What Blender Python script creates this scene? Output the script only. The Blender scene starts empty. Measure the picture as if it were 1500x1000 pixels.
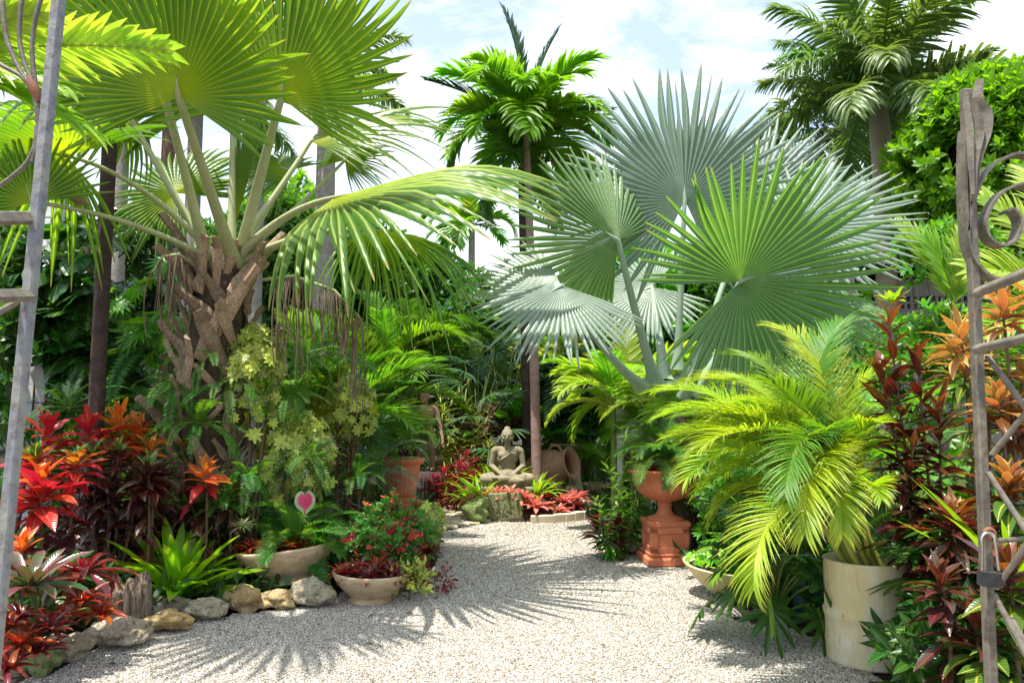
import bpy, math, random
import numpy as np
from mathutils import Vector, Matrix, noise as mnoise
random.seed(7)
R = math.radians
sc = bpy.context.scene
COL = sc.collection

# ---------------------------------------------------------------- camera
FPX, PITCH, EYE = 1100.0, R(5.2), 1.6
cam_d = bpy.data.cameras.new('camera')
cam = bpy.data.objects.new('camera', cam_d)
COL.objects.link(cam)
cam.location = (0, 0, EYE)
cam.rotation_euler = (R(90) + PITCH, 0, 0)
cam_d.sensor_width = 36
cam_d.lens = 36 * FPX / 1500
cam_d.clip_start = 0.05
cam_d.clip_end = 600
sc.camera = cam
CF = np.array([0, math.cos(PITCH), math.sin(PITCH)])
CU = np.array([0, -math.sin(PITCH), math.cos(PITCH)])

def ray(px, py):
    return np.array([1., 0, 0]) * (px - 750) / FPX + CU * (500 - py) / FPX + CF

def P(px, py, Y):                      # the point that stands at depth Y under that pixel
    d = ray(px, py)
    return np.array([0, 0, EYE]) + d * (Y / d[1])

def G(px, py, z=0.0):                  # ground point
    d = ray(px, py)
    return np.array([0, 0, EYE]) + d * ((z - EYE) / d[2])

def B(px, Y, z=0.0):                   # ground point at depth Y in the direction px
    p = P(px, 560, Y)
    return np.array([p[0], Y, z])

def H(py, Y):                          # height of pixel row at depth Y
    return P(750, py, Y)[2]

# ---------------------------------------------------------------- light
SUN_EL, SUN_AZ = R(73), R(-135)        # azimuth measured from +Y towards +X: behind the camera, to the left
w = bpy.data.worlds.new('World')
sc.world = w
w.use_nodes = True
nt = w.node_tree
nt.nodes.clear()
N = nt.nodes.new
L = nt.links.new
out = N('ShaderNodeOutputWorld')
bg = N('ShaderNodeBackground')
sky = N('ShaderNodeTexSky')
sky.sky_type = 'NISHITA'
sky.sun_disc = False
sky.sun_elevation = SUN_EL
sky.sun_rotation = SUN_AZ
sky.dust_density = 2.0
tc = N('ShaderNodeTexCoord')
mp = N('ShaderNodeMapping')
mp.inputs['Scale'].default_value = (1.0, 1.0, 2.4)
nz = N('ShaderNodeTexNoise')
nz.inputs['Scale'].default_value = 3.4
nz.inputs['Detail'].default_value = 9
nz.inputs['Roughness'].default_value = 0.62
nz.inputs['Distortion'].default_value = 0.35
cr = N('ShaderNodeValToRGB')
cr.color_ramp.elements[0].position = 0.44
cr.color_ramp.elements[1].position = 0.64
cr.color_ramp.elements[0].color = (0.22, 0.22, 0.22, 1)
cr.color_ramp.elements[1].color = (1, 1, 1, 1)
mx = N('ShaderNodeMixRGB')
mx.inputs['Color2'].default_value = (5.3, 5.6, 6.1, 1)
L(tc.outputs['Generated'], mp.inputs['Vector'])
L(mp.outputs['Vector'], nz.inputs['Vector'])
L(nz.outputs['Fac'], cr.inputs['Fac'])
L(cr.outputs['Color'], mx.inputs['Fac'])
L(sky.outputs['Color'], mx.inputs['Color1'])
L(mx.outputs['Color'], bg.inputs['Color'])
L(bg.outputs['Background'], out.inputs['Surface'])
bg.inputs['Strength'].default_value = 0.15
sd = bpy.data.lights.new('sun', 'SUN')
sd.energy = 4.2
sd.angle = R(0.5)
sd.color = (1.0, 0.955, 0.88)
sun = bpy.data.objects.new('sun', sd)
COL.objects.link(sun)
sv = Vector((math.sin(SUN_AZ) * math.cos(SUN_EL), math.cos(SUN_AZ) * math.cos(SUN_EL), math.sin(SUN_EL)))
sun.rotation_euler = sv.to_track_quat('Z', 'Y').to_euler()
sun.location = (0, 0, 20)
sc.view_settings.view_transform = 'Standard'
sc.view_settings.look = 'None'
sc.view_settings.exposure = 1.12
sc.view_settings.gamma = 1
sc.view_settings.use_curve_mapping = False
sc.render.engine = 'CYCLES'
sc.cycles.max_bounces = 8
sc.cycles.diffuse_bounces = 5
sc.cycles.transmission_bounces = 6
sc.cycles.transparent_max_bounces = 4

# ---------------------------------------------------------------- objects, names, labels
def tag(o, label=None, cat=None, group=None, kind=None):
    if label: o['label'] = label
    if cat: o['category'] = cat
    if group: o['group'] = group
    if kind: o['kind'] = kind
    return o

def thing(name, label, cat, loc=(0, 0, 0), group=None, rz=0.0):
    o = bpy.data.objects.new(name, None)
    o.empty_display_size = 0.1
    COL.objects.link(o)
    o.location = tuple(float(c) for c in loc)
    o.rotation_euler = (0, 0, rz)
    return tag(o, label, cat, group)

def put(name, mesh, parent=None, M=None):
    o = bpy.data.objects.new(name, mesh)
    COL.objects.link(o)
    if parent is not None: o.parent = parent
    if M is not None: o.matrix_basis = M
    return o

class MB:
    def __init__(s):
        s.V, s.F, s.U, s.MI, s.S, s.n = [], [], [], [], [], 0
    def add(s, V, F, UV=None, mi=0, M=None, smooth=True):
        V = np.asarray(V, float)
        if M is not None:
            M = np.asarray(M)
            V = V @ M[:3, :3].T + (M[:3, 3] if M.shape[1] == 4 else 0)
        F = np.asarray(F, int)
        s.V.append(V); s.F.append(F + s.n); s.MI.append(np.full(len(F), mi)); s.S.append(np.full(len(F), smooth))
        s.U.append(np.zeros((len(V), 2)) if UV is None else np.asarray(UV, float))
        s.n += len(V)
        return s
    def mesh(s, name, mats):
        me = bpy.data.meshes.new(name)
        V = np.vstack(s.V); U = np.vstack(s.U)
        idx = np.concatenate([f.ravel() for f in s.F])
        tot = np.concatenate([np.full(len(f), f.shape[1]) for f in s.F])
        st = np.concatenate([[0], np.cumsum(tot)[:-1]])
        me.vertices.add(len(V)); me.loops.add(len(idx)); me.polygons.add(len(tot))
        me.vertices.foreach_set('co', V.ravel())
        me.loops.foreach_set('vertex_index', idx)
        me.polygons.foreach_set('loop_start', st)
        me.polygons.foreach_set('loop_total', tot)
        me.polygons.foreach_set('material_index', np.concatenate(s.MI))
        me.polygons.foreach_set('use_smooth', np.concatenate(s.S))
        uv = me.uv_layers.new(name='UVMap')
        uv.data.foreach_set('uv', U[idx].ravel())
        for m in (mats if isinstance(mats, (list, tuple)) else [mats]): me.materials.append(m)
        me.update(calc_edges=True)
        me.validate()
        return me
    def obj(s, name, mats, parent=None, M=None):
        return put(name, s.mesh(name, mats), parent, M)

def nrm(v):
    v = np.asarray(v, float)
    return v / (np.linalg.norm(v) + 1e-12)

def frame(d, up=(0, 0, 1), o=(0, 0, 0), s=1.0):        # X along d, Z near up
    x = nrm(d); up = np.asarray(up, float)
    if abs(np.dot(x, nrm(up))) > 0.995: up = np.array([0.1, 1, 0.2])
    y = nrm(np.cross(up, x)); z = np.cross(x, y)
    M = np.eye(4); M[:3, 0] = x * s; M[:3, 1] = y * s; M[:3, 2] = z * s; M[:3, 3] = o
    return M

def mat4(M): return Matrix([list(map(float, r)) for r in M])

def pose(o, az, el, s=1.0, roll=0.0):
    return Matrix.Translation([float(c) for c in o]) @ Matrix.Rotation(az, 4, 'Z') @ Matrix.Rotation(-el, 4, 'Y') @ Matrix.Rotation(roll, 4, 'X') @ Matrix.Scale(s, 4)

def tube(pts, rad, ns=8, cap=True, flat=1.0, up=(0, 0, 1)):
    pts = np.asarray(pts, float); n = len(pts)
    rad = np.broadcast_to(np.asarray(rad, float), (n,)) if np.ndim(rad) else np.full(n, float(rad))
    T = np.gradient(pts, axis=0)
    V = []; UV = []
    u = None
    acc = 0
    for i in range(n):
        t = nrm(T[i])
        if u is None:
            a = np.array(up, float)
            if abs(np.dot(a, t)) > 0.9: a = np.array([1., 0.1, 0])
            u = nrm(a - t * np.dot(a, t))
        else: u = nrm(u - t * np.dot(u, t))
        b = np.cross(t, u)
        if i: acc += np.linalg.norm(pts[i] - pts[i - 1])
        for k in range(ns):
            a = 2 * math.pi * k / ns
            V.append(pts[i] + rad[i] * (math.cos(a) * u * flat + math.sin(a) * b)); UV.append((k / ns, acc))
    F = [(i * ns + k, i * ns + (k + 1) % ns, (i + 1) * ns + (k + 1) % ns, (i + 1) * ns + k) for i in range(n - 1) for k in range(ns)]
    return np.array(V), np.array(F), np.array(UV)

def add_tube(mb, pts, rad, ns=8, mi=0, flat=1.0, up=(0, 0, 1), caps=False, M=None):
    V, F, U = tube(pts, rad, ns, flat=flat, up=up)
    mb.add(V, F, U, mi, M)
    if caps:
        mb.add(V[:ns][::-1], [list(range(ns))], U[:ns], mi, M)
        mb.add(V[-ns:], [list(range(ns))], U[-ns:], mi, M)

def curve_pts(a, b, sag=0.0, n=9, side=(0, 0, 0)):
    a = np.asarray(a, float); b = np.asarray(b, float)
    t = np.linspace(0, 1, n)[:, None]
    return a + (b - a) * t + (np.array([0, 0, -sag]) + np.asarray(side, float)) * 4 * t * (1 - t)

def lathe(prof, ns=40, flute=None):
    prof = np.asarray(prof, float); n = len(prof)
    a = np.linspace(0, 2 * math.pi, ns, endpoint=False)
    V = []; U = []
    for i, (r, z) in enumerate(prof):
        rr = r * (1 + (flute(i / (n - 1), a) if flute else 0 * a))
        V.append(np.c_[rr * np.cos(a), rr * np.sin(a), np.full(ns, z)])
        U.append(np.c_[a / 6.2832, np.full(ns, i / n)])
    F = [(i * ns + k, i * ns + (k + 1) % ns, (i + 1) * ns + (k + 1) % ns, (i + 1) * ns + k) for i in range(n - 1) for k in range(ns)]
    return np.vstack(V), np.array(F), np.vstack(U)

def box(c, s, bev=0.0, jit=0.0, rot=0.0):
    c = np.asarray(c, float); h = np.asarray(s, float) / 2
    bv = min(bev, *(h * 0.9))
    ring = []
    for z, ins in ((-h[2], bv), (-h[2] + bv, 0), (h[2] - bv, 0), (h[2], bv)):
        x, y = h[0] - ins, h[1] - ins
        ring += [(-x, -y, z), (x, -y, z), (x, y, z), (-x, y, z)]
    V = np.array(ring)
    if jit: V = V + np.random.RandomState(int(abs(c[0] * 977 + c[1] * 131)) % 9999).normal(0, jit, V.shape)
    cr_, sr_ = math.cos(rot), math.sin(rot)
    V = V @ np.array([[cr_, sr_, 0], [-sr_, cr_, 0], [0, 0, 1]]) + c
    F = [(3, 2, 1, 0), (12, 13, 14, 15)]
    for i in range(3):
        for k in range(4): F.append((i * 4 + k, i * 4 + (k + 1) % 4, (i + 1) * 4 + (k + 1) % 4, (i + 1) * 4 + k))
    return V, np.array(F)

# ---------------------------------------------------------------- leaf shapes
def strip(Ln, W, prof, nl=6, bend=0.3, fold=0.3, wave=0.0, wf=3, twist=0.0, bp=1.4, side=0.0, seed=0):
    """a blade along +X, normal +Z; bends towards -Z; three vertices across"""
    t = np.linspace(0, 1, nl + 1)
    ang = -bend * t ** bp
    d = Ln / nl
    x = np.concatenate([[0], np.cumsum(np.cos((ang[1:] + ang[:-1]) / 2) * d)])
    z = np.concatenate([[0], np.cumsum(np.sin((ang[1:] + ang[:-1]) / 2) * d)])
    wv = np.array([prof(a) for a in t]) * W / 2
    tw = twist * t
    V = np.zeros((nl + 1, 3, 3)); U = np.zeros((nl + 1, 3, 2))
    yo = side * Ln * t ** 2
    for j, sgn in enumerate((-1, 0, 1)):
        wav = wave * Ln * np.sin(t * wf * 6.2832 + sgn * 1.3 + seed) * abs(sgn) * np.minimum(1, wv / (W / 2 + 1e-9) + .2)
        yy = sgn * wv * math.cos(fold); zz = abs(sgn) * wv * math.sin(fold) + wav
        V[:, j, 0] = x - zz * np.sin(ang) * 1
        V[:, j, 1] = yo + yy * np.cos(tw) - zz * np.sin(tw)
        V[:, j, 2] = z + (yy * np.sin(tw) + zz * np.cos(tw)) * np.cos(ang)
        U[:, j, 0] = (sgn + 1) / 2; U[:, j, 1] = t
    F = []
    for i in range(nl):
        for j in range(2):
            a = i * 3 + j
            F.append((a, a + 3, a + 4, a + 1))
    return V.reshape(-1, 3), np.array(F), U.reshape(-1, 2)

lance = lambda t: max(0.03, math.sin(math.pi * min(1, t ** 0.8)) ** 0.9)
ovate = lambda t: max(0.04, math.sin(math.pi * t ** 0.62) ** 0.75)
obov = lambda t: max(0.05, math.sin(math.pi * t ** 1.25) ** 0.8)
strapp = lambda t: (0.7 + 0.3 * min(1, t * 3)) * (1 - max(0, (t - 0.72) / 0.28) ** 1.8) + 0.02
blade = lambda t: (1 - t ** 2.2) * (0.75 + 0.25 * min(1, t * 6)) + 0.01
paddle = lambda t: max(0.05, min(1, (t / 0.22)) ** 0.8 * (1 - max(0, (t - 0.45) / 0.55) ** 2.1))
lobed = lambda t: max(0.04, math.sin(math.pi * t ** 0.9) ** 0.8 * (0.78 + 0.35 * math.sin(t * 17)))

def fan(Rr, nseg=44, span=R(300), split=0.55, fold=0.25, droop=0.25, cup=0.0, pleat=0.55, jit=0.06, seed=0, shape=0.22, tipdroop=0.0, vfold=0.0, nl=9):
    """palmate leaf, hub at origin, middle rib along +X, normal +Z"""
    rs = np.random.RandomState(seed)
    mb = MB()
    da = span / nseg
    for k in range(nseg):
        a = -span / 2 + da * (k + .5)
        f = abs(a) / (span / 2)
        Ls = Rr * (1 - shape * f ** 1.5) * (1 + rs.normal(0, jit))
        sp = split * (1 + rs.normal(0, .05))
        t = np.array([0.0, .12, .28, .42, .56, .68, .79, .89, .96, 1.0]) if nl == 9 else np.linspace(0, 1, nl + 1)
        hw = np.where(t < sp, t * Ls * math.tan(da / 2), sp * Ls * math.tan(da / 2) * np.clip((1 - t) / (1 - sp), 0, 1) ** 0.6)
        hw = np.maximum(hw, 0.0008)
        dr = droop * (0.4 + 0.6 * rs.rand()) + (tipdroop if rs.rand() < .3 else 0) * rs.rand()
        ex = np.clip((t - sp * .8) / (1 - sp * .8), 0, 1)
        zc = -dr * Ls * ex ** 2 + cup * Ls * t ** 2
        sx = rs.normal(0, .035) * ex ** 1.5 * Ls
        if rs.rand() < .07: zc = zc - rs.uniform(.15, .5) * Ls * np.clip(t - rs.uniform(.45, .8), 0, 1)   # a bent blade
        if rs.rand() < .05: hw = hw * np.where(t > sp, .45, 1)
        V = np.zeros((len(t), 3, 3)); U = np.zeros((len(t), 3, 2))
        r = t * Ls * np.sqrt(np.clip(1 - (0.8 * dr * ex) ** 2 * .5, .3, 1))
        pl = pleat * hw * (1 - .35 * ex)
        for j, s_ in enumerate((-1, 0, 1)):
            lx = r; ly = s_ * hw + sx; lz = zc + (pl if s_ == 0 else -pl)
            X = lx * math.cos(a) - ly * math.sin(a); Yv = lx * math.sin(a) + ly * math.cos(a)
            V[:, j, 0] = X; V[:, j, 1] = Yv
            V[:, j, 2] = lz - fold * abs(math.sin(a)) * lx - vfold * abs(math.sin(a / 2)) * lx
            U[:, j, 0] = (s_ + 1) / 2; U[:, j, 1] = t
        if vfold:      # real fold about the middle rib
            V[:, :, 1] *= math.cos(min(1.2, vfold * .8))
        F = []
        for i in range(len(t) - 1):
            for j in range(2):
                q = i * 3 + j
                F.append((q, q + 3, q + 4, q + 1))
        mb.add(V.reshape(-1, 3), F, U.reshape(-1, 2))
    return mb

def pinnate(Ln, n=40, ll=0.4, lw=0.03, bend=1.0, droop=0.5, v=0.35, plum=0.0, a0=68, a1=28, seed=0, t0=0.16, nl=4, rr=0.012, prof=None, bp=1.5, hang=0.0, fold=.35, lp=blade, flat=1):
    """feather leaf: a rachis along +X bending down, leaflets in pairs; slot 0 leaflets, slot 1 rachis"""
    rs = np.random.RandomState(seed)
    m = 14
    t = np.linspace(0, 1, m + 1)
    ang = -bend * t ** bp
    d = Ln / m
    x = np.concatenate([[0], np.cumsum(np.cos(ang[1:]) * d)])
    z = np.concatenate([[0], np.cumsum(np.sin(ang[1:]) * d)])
    pts = np.c_[x, np.zeros(m + 1), z]
    mb = MB()
    V, F, U = tube(pts, rr * (1 - .85 * t), 4, up=(0, 1, 0))
    mb.add(V, F, U, 1)
    for i in range(n):
        ti = t0 + (1 - t0) * (i + .3) / n
        q = ti * m; k = min(m - 1, int(q)); fr = q - k
        p = pts[k] * (1 - fr) + pts[k + 1] * fr
        an = -bend * ti ** bp
        T = np.array([math.cos(an), 0, math.sin(an)]); Nn = np.array([-math.sin(an), 0, math.cos(an)])
        a = R(a0 + (a1 - a0) * ti ** 1.6)
        le = ll * (prof(ti) if prof else (math.sin(math.pi * (0.16 + 0.74 * (ti - t0) / (1 - t0))) ** 0.7)) * (1 + rs.normal(0, .05))
        for sg in (-1, 1):
            va = v + rs.normal(0, .06) + plum * rs.uniform(-1, 1)
            aa = a + rs.normal(0, .05)
            D = math.cos(aa) * T + math.sin(aa) * (math.cos(va) * sg * np.array([0, 1., 0]) + math.sin(va) * Nn)
            D = D + np.array([0, 0, -hang])
            M = frame(D, Nn + rs.normal(0, .1, 3), p)
            V, F, U = strip(le, lw, lp, nl, bend=droop * rs.uniform(.6, 1.4), fold=fold, side=rs.normal(0, .03), seed=i)
            mb.add(V, F, U, 0, M)
    return mb

def radial(Ln, W, lob=0, depth=0.0, nr=5, nph=64, cup=0.12, sharp=1.0, base=0.25, seed=0, cut=0.0, droop=.35, ring=False):
    """broad heart shaped or lobed leaf; attached at origin, tip along +X"""
    rs = np.random.RandomState(seed)
    ph = np.linspace(-math.pi, math.pi, nph, endpoint=False)
    # heart outline about a centre at x = base*Ln
    r = 0.5 * (1 + 0.18 * np.cos(ph)) * (1 - 0.10 * np.cos(2 * ph)) / (1 + 0.0 * ph)
    r = r * (1 - cut * np.exp(-((np.abs(ph) - math.pi) / 0.33) ** 2))
    r = r * (1 + .22 * np.exp(-(ph / .28) ** 2))
    if lob:
        wv = np.abs(np.cos(ph * lob / 2)) ** sharp
        env = 1 - np.exp(-((np.abs(ph) - math.pi) / .3) ** 2)
        r = r * (1 - depth * wv * env)
    V = [(base * Ln, 0, 0)]; U = [(0.5, .3)]
    for i in range(1, nr + 1):
        q = i / nr
        rr = r * q if not lob else 0.5 * q * (1 - (1 - r / .5) * np.clip((q - .25) / .75, 0, 1) ** .7)
        X = base * Ln + rr * np.cos(ph) * Ln * 1.05; Yv = rr * np.sin(ph) * W
        Z = cup * np.abs(Yv) - droop * Ln * np.clip(X / Ln, 0, 2) ** 2 * .5 - .12 * W * (np.abs(Yv) / (W / 2)) ** 2 + .018 * W * np.cos(ph * (lob or 10)) * q
        V += list(np.c_[X, Yv, Z]); U += list(np.c_[.5 + (np.sign(Yv + 1e-6) * q * .5 if ring else Yv / W * .9), np.clip(X / Ln, 0, 1)])
    F3 = [(0, 1 + k, 1 + (k + 1) % nph) for k in range(nph)]
    F4 = [(1 + (i - 1) * nph + k, 1 + i * nph + k, 1 + i * nph + (k + 1) % nph, 1 + (i - 1) * nph + (k + 1) % nph) for i in range(1, nr) for k in range(nph)]
    mb = MB()
    mb.add(V, F3, U)
    mb.V = [np.array(V)]; mb.U = [np.array(U)]; mb.n = len(V)
    mb.F = [np.array(F3), np.array(F4)]; mb.MI = [np.zeros(len(F3), int), np.zeros(len(F4), int)]
    mb.S = [np.ones(len(F3), bool), np.ones(len(F4), bool)]
    return mb

# ---------------------------------------------------------------- materials
def newmat(name):
    m = bpy.data.materials.new(name); m.use_nodes = True
    t = m.node_tree; t.nodes.clear()
    return m, t, t.nodes.new, t.links.new

def rgb(c): return (c[0], c[1], c[2], 1)

def leafmat(name, c1, c2=None, rib=None, ribw=0.05, vein=None, vf=16, vs=1.6, vw=.25, edge=None, edgew=.12, tip=None, rough=0.38, trans=0.38, tc_=None, nscale=6.0, var=0.25, spec=.5, blotch=.5, hue=.02, basec=None, tip0=.72):
    c2 = c2 or tuple(x * .6 for x in c1)
    m, t, n, l = newmat(name)
    o = n('ShaderNodeOutputMaterial'); b = n('ShaderNodeBsdfPrincipled'); tr = n('ShaderNodeBsdfTranslucent'); ms = n('ShaderNodeMixShader')
    tcn = n('ShaderNodeTexCoord'); oi = n('ShaderNodeObjectInfo')
    nz = n('ShaderNodeTexNoise'); nz.inputs['Scale'].default_value = nscale; nz.inputs['Detail'].default_value = 4
    l(tcn.outputs['Object'], nz.inputs['Vector'])
    rp = n('ShaderNodeMapRange'); rp.inputs[1].default_value = .5 - blotch * .3; rp.inputs[2].default_value = .5 + blotch * .3
    ad = n('ShaderNodeMath'); ad.operation = 'ADD'
    sb = n('ShaderNodeMath'); sb.operation = 'MULTIPLY_ADD'; sb.inputs[1].default_value = .5; sb.inputs[2].default_value = -.25
    l(oi.outputs['Random'], sb.inputs[0]); l(nz.outputs['Fac'], ad.inputs[0]); l(sb.outputs[0], ad.inputs[1]); l(ad.outputs[0], rp.inputs[0])
    mix = n('ShaderNodeMixRGB'); mix.inputs[1].default_value = rgb(c1); mix.inputs[2].default_value = rgb(c2); l(rp.outputs[0], mix.inputs[0])
    cur = mix.outputs[0]
    sep = n('ShaderNodeSeparateXYZ'); l(tcn.outputs['UV'], sep.inputs[0])
    def mth(op, a, b_=None, c=None):
        q = n('ShaderNodeMath'); q.operation = op
        for i, v_ in enumerate((a, b_, c)):
            if v_ is None: continue
            if isinstance(v_, (int, float)): q.inputs[i].default_value = v_
            else: l(v_, q.inputs[i])
        return q.outputs[0]
    au = mth('ABSOLUTE', mth('SUBTRACT', sep.outputs[0], .5))
    bump_h = None
    def over(fac, col):
        nonlocal cur
        q = n('ShaderNodeMixRGB'); l(fac, q.inputs[0]); l(cur, q.inputs[1]); q.inputs[2].default_value = rgb(col); cur = q.outputs[0]
    def smooth(x, a, b_):
        q = n('ShaderNodeMapRange'); q.interpolation_type = 'SMOOTHSTEP'; l(x, q.inputs[0]); q.inputs[1].default_value = a; q.inputs[2].default_value = b_; return q.outputs[0]
    if basec: over(mth('MULTIPLY', smooth(sep.outputs[1], .42, .02), .85), basec)
    if tip: over(smooth(sep.outputs[1], tip0, 1.0), tip)
    if edge: over(smooth(mth('ADD', au, mth('MULTIPLY', mth('SUBTRACT', nz.outputs['Fac'], .5), .25)), .5 - edgew * 1.4, .5 - edgew * .4), edge)
    sv_ = mth('SINE', mth('MULTIPLY', mth('SUBTRACT', sep.outputs[1], mth('MULTIPLY', au, vs / 8)), vf * 6.2832))
    if vein: over(smooth(sv_, 1 - vw * 2, 1 - vw * .4), vein)
    if rib: over(smooth(au, ribw, ribw * .35), rib)
    hs = n('ShaderNodeHueSaturation')
    l(cur, hs.inputs['Color'])
    l(mth('MULTIPLY_ADD', oi.outputs['Random'], var * 2, 1 - var), hs.inputs['Value'])
    fr_ = mth('FRACT', mth('MULTIPLY', oi.outputs['Random'], 17.3))
    l(mth('MULTIPLY_ADD', fr_, hue * 2, .5 - hue), hs.inputs['Hue'])
    l(hs.outputs[0], b.inputs['Base Color'])
    b.inputs['Roughness'].default_value = rough; b.inputs['Specular IOR Level'].default_value = spec
    bp = n('ShaderNodeBump'); bp.inputs['Strength'].default_value = .25; bp.inputs['Distance'].default_value = .004
    l(mth('ADD', mth('MULTIPLY', sv_, .5), nz.outputs['Fac']), bp.inputs['Height']); l(bp.outputs[0], b.inputs['Normal'])
    tm = n('ShaderNodeMixRGB'); tm.blend_type = 'MULTIPLY'; tm.inputs[0].default_value = 1
    tm.inputs[2].default_value = rgb(tc_ or (2.2, 2.0, .7))
    l(hs.outputs[0], tm.inputs[1]); l(tm.outputs[0], tr.inputs['Color'])
    ms.inputs[0].default_value = trans
    l(b.outputs[0], ms.inputs[1]); l(tr.outputs[0], ms.inputs[2]); l(ms.outputs[0], o.inputs['Surface'])
    return m

def stonemat(name, c1, c2, c3=None, scale=6, rough=.85, bump=.5, dist=.02, scale2=30, f3=(.55, .7), vor=False, metallic=0, spec=.3, stretch=(1, 1, 1), objvar=.0):
    m, t, n, l = newmat(name)
    o = n('ShaderNodeOutputMaterial'); b = n('ShaderNodeBsdfPrincipled'); tcn = n('ShaderNodeTexCoord'); mp_ = n('ShaderNodeMapping')
    mp_.inputs['Scale'].default_value = stretch
    l(tcn.outputs['Object'], mp_.inputs[0])
    a = n('ShaderNodeTexNoise'); a.inputs['Scale'].default_value = scale; a.inputs['Detail'].default_value = 8; a.inputs['Roughness'].default_value = .65; l(mp_.outputs[0], a.inputs['Vector'])
    f = n('ShaderNodeTexNoise'); f.inputs['Scale'].default_value = scale2; f.inputs['Detail'].default_value = 6; f.inputs['Roughness'].default_value = .7; l(mp_.outputs[0], f.inputs['Vector'])
    rp = n('ShaderNodeMapRange'); rp.inputs[1].default_value = .35; rp.inputs[2].default_value = .65; l(a.outputs['Fac'], rp.inputs[0])
    mx_ = n('ShaderNodeMixRGB'); mx_.inputs[1].default_value = rgb(c1); mx_.inputs[2].default_value = rgb(c2); l(rp.outputs[0], mx_.inputs[0])
    cur = mx_.outputs[0]
    if c3:
        r3 = n('ShaderNodeMapRange'); r3.inputs[1].default_value = f3[0]; r3.inputs[2].default_value = f3[1]; l(f.outputs['Fac'], r3.inputs[0])
        m3 = n('ShaderNodeMixRGB'); l(r3.outputs[0], m3.inputs[0]); l(cur, m3.inputs[1]); m3.inputs[2].default_value = rgb(c3); cur = m3.outputs[0]
    if objvar:
        oi = n('ShaderNodeObjectInfo'); hs = n('ShaderNodeHueSaturation'); q = n('ShaderNodeMath'); q.operation = 'MULTIPLY_ADD'; q.inputs[1].default_value = objvar * 2; q.inputs[2].default_value = 1 - objvar
        l(oi.outputs['Random'], q.inputs[0]); l(q.outputs[0], hs.inputs['Value']); l(cur, hs.inputs['Color']); cur = hs.outputs[0]
    l(cur, b.inputs['Base Color']); b.inputs['Roughness'].default_value = rough; b.inputs['Metallic'].default_value = metallic; b.inputs['Specular IOR Level'].default_value = spec
    bp = n('ShaderNodeBump'); bp.inputs['Strength'].default_value = bump; bp.inputs['Distance'].default_value = dist
    ad = n('ShaderNodeMath'); ad.operation = 'ADD'; l(a.outputs['Fac'], ad.inputs[0]); l(f.outputs['Fac'], ad.inputs[1]); l(ad.outputs[0], bp.inputs['Height']); l(bp.outputs[0], b.inputs['Normal'])
    l(b.outputs[0], o.inputs['Surface'])
    return m

MT = {}
def lm(key, *a, **k): MT[key] = leafmat(key, *a, **k)
# name, colour, second colour
lm('fan_green', (.10, .20, .022), (.055, .14, .02), rib=(.26, .34, .06), ribw=.16, trans=.5, rough=.36, nscale=2, tc_=(2.7, 2.5, .5), spec=.5, tip=(.30, .22, .08), tip0=.93, hue=.01, var=.15, basec=(.30, .36, .02))
lm('fan_silver', (.23, .30, .235), (.155, .225, .16), rib=(.32, .39, .30), ribw=.14, trans=.26, rough=.42, nscale=3, blotch=.9, tip=(.34, .27, .16), tip0=.93, tc_=(1.2, 1.5, .7), hue=.01, var=.1)
lm('fan_silvergreen', (.15, .26, .11), (.09, .18, .06), rib=(.28, .37, .17), ribw=.14, trans=.36, rough=.4, nscale=3, blotch=.9, tip=(.34, .26, .14), tip0=.93, tc_=(1.7, 2.1, .5), hue=.01, var=.1)
lm('palm_green', (.075, .18, .02), (.04, .115, .014), trans=.35, rough=.4, hue=.02)
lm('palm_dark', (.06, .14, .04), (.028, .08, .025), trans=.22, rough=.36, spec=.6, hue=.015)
lm('palm_bright', (.16, .33, .02), (.08, .21, .015), trans=.42, rough=.38)
lm('areca', (.36, .46, .035), (.22, .36, .025), trans=.42, rough=.36, tip=(.36, .34, .05), hue=.02, tc_=(1.9, 1.9, .5))
lm('areca_green', (.14, .26, .02), (.08, .18, .018), trans=.4, rough=.36, hue=.02)
lm('lime_palm', (.42, .52, .07), (.18, .34, .03), trans=.42, rough=.38, hue=.015, tc_=(1.7, 1.8, .6))
lm('pygmy', (.10, .25, .04), (.06, .17, .035), trans=.38, rough=.35)
lm('royal', (.13, .22, .055), (.07, .145, .04), trans=.32, rough=.36, spec=.6)
lm('fern', (.08, .24, .02), (.045, .15, .02), trans=.42, rough=.5)
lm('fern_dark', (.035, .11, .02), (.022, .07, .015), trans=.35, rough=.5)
lm('broad', (.035, .12, .015), (.018, .07, .012), rib=(.12, .24, .04), trans=.28, rough=.26, spec=.6)
lm('broad_bright', (.12, .31, .02), (.07, .22, .018), rib=(.2, .34, .05), trans=.36, rough=.26, spec=.6)
lm('monstera', (.022, .075, .018), (.012, .045, .012), rib=(.07, .16, .03), vein=(.05, .12, .025), vf=7, trans=.18, rough=.2, spec=.7)
lm('tree_leaf', (.15, .34, .015), (.07, .21, .012), trans=.42, rough=.35, hue=.03, var=.35, tc_=(2.2, 2.2, .4))
lm('bush_leaf', (.065, .19, .022), (.032, .11, .016), trans=.3, rough=.35, hue=.03, var=.35)
lm('scheff', (.05, .16, .018), (.36, .42, .06), trans=.25, rough=.3, nscale=22, blotch=.6, hue=.015, var=.35, edge=(.50, .52, .11), edgew=.2)
lm('brom_green', (.23, .44, .015), (.13, .33, .014), trans=.4, rough=.3, tip=(.22, .30, .02), hue=.012, var=.15, vf=2)
lm('brom_dark', (.19, .03, .028), (.08, .016, .02), rib=(.2, .05, .03), trans=.2, rough=.2, spec=.7, tip=(.2, .03, .02), tc_=(3, 1, .6))
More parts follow.
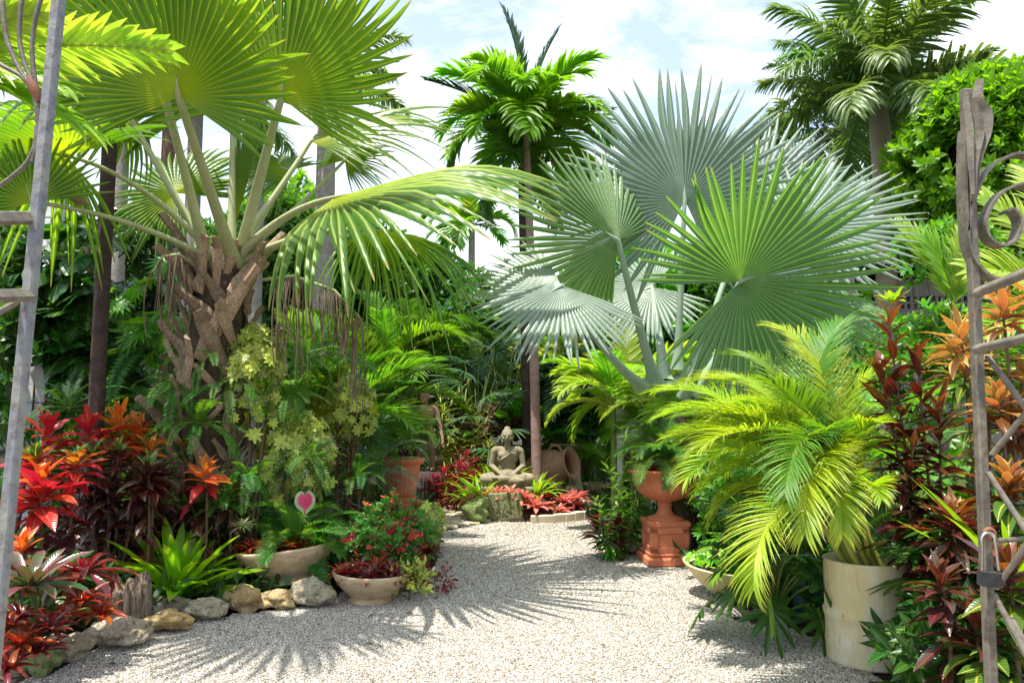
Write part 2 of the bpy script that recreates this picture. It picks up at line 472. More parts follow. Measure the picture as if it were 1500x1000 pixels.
lm('brom_redorange', (.38, .07, .02), (.15, .025, .015), trans=.28, rough=.25, spec=.6, tc_=(2.4, 1, .4), tip=(.3, .06, .015))
lm('brom_pink', (.68, .27, .25), (.46, .12, .11), trans=.3, rough=.35, tc_=(1.8, 1.1, .7), tip=(.55, .16, .12))
lm('brom_purplegreen', (.04, .12, .03), (.14, .04, .07), trans=.2, rough=.22, spec=.7, nscale=3, blotch=.9, tip=(.2, .06, .09))
lm('croton_orange', (.62, .13, .02), (.45, .05, .015), rib=(.7, .34, .05), vein=(.75, .33, .05), vw=.16, trans=.3, rough=.28, spec=.6, tc_=(1.5, 1.2, .5), tip=(.45, .16, .02), hue=.015)
lm('croton_amber', (.62, .24, .03), (.45, .10, .02), rib=(.75, .42, .06), vein=(.25, .10, .02), vw=.2, trans=.3, rough=.28, spec=.6, tc_=(1.5, 1.2, .5), hue=.015)
lm('croton_red', (.52, .018, .02), (.28, .012, .018), rib=(.65, .10, .08), vein=(.6, .08, .06), vw=.14, trans=.3, rough=.25, spec=.6, tc_=(1.7, .9, .8), hue=.012)
lm('croton_dark', (.055, .018, .022), (.02, .03, .016), rib=(.3, .03, .03), vein=(.14, .025, .025), vw=.14, trans=.15, rough=.17, spec=.8, tc_=(3, 1, 1), hue=.02)
lm('croton_green', (.06, .14, .02), (.035, .09, .018), rib=(.42, .40, .05), ribw=.08, vein=(.16, .22, .04), vw=.16, trans=.25, rough=.2, spec=.6, hue=.02)
lm('croton_maroon', (.065, .016, .012), (.028, .022, .012), rib=(.26, .03, .025), vein=(.11, .02, .015), vw=.14, trans=.16, rough=.2, spec=.8, tc_=(3, 1.2, .5), edge=(.10, .035, .012), hue=.02)
lm('croton_bronze', (.13, .045, .015), (.06, .045, .012), rib=(.34, .06, .04), vein=(.3, .12, .03), vw=.14, trans=.32, rough=.25, spec=.6, tc_=(2.2, 1.3, .4), hue=.02)
lm('croton_coral', (.50, .19, .10), (.20, .17, .04), rib=(.6, .12, .10), vein=(.6, .34, .14), vw=.18, trans=.32, rough=.28, tc_=(1.5, 1.1, .5), edge=(.5, .42, .06), edgew=.1, hue=.02)
lm('croton_yellow', (.5, .48, .04), (.12, .24, .02), trans=.3, rough=.28, nscale=9, blotch=.8, hue=.015)
lm('cordyline', (.32, .02, .045), (.12, .012, .03), trans=.3, rough=.25, tc_=(2.4, .8, .8))
lm('dracaena', (.36, .46, .07), (.14, .28, .04), edge=(.62, .58, .12), edgew=.16, trans=.3, rough=.3)
lm('strap_green', (.09, .28, .02), (.05, .19, .015), trans=.36, rough=.28)
lm('strap_yellow', (.28, .42, .02), (.14, .3, .015), trans=.42, rough=.3)
lm('caladium', (.52, .03, .08), (.60, .07, .12), edge=(.30, .46, .24), edgew=.15, trans=.35, rough=.45, tc_=(1.4, 1, 1), var=.05)
lm('crown_leaf', (.09, .26, .035), (.05, .17, .025), rib=(.1, .22, .05), trans=.28, rough=.3)
lm('petal_red', (.78, .05, .07), (.8, .12, .13), trans=.25, rough=.5, tc_=(1.4, .8, .8))
lm('dry_leaf', (.14, .085, .045), (.07, .045, .025), trans=.15, rough=.7, tc_=(1.3, 1.1, .8))
lm('dry_frond', (.16, .11, .07), (.09, .06, .04), trans=.1, rough=.8, tc_=(1.2, 1, .8))
lm('lettuce', (.22, .50, .04), (.14, .40, .03), trans=.3, rough=.45)
lm('dead_red', (.1, .02, .02), (.05, .02, .02), trans=.1, rough=.6, tc_=(1.5, 1, 1))
lm('tilland', (.34, .36, .16), (.24, .27, .13), trans=.2, rough=.6)
S = {}
def sm(key, *a, **k): S[key] = stonemat(key, *a, **k)
sm('petiole', (.38, .40, .22), (.30, .33, .15), (.20, .22, .10), scale=3, scale2=30, rough=.6, bump=.15, dist=.01, f3=(.56, .72))
sm('petiole_green', (.20, .28, .08), (.30, .34, .14), None, scale=3, rough=.5, bump=.1, dist=.005)
sm('petiole_silver', (.30, .38, .28), (.22, .32, .2), None, scale=3, rough=.5, bump=.1, dist=.005)
sm('stem_green', (.10, .16, .03), (.16, .2, .04), None, scale=5, rough=.5, bump=.1, dist=.005)
sm('stem_yellow', (.34, .33, .06), (.2, .26, .04), None, scale=5, rough=.5, bump=.1, dist=.005)
sm('stem_brown', (.10, .06, .035), (.16, .10, .06), None, scale=9, rough=.8, bump=.3, dist=.01)
sm('bark_dark', (.085, .055, .045), (.05, .032, .028), (.22, .17, .14), scale=7, scale2=22, rough=.9, bump=.8, dist=.02, f3=(.64, .72), stretch=(1, 1, 2.2))
sm('bark_grey', (.36, .32, .28), (.25, .21, .18), (.15, .12, .10), scale=5, scale2=20, rough=.9, bump=.5, dist=.02, stretch=(1, 1, 2))
sm('bark_ring', (.34, .21, .19), (.22, .13, .12), (.55, .47, .42), scale=6, scale2=26, rough=.85, bump=.6, dist=.015, stretch=(1, 1, 2.4), f3=(.66, .76))
sm('bark_royal', (.30, .27, .16), (.36, .28, .20), (.2, .15, .1), scale=2, scale2=14, rough=.8, bump=.3, dist=.02, stretch=(2, 2, .4))
sm('boot', (.42, .30, .20), (.26, .17, .11), (.10, .065, .045), scale=6, scale2=24, rough=.85, bump=.8, dist=.02, stretch=(3, 3, .6), objvar=.3, f3=(.5, .68))
sm('fiber', (.11, .075, .05), (.05, .033, .022), None, scale=12, scale2=60, rough=.95, bump=1, dist=.02)
sm('flower_stalk', (.10, .066, .045), (.17, .12, .08), None, scale=9, rough=.8, bump=.3, dist=.01)
sm('terracotta', (.62, .20, .10), (.52, .15, .075), (.66, .32, .20), scale=5, scale2=18, rough=.75, bump=.12, dist=.004, f3=(.58, .75))
sm('terracotta_pale', (.48, .27, .20), (.34, .17, .12), (.58, .40, .31), scale=4, scale2=16, rough=.85, bump=.25, dist=.006)
sm('bowl', (.54, .43, .28), (.40, .27, .15), (.22, .15, .09), scale=6, scale2=18, rough=.85, bump=.35, dist=.006, f3=(.54, .72), stretch=(1, 1, 2.5))
sm('bowl_yellow', (.62, .54, .34), (.52, .42, .18), (.3, .22, .12), scale=4, scale2=16, rough=.8, bump=.25, dist=.006, f3=(.62, .8))
sm('drum', (.60, .56, .44), (.52, .41, .18), (.26, .15, .07), scale=5, scale2=22, rough=.55, bump=.25, dist=.006, f3=(.58, .70), stretch=(1.4, 1.4, .4))
sm('soil', (.05, .034, .024), (.03, .02, .015), (.11, .08, .05), scale=8, scale2=50, rough=1, bump=1, dist=.04)
sm('limestone', (.52, .47, .37), (.36, .29, .18), (.15, .12, .08), scale=9, scale2=34, rough=.95, bump=1, dist=.035, f3=(.52, .66))
sm('limestone_ochre', (.56, .44, .24), (.42, .27, .10), (.20, .15, .09), scale=9, scale2=34, rough=.95, bump=1, dist=.035, f3=(.54, .68))
sm('coral_green', (.30, .28, .16), (.13, .17, .05), (.05, .05, .025), scale=6, scale2=30, rough=.95, bump=1, dist=.03, f3=(.5, .62))
sm('moss_rock', (.12, .22, .03), (.26, .26, .14), (.06, .09, .02), scale=6, scale2=34, rough=.95, bump=1, dist=.02, f3=(.52, .66))
sm('statue', (.31, .265, .175), (.20, .175, .115), (.10, .095, .06), scale=7, scale2=30, rough=.9, bump=.35, dist=.008, f3=(.56, .75))
sm('wood_figure', (.30, .18, .11), (.20, .12, .075), (.36, .27, .18), scale=5, scale2=26, rough=.8, bump=.3, dist=.01)
sm('driftwood', (.42, .33, .25), (.26, .18, .13), (.07, .045, .03), scale=10, scale2=26, rough=.95, bump=1, dist=.03, stretch=(3.5, 3.5, .35), f3=(.5, .62))
sm('husk', (.36, .30, .25), (.26, .20, .16), (.16, .12, .09), scale=8, scale2=40, rough=.9, bump=.5, dist=.006)
sm('brick', (.56, .50, .38), (.46, .38, .26), (.3, .25, .17), scale=5, scale2=25, rough=.95, bump=.5, dist=.006, objvar=.16)
sm('iron', (.17, .185, .22), (.27, .27, .235), (.11, .085, .075), scale=14, scale2=48, rough=.62, bump=.6, dist=.004, metallic=.2, f3=(.48, .72), spec=.5)
sm('iron_warm', (.20, .175, .125), (.10, .095, .08), (.09, .05, .03), scale=14, scale2=50, rough=.6, bump=.6, dist=.004, metallic=.2, f3=(.48, .72), spec=.5)
sm('whitewash', (.72, .72, .70), (.60, .60, .58), (.35, .33, .3), scale=5, scale2=24, rough=.9, bump=.3, dist=.008, f3=(.64, .8))
sm('concrete', (.36, .33, .28), (.25, .23, .19), (.12, .11, .09), scale=3, scale2=14, rough=.95, bump=.5, dist=.02, f3=(.56, .75))
sm('roof_metal', (.62, .62, .62), (.52, .48, .44), (.3, .2, .14), scale=2, scale2=10, rough=.5, bump=.1, dist=.01, f3=(.66, .8))
sm('opening_shade', (.02, .02, .02), (.03, .028, .025), None, rough=1)  # near-black colour that stands for shade in the outbuilding openings
sm('board_white', (.74, .75, .79), (.68, .69, .73), None, rough=.5, bump=.05)
sm('ink', (.16, .15, .2), (.12, .12, .16), None, rough=.6)
sm('paint_brown', (.22, .09, .05), (.3, .14, .06), None, rough=.6)
sm('paint_green', (.03, .16, .10), (.05, .2, .12), None, rough=.6)
sm('lock_body', (.02, .02, .022), (.03, .03, .03), None, rough=.4)
sm('steel', (.6, .6, .58), (.5, .48, .45), None, rough=.25, metallic=1, bump=.05)
sm('rust', (.24, .10, .05), (.14, .06, .04), None, rough=.8, bump=.5, dist=.004)
sm('feather', (.27, .19, .13), (.21, .15, .10), (.33, .26, .18), scale=20, scale2=70, rough=.8, bump=.2, dist=.002)
sm('feather_dark', (.05, .04, .035), (.08, .06, .05), None, rough=.7)
sm('skin_pink', (.45, .15, .12), (.35, .1, .09), None, rough=.6)
sm('wire', (.03, .03, .03), (.04, .04, .04), None, rough=.6)
sm('blue_pot', (.04, .12, .14), (.02, .06, .08), None, rough=.15)
sm('branch', (.2, .15, .11), (.12, .09, .06), None, scale=8, rough=.9)
# ================================================================ ground
def inpoly(x, y, poly):
    c = False; j = len(poly) - 1
    for i in range(len(poly)):
        xi, yi = poly[i][0], poly[i][1]; xj, yj = poly[j][0], poly[j][1]
        if (yi > y) != (yj > y) and x < (xj - xi) * (y - yi) / (yj - yi) + xi: c = not c
        j = i
    return c

def ground_sheet():
    n = 90
    xs = np.concatenate([np.linspace(-300, -12, 8), np.linspace(-10, 10, 60), np.linspace(12, 300, 8)])
    ys = np.concatenate([np.linspace(-60, -4, 5), np.linspace(-3, 20, 60), np.linspace(22, 400, 12)])
    X, Y = np.meshgrid(xs, ys)
    V = np.c_[X.ravel(), Y.ravel(), np.full(X.size, -0.012)]
    nx = len(xs)
    F = [(j * nx + i, j * nx + i + 1, (j + 1) * nx + i + 1, (j + 1) * nx + i) for j in range(len(ys) - 1) for i in range(nx - 1)]
    mb = MB(); mb.add(V, F, V[:, :2]); tag(mb.obj('ground', S['soil']), kind='structure')
ground_sheet()

left_edge = [(30, 1003), (75, 985), (130, 957), (210, 927), (300, 908), (390, 893), (462, 886), (500, 868), (600, 866), (634, 850), (640, 800), (640, 778), (684, 771), (714, 765), (714, 716)]
right_edge = [(895, 714), (872, 745), (884, 782), (905, 802), (915, 812), (1020, 820), (1045, 872), (1085, 908), (1190, 930), (1235, 962), (1290, 1003)]
path_poly = [G(*p)[:2] for p in left_edge] + [G(*p)[:2] for p in right_edge]
path_poly = [np.array([-2.9, -3.0]), np.array([-2.9, 3.9])] + path_poly + [np.array([2.4, 3.9]), np.array([2.4, -3.0])]

def gravel_material():
    m, t, n, l = newmat('gravel_bed')
    o = n('ShaderNodeOutputMaterial'); b = n('ShaderNodeBsdfPrincipled'); tcn = n('ShaderNodeTexCoord')
    v = n('ShaderNodeTexVoronoi'); v.inputs['Scale'].default_value = 75; l(tcn.outputs['Object'], v.inputs['Vector'])
    z = n('ShaderNodeTexNoise'); z.inputs['Scale'].default_value = 3; z.inputs['Detail'].default_value = 8; l(tcn.outputs['Object'], z.inputs['Vector'])
    r = n('ShaderNodeValToRGB'); e = r.color_ramp.elements; e[0].color = (.20, .165, .12, 1); e[1].color = (.62, .56, .46, 1); e[0].position = .12; e[1].position = .85
    s = n('ShaderNodeSeparateColor'); l(v.outputs['Color'], s.inputs[0]); l(s.outputs[0], r.inputs[0])
    mx_ = n('ShaderNodeMixRGB'); mx_.blend_type = 'MULTIPLY'; mx_.inputs[0].default_value = .6
    r2 = n('ShaderNodeValToRGB'); e = r2.color_ramp.elements; e[0].position = .3; e[0].color = (.55, .5, .42, 1); e[1].position = .6; e[1].color = (1, 1, 1, 1)
    l(z.outputs['Fac'], r2.inputs[0]); l(r.outputs[0], mx_.inputs[1]); l(r2.outputs[0], mx_.inputs[2]); l(mx_.outputs[0], b.inputs['Base Color'])
    b.inputs['Roughness'].default_value = .95
    bp = n('ShaderNodeBump'); bp.inputs['Strength'].default_value = 1; bp.inputs['Distance'].default_value = .01; bp.invert = True
    l(v.outputs['Distance'], bp.inputs['Height']); l(bp.outputs[0], b.inputs['Normal']); l(b.outputs[0], o.inputs['Surface'])
    return m
def pebble_material():
    m, t, n, l = newmat('pebble')
    o = n('ShaderNodeOutputMaterial'); b = n('ShaderNodeBsdfPrincipled'); oi = n('ShaderNodeObjectInfo')
    r = n('ShaderNodeValToRGB'); r.color_ramp.interpolation = 'LINEAR'
    e = r.color_ramp.elements; e[0].position = 0; e[0].color = (.13, .09, .055, 1); e[1].position = 1; e[1].color = (.64, .62, .58, 1)
    for p, c in ((.12, (.19, .155, .11)), (.32, (.32, .29, .24)), (.7, (.46, .43, .385))):
        q = e.new(p); q.color = rgb(c)
    l(oi.outputs['Random'], r.inputs[0]); l(r.outputs[0], b.inputs['Base Color']); b.inputs['Roughness'].default_value = .9
    l(b.outputs[0], o.inputs['Surface'])
    return m
PEB = pebble_material()
def pebbles(o, dens, smin, smax, seed):
    ng = bpy.data.node_groups.new('pebble_scatter', 'GeometryNodeTree')
    ng.interface.new_socket('Geometry', in_out='INPUT', socket_type='NodeSocketGeometry')
    ng.interface.new_socket('Geometry', in_out='OUTPUT', socket_type='NodeSocketGeometry')
    n = ng.nodes.new; l = ng.links.new
    gi = n('NodeGroupInput'); go = n('NodeGroupOutput')
    d = n('GeometryNodeDistributePointsOnFaces'); d.inputs['Density'].default_value = dens; d.inputs['Seed'].default_value = seed
    l(gi.outputs[0], d.inputs['Mesh'])
    ico = n('GeometryNodeMeshIcoSphere'); ico.inputs['Radius'].default_value = 1.0; ico.inputs['Subdivisions'].default_value = 1
    sp = n('GeometryNodeSetPosition')
    rvp = n('FunctionNodeRandomValue'); rvp.data_type = 'FLOAT_VECTOR'; rvp.inputs[0].default_value = (-.2, -.2, -.2); rvp.inputs[1].default_value = (.2, .2, .2)
    l(ico.outputs['Mesh'], sp.inputs['Geometry']); l(rvp.outputs[0], sp.inputs['Offset'])
    sma = n('GeometryNodeSetMaterial'); sma.inputs['Material'].default_value = PEB; l(sp.outputs[0], sma.inputs['Geometry'])
    ip = n('GeometryNodeInstanceOnPoints'); l(d.outputs['Points'], ip.inputs['Points']); l(sma.outputs[0], ip.inputs['Instance'])
    rr = n('FunctionNodeRandomValue'); rr.data_type = 'FLOAT_VECTOR'; rr.inputs[0].default_value = (-.5, -.5, -3.1); rr.inputs[1].default_value = (.5, .5, 3.1); l(rr.outputs[0], ip.inputs['Rotation'])
    rs_ = n('FunctionNodeRandomValue'); rs_.data_type = 'FLOAT_VECTOR'; rs_.inputs[0].default_value = (smin, smin, smin * .6); rs_.inputs[1].default_value = (smax, smax * .8, smax * .6); l(rs_.outputs[0], ip.inputs['Scale'])
    l(ip.outputs[0], go.inputs[0])
    md = o.modifiers.new('scatter', 'NODES'); md.node_group = ng
def path_cells(y0, y1, c, z, poly=path_poly, xr=(-4, 4)):
    mb = MB(); V = []; F = []
    for yy in np.arange(y0, y1, c):
        for xx in np.arange(xr[0], xr[1], c):
            if inpoly(xx + c / 2 + random.uniform(-.3, .3) * c, yy + c / 2 + random.uniform(-.3, .3) * c, poly):
                k = len(V); V += [(xx, yy, z), (xx + c, yy, z), (xx + c, yy + c, z), (xx, yy + c, z)]; F.append((k, k + 1, k + 2, k + 3))
    mb.add(V, F, np.array(V)[:, :2]); return mb
tag(path_cells(-3, 16, .1, 0.0).obj('path', gravel_material()), kind='structure')
for (a, b_, d_, s0, s1) in ((3.4, 6.6, 9500, .0034, .0082), (6.6, 9.5, 5200, .005, .0105), (9.5, 14, 2200, .007, .012)):
    o = path_cells(a, b_, .1, 0.003).obj('gravel', PEB); tag(o, kind='stuff', label='pale crushed stone gravel covering the garden path'); pebbles(o, d_, s0, s1, int(a * 10))

# brick paving: two patches, bricks as parts of the pavement
bp_mesh = MB()
brick_left = [G(*p)[:2] for p in ((598, 714), (712, 714), (712, 765), (684, 771), (642, 779), (618, 748))]
brick_right = [G(*p)[:2] for p in ((838, 714), (896, 714), (876, 742), (846, 732))]
pv = path_cells(10, 17, .1, 0.008, brick_left, (-3, 0)); 
pv2 = path_cells(10, 17, .1, 0.008, brick_right, (0, 4))
pv.add(pv2.V[0], pv2.F[0] - 0, pv2.U[0])
pave = tag(pv.obj('brick_paving', S['soil']), kind='structure')
Vb, Fb = box((0, 0, 0), (.27, .165, .05), .012)
brick_me = MB().add(Vb, Fb, None, smooth=False).mesh('brick', S['brick'])
nb = 0
for poly in (brick_left, brick_right):
    ys = [p[1] for p in poly]; xs = [p[0] for p in poly]
    r = 0
    for yy in np.arange(min(ys), max(ys), .178):
        r += 1
        for xx in np.arange(min(xs) + (r % 2) * .142, max(xs), .284):
            if inpoly(xx, yy, poly) and nb < 298:
                nb += 1
                put('brick', brick_me, pave, Matrix.Translation((xx + random.gauss(0, .006), yy + random.gauss(0, .006), .016 + random.gauss(0, .004))) @ Matrix.Rotation(random.gauss(0, .035), 4, 'Z') @ Matrix.Rotation(random.gauss(0, .012), 4, 'X'))

# ================================================================ plant builders
_cache = {}
def LS(mat, prof, Ln, W, n=3, **k):
    key = (mat, id(prof), Ln, W, n, tuple(sorted(k.items())))
    if key not in _cache:
        o = []
        for i in range(n):
            kk = dict(k); kk['bend'] = k.get('bend', .5) * (0.6 + .4 * i)
            V, F, U = strip(Ln * (1 - .08 * i), W, prof, seed=i * 2.1, side=(-.08, .05, .1)[i % 3], **kk)
            mb = MB(); mb.add(V, F, U)
            o.append(mb.mesh(mat + '_leaf', MT[mat]))
        _cache[key] = o
    return _cache[key]

def sprigs(mat, prof=ovate, Ln=.08, W=.04, n=7, nv=3, stem='stem_green', spread=.55, whorl=False, bend=.3, fold=.2, tw=.12, nl=4, wave=0.0):
    key = ('sp', mat, id(prof), Ln, W, n, nv, whorl, tw, wave, nl)
    if key not in _cache:
        o = []
        for i in range(nv):
            rs = np.random.RandomState(i + 5); mb = MB()
            add_tube(mb, [(0, 0, 0), (tw * .5, 0, .01 * i), (tw, 0, 0)], [.004, .003, .002], 3, 1)
            for k in range(n):
                t = .15 + .85 * k / max(1, n - 1) if not whorl else 1
                az = 2.4 * k + i if not whorl else 6.2832 * k / n
                op = (1.1 - .6 * t) if not whorl else 1.25 + rs.normal(0, .12)
                d = (math.cos(op), math.sin(op) * math.cos(az), math.sin(op) * math.sin(az))
                V, F, U = strip(Ln * rs.uniform(.75, 1.1), W, prof, nl, bend=bend * rs.uniform(.5, 1.5), fold=fold, wave=wave, seed=k)
                mb.add(V, F, U, 0, frame(d, (1, .1, .3) if not whorl else (1, 0, 0), (tw * t, 0, 0)))
            o.append(mb.mesh(mat + '_sprig', [MT[mat], S[stem]]))
        _cache[key] = o
    return _cache[key]

def rosette(label, base, n, Lf, meshes, cat='bromeliad', e0=85, e1=12, group=None, parent=None, name=None, rs=None, s0=.6, up=0.0, tilt=None, jit=.1):
    rs = rs or np.random.RandomState(abs(hash(label)) % 9999 if False else int(abs(base[0] * 313 + base[1] * 77 + base[2] * 51)) % 9999)
    t = parent or thing(name or cat.replace(' ', '_'), label, cat, base, group)
    if tilt: t.rotation_euler = tilt
    a0 = rs.uniform(0, 6)
    for k in range(n):
        q = (k + .5) / n
        az = a0 + 2.39996 * k; el = R(e0 + (e1 - e0) * (1 - q) ** 1.0) if False else R(e0 + (e1 - e0) * q ** .85)
        s = Lf * (s0 + (1 - s0) * min(1, q * 2)) * rs.uniform(.85, 1.12)
        o_ = (.012 * math.cos(az) * Lf * 4, .012 * math.sin(az) * Lf * 4, up * (1 - q))
        put('leaf', meshes[rs.randint(len(meshes))], t, pose(o_, az + rs.normal(0, jit), el + rs.normal(0, jit), s, rs.normal(0, .15)))
    return t

def stemmed(name, label, cat, base, stems, meshes, n, s, t0=.3, e_lo=-15, e_hi=65, group=None, stem_mat='stem_brown', r=.012, seed=1, top=0, topmesh=None, leafname='leaf', tops=1.0, curve=.1):
    """woody stems from the base; leaves spiral up each of them; (dx,dy,h)"""
    rs = np.random.RandomState(seed)
    t = thing(name, label, cat, base, group)
    for (dx, dy, h) in stems:
        side = (rs.normal(0, curve) * h, rs.normal(0, curve) * h, 0)
        pts = curve_pts((dx * .15, dy * .15, 0), (dx, dy, h), 0, 8, side)
        mb = MB(); add_tube(mb, pts, np.linspace(r, r * .45, 8), 6); mb.obj('stem', S[stem_mat], t)
        a0 = rs.uniform(0, 6)
        for k in range(n):
            q = (k + .5) / n; tt = t0 + (1 - t0) * q
            f = tt * 7; i = min(6, int(f)); p = pts[i] * (1 - f + i) + pts[i + 1] * (f - i)
            az = a0 + 2.39996 * k; el = R(e_lo + (e_hi - e_lo) * q ** 1.6)
            ms = meshes if not (topmesh and q > 1 - top) else topmesh
            sc_ = s * rs.uniform(.75, 1.15) * (1 - .3 * q ** 4 * tops)
            put(leafname, ms[rs.randint(len(ms))], t, pose(p, az + rs.normal(0, .12), el + rs.normal(0, .16), sc_, rs.normal(0, .25)))
    return t

def bush(name, label, cat, base, rx, ry, h0, h1, meshes, n, s, group=None, seed=1, stem_mat='stem_brown', nst=5, leafname='leaf_sprig', el=(-.2, 1.0), shell=.45, extra=None, joined=False, r=.02):
    rs = np.random.RandomState(seed)
    t = thing(name, label, cat, base, group)
    c = np.array([0, 0, (h0 + h1) / 2]); rad = np.array([rx, ry, (h1 - h0) / 2])
    lump = [(rs.normal(0, 1, 3), rs.uniform(.78, 1.08)) for _ in range(9)]
    for k in range(nst):
        e = c + rad * .6 * nrm(rs.normal(0, 1, 3) + [0, 0, .5])
        mb = MB(); add_tube(mb, curve_pts((rs.normal(0, rx * .1), rs.normal(0, ry * .1), 0), e, 0, 6, (rs.normal(0, .05), rs.normal(0, .05), 0)), np.linspace(r, r * .3, 6), 5); mb.obj('stem', S[stem_mat], t)
    raw = None
    if joined: raw = [(np.array([v.co[:] for v in m.vertices]), [tuple(p.vertices) for p in m.polygons], m) for m in meshes]
    jm = MB()
    cnt = n
    for k in range(n):
        d = nrm(rs.normal(0, 1, 3))
        if rs.rand() < .65 and d[2] < 0: d[2] *= -1
        if rs.rand() < .35 and d[1] > 0: d[1] *= -1
        q = 1 - shell * rs.rand() ** 1.6
        wob = max(lump, key=lambda lp_: np.dot(nrm(lp_[0]), d))[1]
        p = c + rad * d * q * wob
        az = math.atan2(d[1] * rx / max(ry, .01), d[0]) + rs.normal(0, .5); e = rs.uniform(*el) * .7 + d[2] * .5
        ms = meshes[rs.randint(len(meshes))]; M = pose(p, az, e, s * rs.uniform(.7, 1.2), rs.uniform(-.8, .8))
        if joined:
            V, Fs, me = raw[meshes.index(ms)]
            U = _uvs(me); Mn = np.array(M)
            jm.add(V, Fs, U, 0, Mn)
        else: put(leafname, ms, t, M)
    if joined:
        jm.obj('crown', list(meshes[0].materials)[:1], t)
    if extra:
        ems, en, es, enm = extra
        for k in range(en):
            d = nrm(rs.normal(0, 1, 3)); d[2] = abs(d[2]) * .8 if rs.rand() < .8 else d[2]; d[1] = -abs(d[1]) if rs.rand() < .7 else d[1]
            p = c + rad * d * rs.uniform(.98, 1.1)
            put(enm, ems[rs.randint(len(ems))], t, pose(p, math.atan2(d[1], d[0]), rs.uniform(.3, 1.3), es * rs.uniform(.8, 1.2), rs.uniform(0, 3)))
    return t
_uvc = {}
def _uvs(me):
    if me.name not in _uvc:
        U = np.zeros((len(me.vertices), 2)); lay = me.uv_layers[0].data
        for lp_ in me.loops: U[lp_.vertex_index] = lay[lp_.index].uv
        _uvc[me.name] = U
    return _uvc[me.name]

def pin_set(mat, stem='stem_green', nv=3, **k):
    key = ('pin', mat, stem, nv, tuple(sorted((a, str(b)) for a, b in k.items())))
    if key not in _cache:
        _cache[key] = [pinnate(seed=i * 3 + 1, **{**k, 'bend': k.get('bend', 1) * (.7 + .3 * i)}).mesh(mat + '_frond', [MT[mat], S[stem]]) for i in range(nv)]
    return _cache[key]

def end_local(bend, bp=1.5, m=14):
    t = np.linspace(0, 1, m + 1); ang = -bend * t ** bp
    return np.cos(ang[1:]).sum() / m, np.sin(ang[1:]).sum() / m

def frond_to(parent, a, b, mat, stem='stem_green', bend=1.0, up=(0, 0, 1), name='frond', base=(0, 0, 0), **k):
    """feather leaf whose rachis runs from a to b (world), arching"""
    a = np.asarray(a, float); b = np.asarray(b, float)
    ex, ez = end_local(bend); ch = math.hypot(ex, ez); Ln = np.linalg.norm(b - a) / ch; ph = math.atan2(ez, ex)
    M = frame(b - a, up, a - np.asarray(base)); c, s_ = math.cos(-ph), math.sin(-ph)
    Rm = np.eye(4); Rm[0, 0] = c; Rm[0, 2] = -s_; Rm[2, 0] = s_; Rm[2, 2] = c
    mb = pinnate(Ln, bend=bend, **k)
    return put(name, mb.mesh(mat + '_frond', [MT[mat], S[stem]]), parent, mat4(M @ Rm))

def palm(name, label, base, h, r, fr, n, s, cat='palm', e0=80, e1=-10, trunk='bark_grey', group=None, lean=(0, 0), seed=1, shaft=None, ring=0.0, nstem=1, spread=.1, t1=1.0, topr=.7, droprand=.12, az0=None, arc=None):
    rs = np.random.RandomState(seed)
    t = thing(name, label, cat, base, group)
    for j in range(nstem):
        o = np.array([rs.normal(0, spread), rs.normal(0, spread), 0]) if nstem > 1 else np.zeros(3)
        hh = h * (rs.uniform(.6, 1.1) if nstem > 1 else 1)
        top = o + [lean[0], lean[1], hh]
        if h > .05:
            m = max(8, int(hh / .12)) if ring else 10
            pts = curve_pts(o, top, 0, m, (lean[0] * -.1, 0, 0))
            rad = np.linspace(r, r * topr, m)
            if ring: rad = rad * (1 + ring * (np.arange(m) % 2)) + r * .55 * np.exp(-np.linspace(0, hh, m) / .16)
            mb = MB(); add_tube(mb, pts, rad, 12); mb.obj('trunk', S[trunk], t)
        if shaft:
            mb = MB(); sh, srad, smat = shaft; add_tube(mb, [top, top + [0, 0, sh * .15], top + [0, 0, sh * .6], top + [0, 0, sh]], [r * topr, srad * 1.15, srad, srad * .4], 10); mb.obj('crownshaft', S[smat], t)
            top = top + [0, 0, sh * .85]
        a0 = rs.uniform(0, 6) if az0 is None else az0
        for k in range(n):
            q = (k + .5) / n
            az = a0 + 2.39996 * k if arc is None else arc[0] + (arc[1] - arc[0]) * rs.rand()
            put('frond', fr[rs.randint(len(fr))], t, pose(top, az + rs.normal(0, .15), R(e0 + (e1 - e0) * q ** .9) + rs.normal(0, droprand), s * rs.uniform(.85, 1.12), rs.normal(0, .2)))
    return t

def fan_at(palmobj, base, heart, hub, tip, n_, mat, pmat, sag=0.0, pr=(.05, .025), Rr=None, petiole=True, **k):
    heart, hub, tip, base = (np.asarray(v, float) for v in (heart, hub, tip, base))
    mb = fan(Rr or np.linalg.norm(tip - hub), **k)
    M = mat4(frame(tip - hub, n_, hub - base))
    o = put('fan_leaf', mb.mesh(mat + '_fan', MT[mat]), palmobj, M)
    if petiole:
        pm = MB(); pts = curve_pts(heart - base, hub - base, sag, 14)
        e = pts[-1] + nrm(tip - hub) * .16
        add_tube(pm, np.vstack([pts, e]), np.concatenate([np.linspace(pr[0], pr[1], 14) * (1 + .9 * np.exp(-np.arange(14) / 1.1)), [.004]]), 8, flat=.7)
        q = put('petiole', pm.mesh('petiole', S[pmat]), o, M.inverted())
    return o

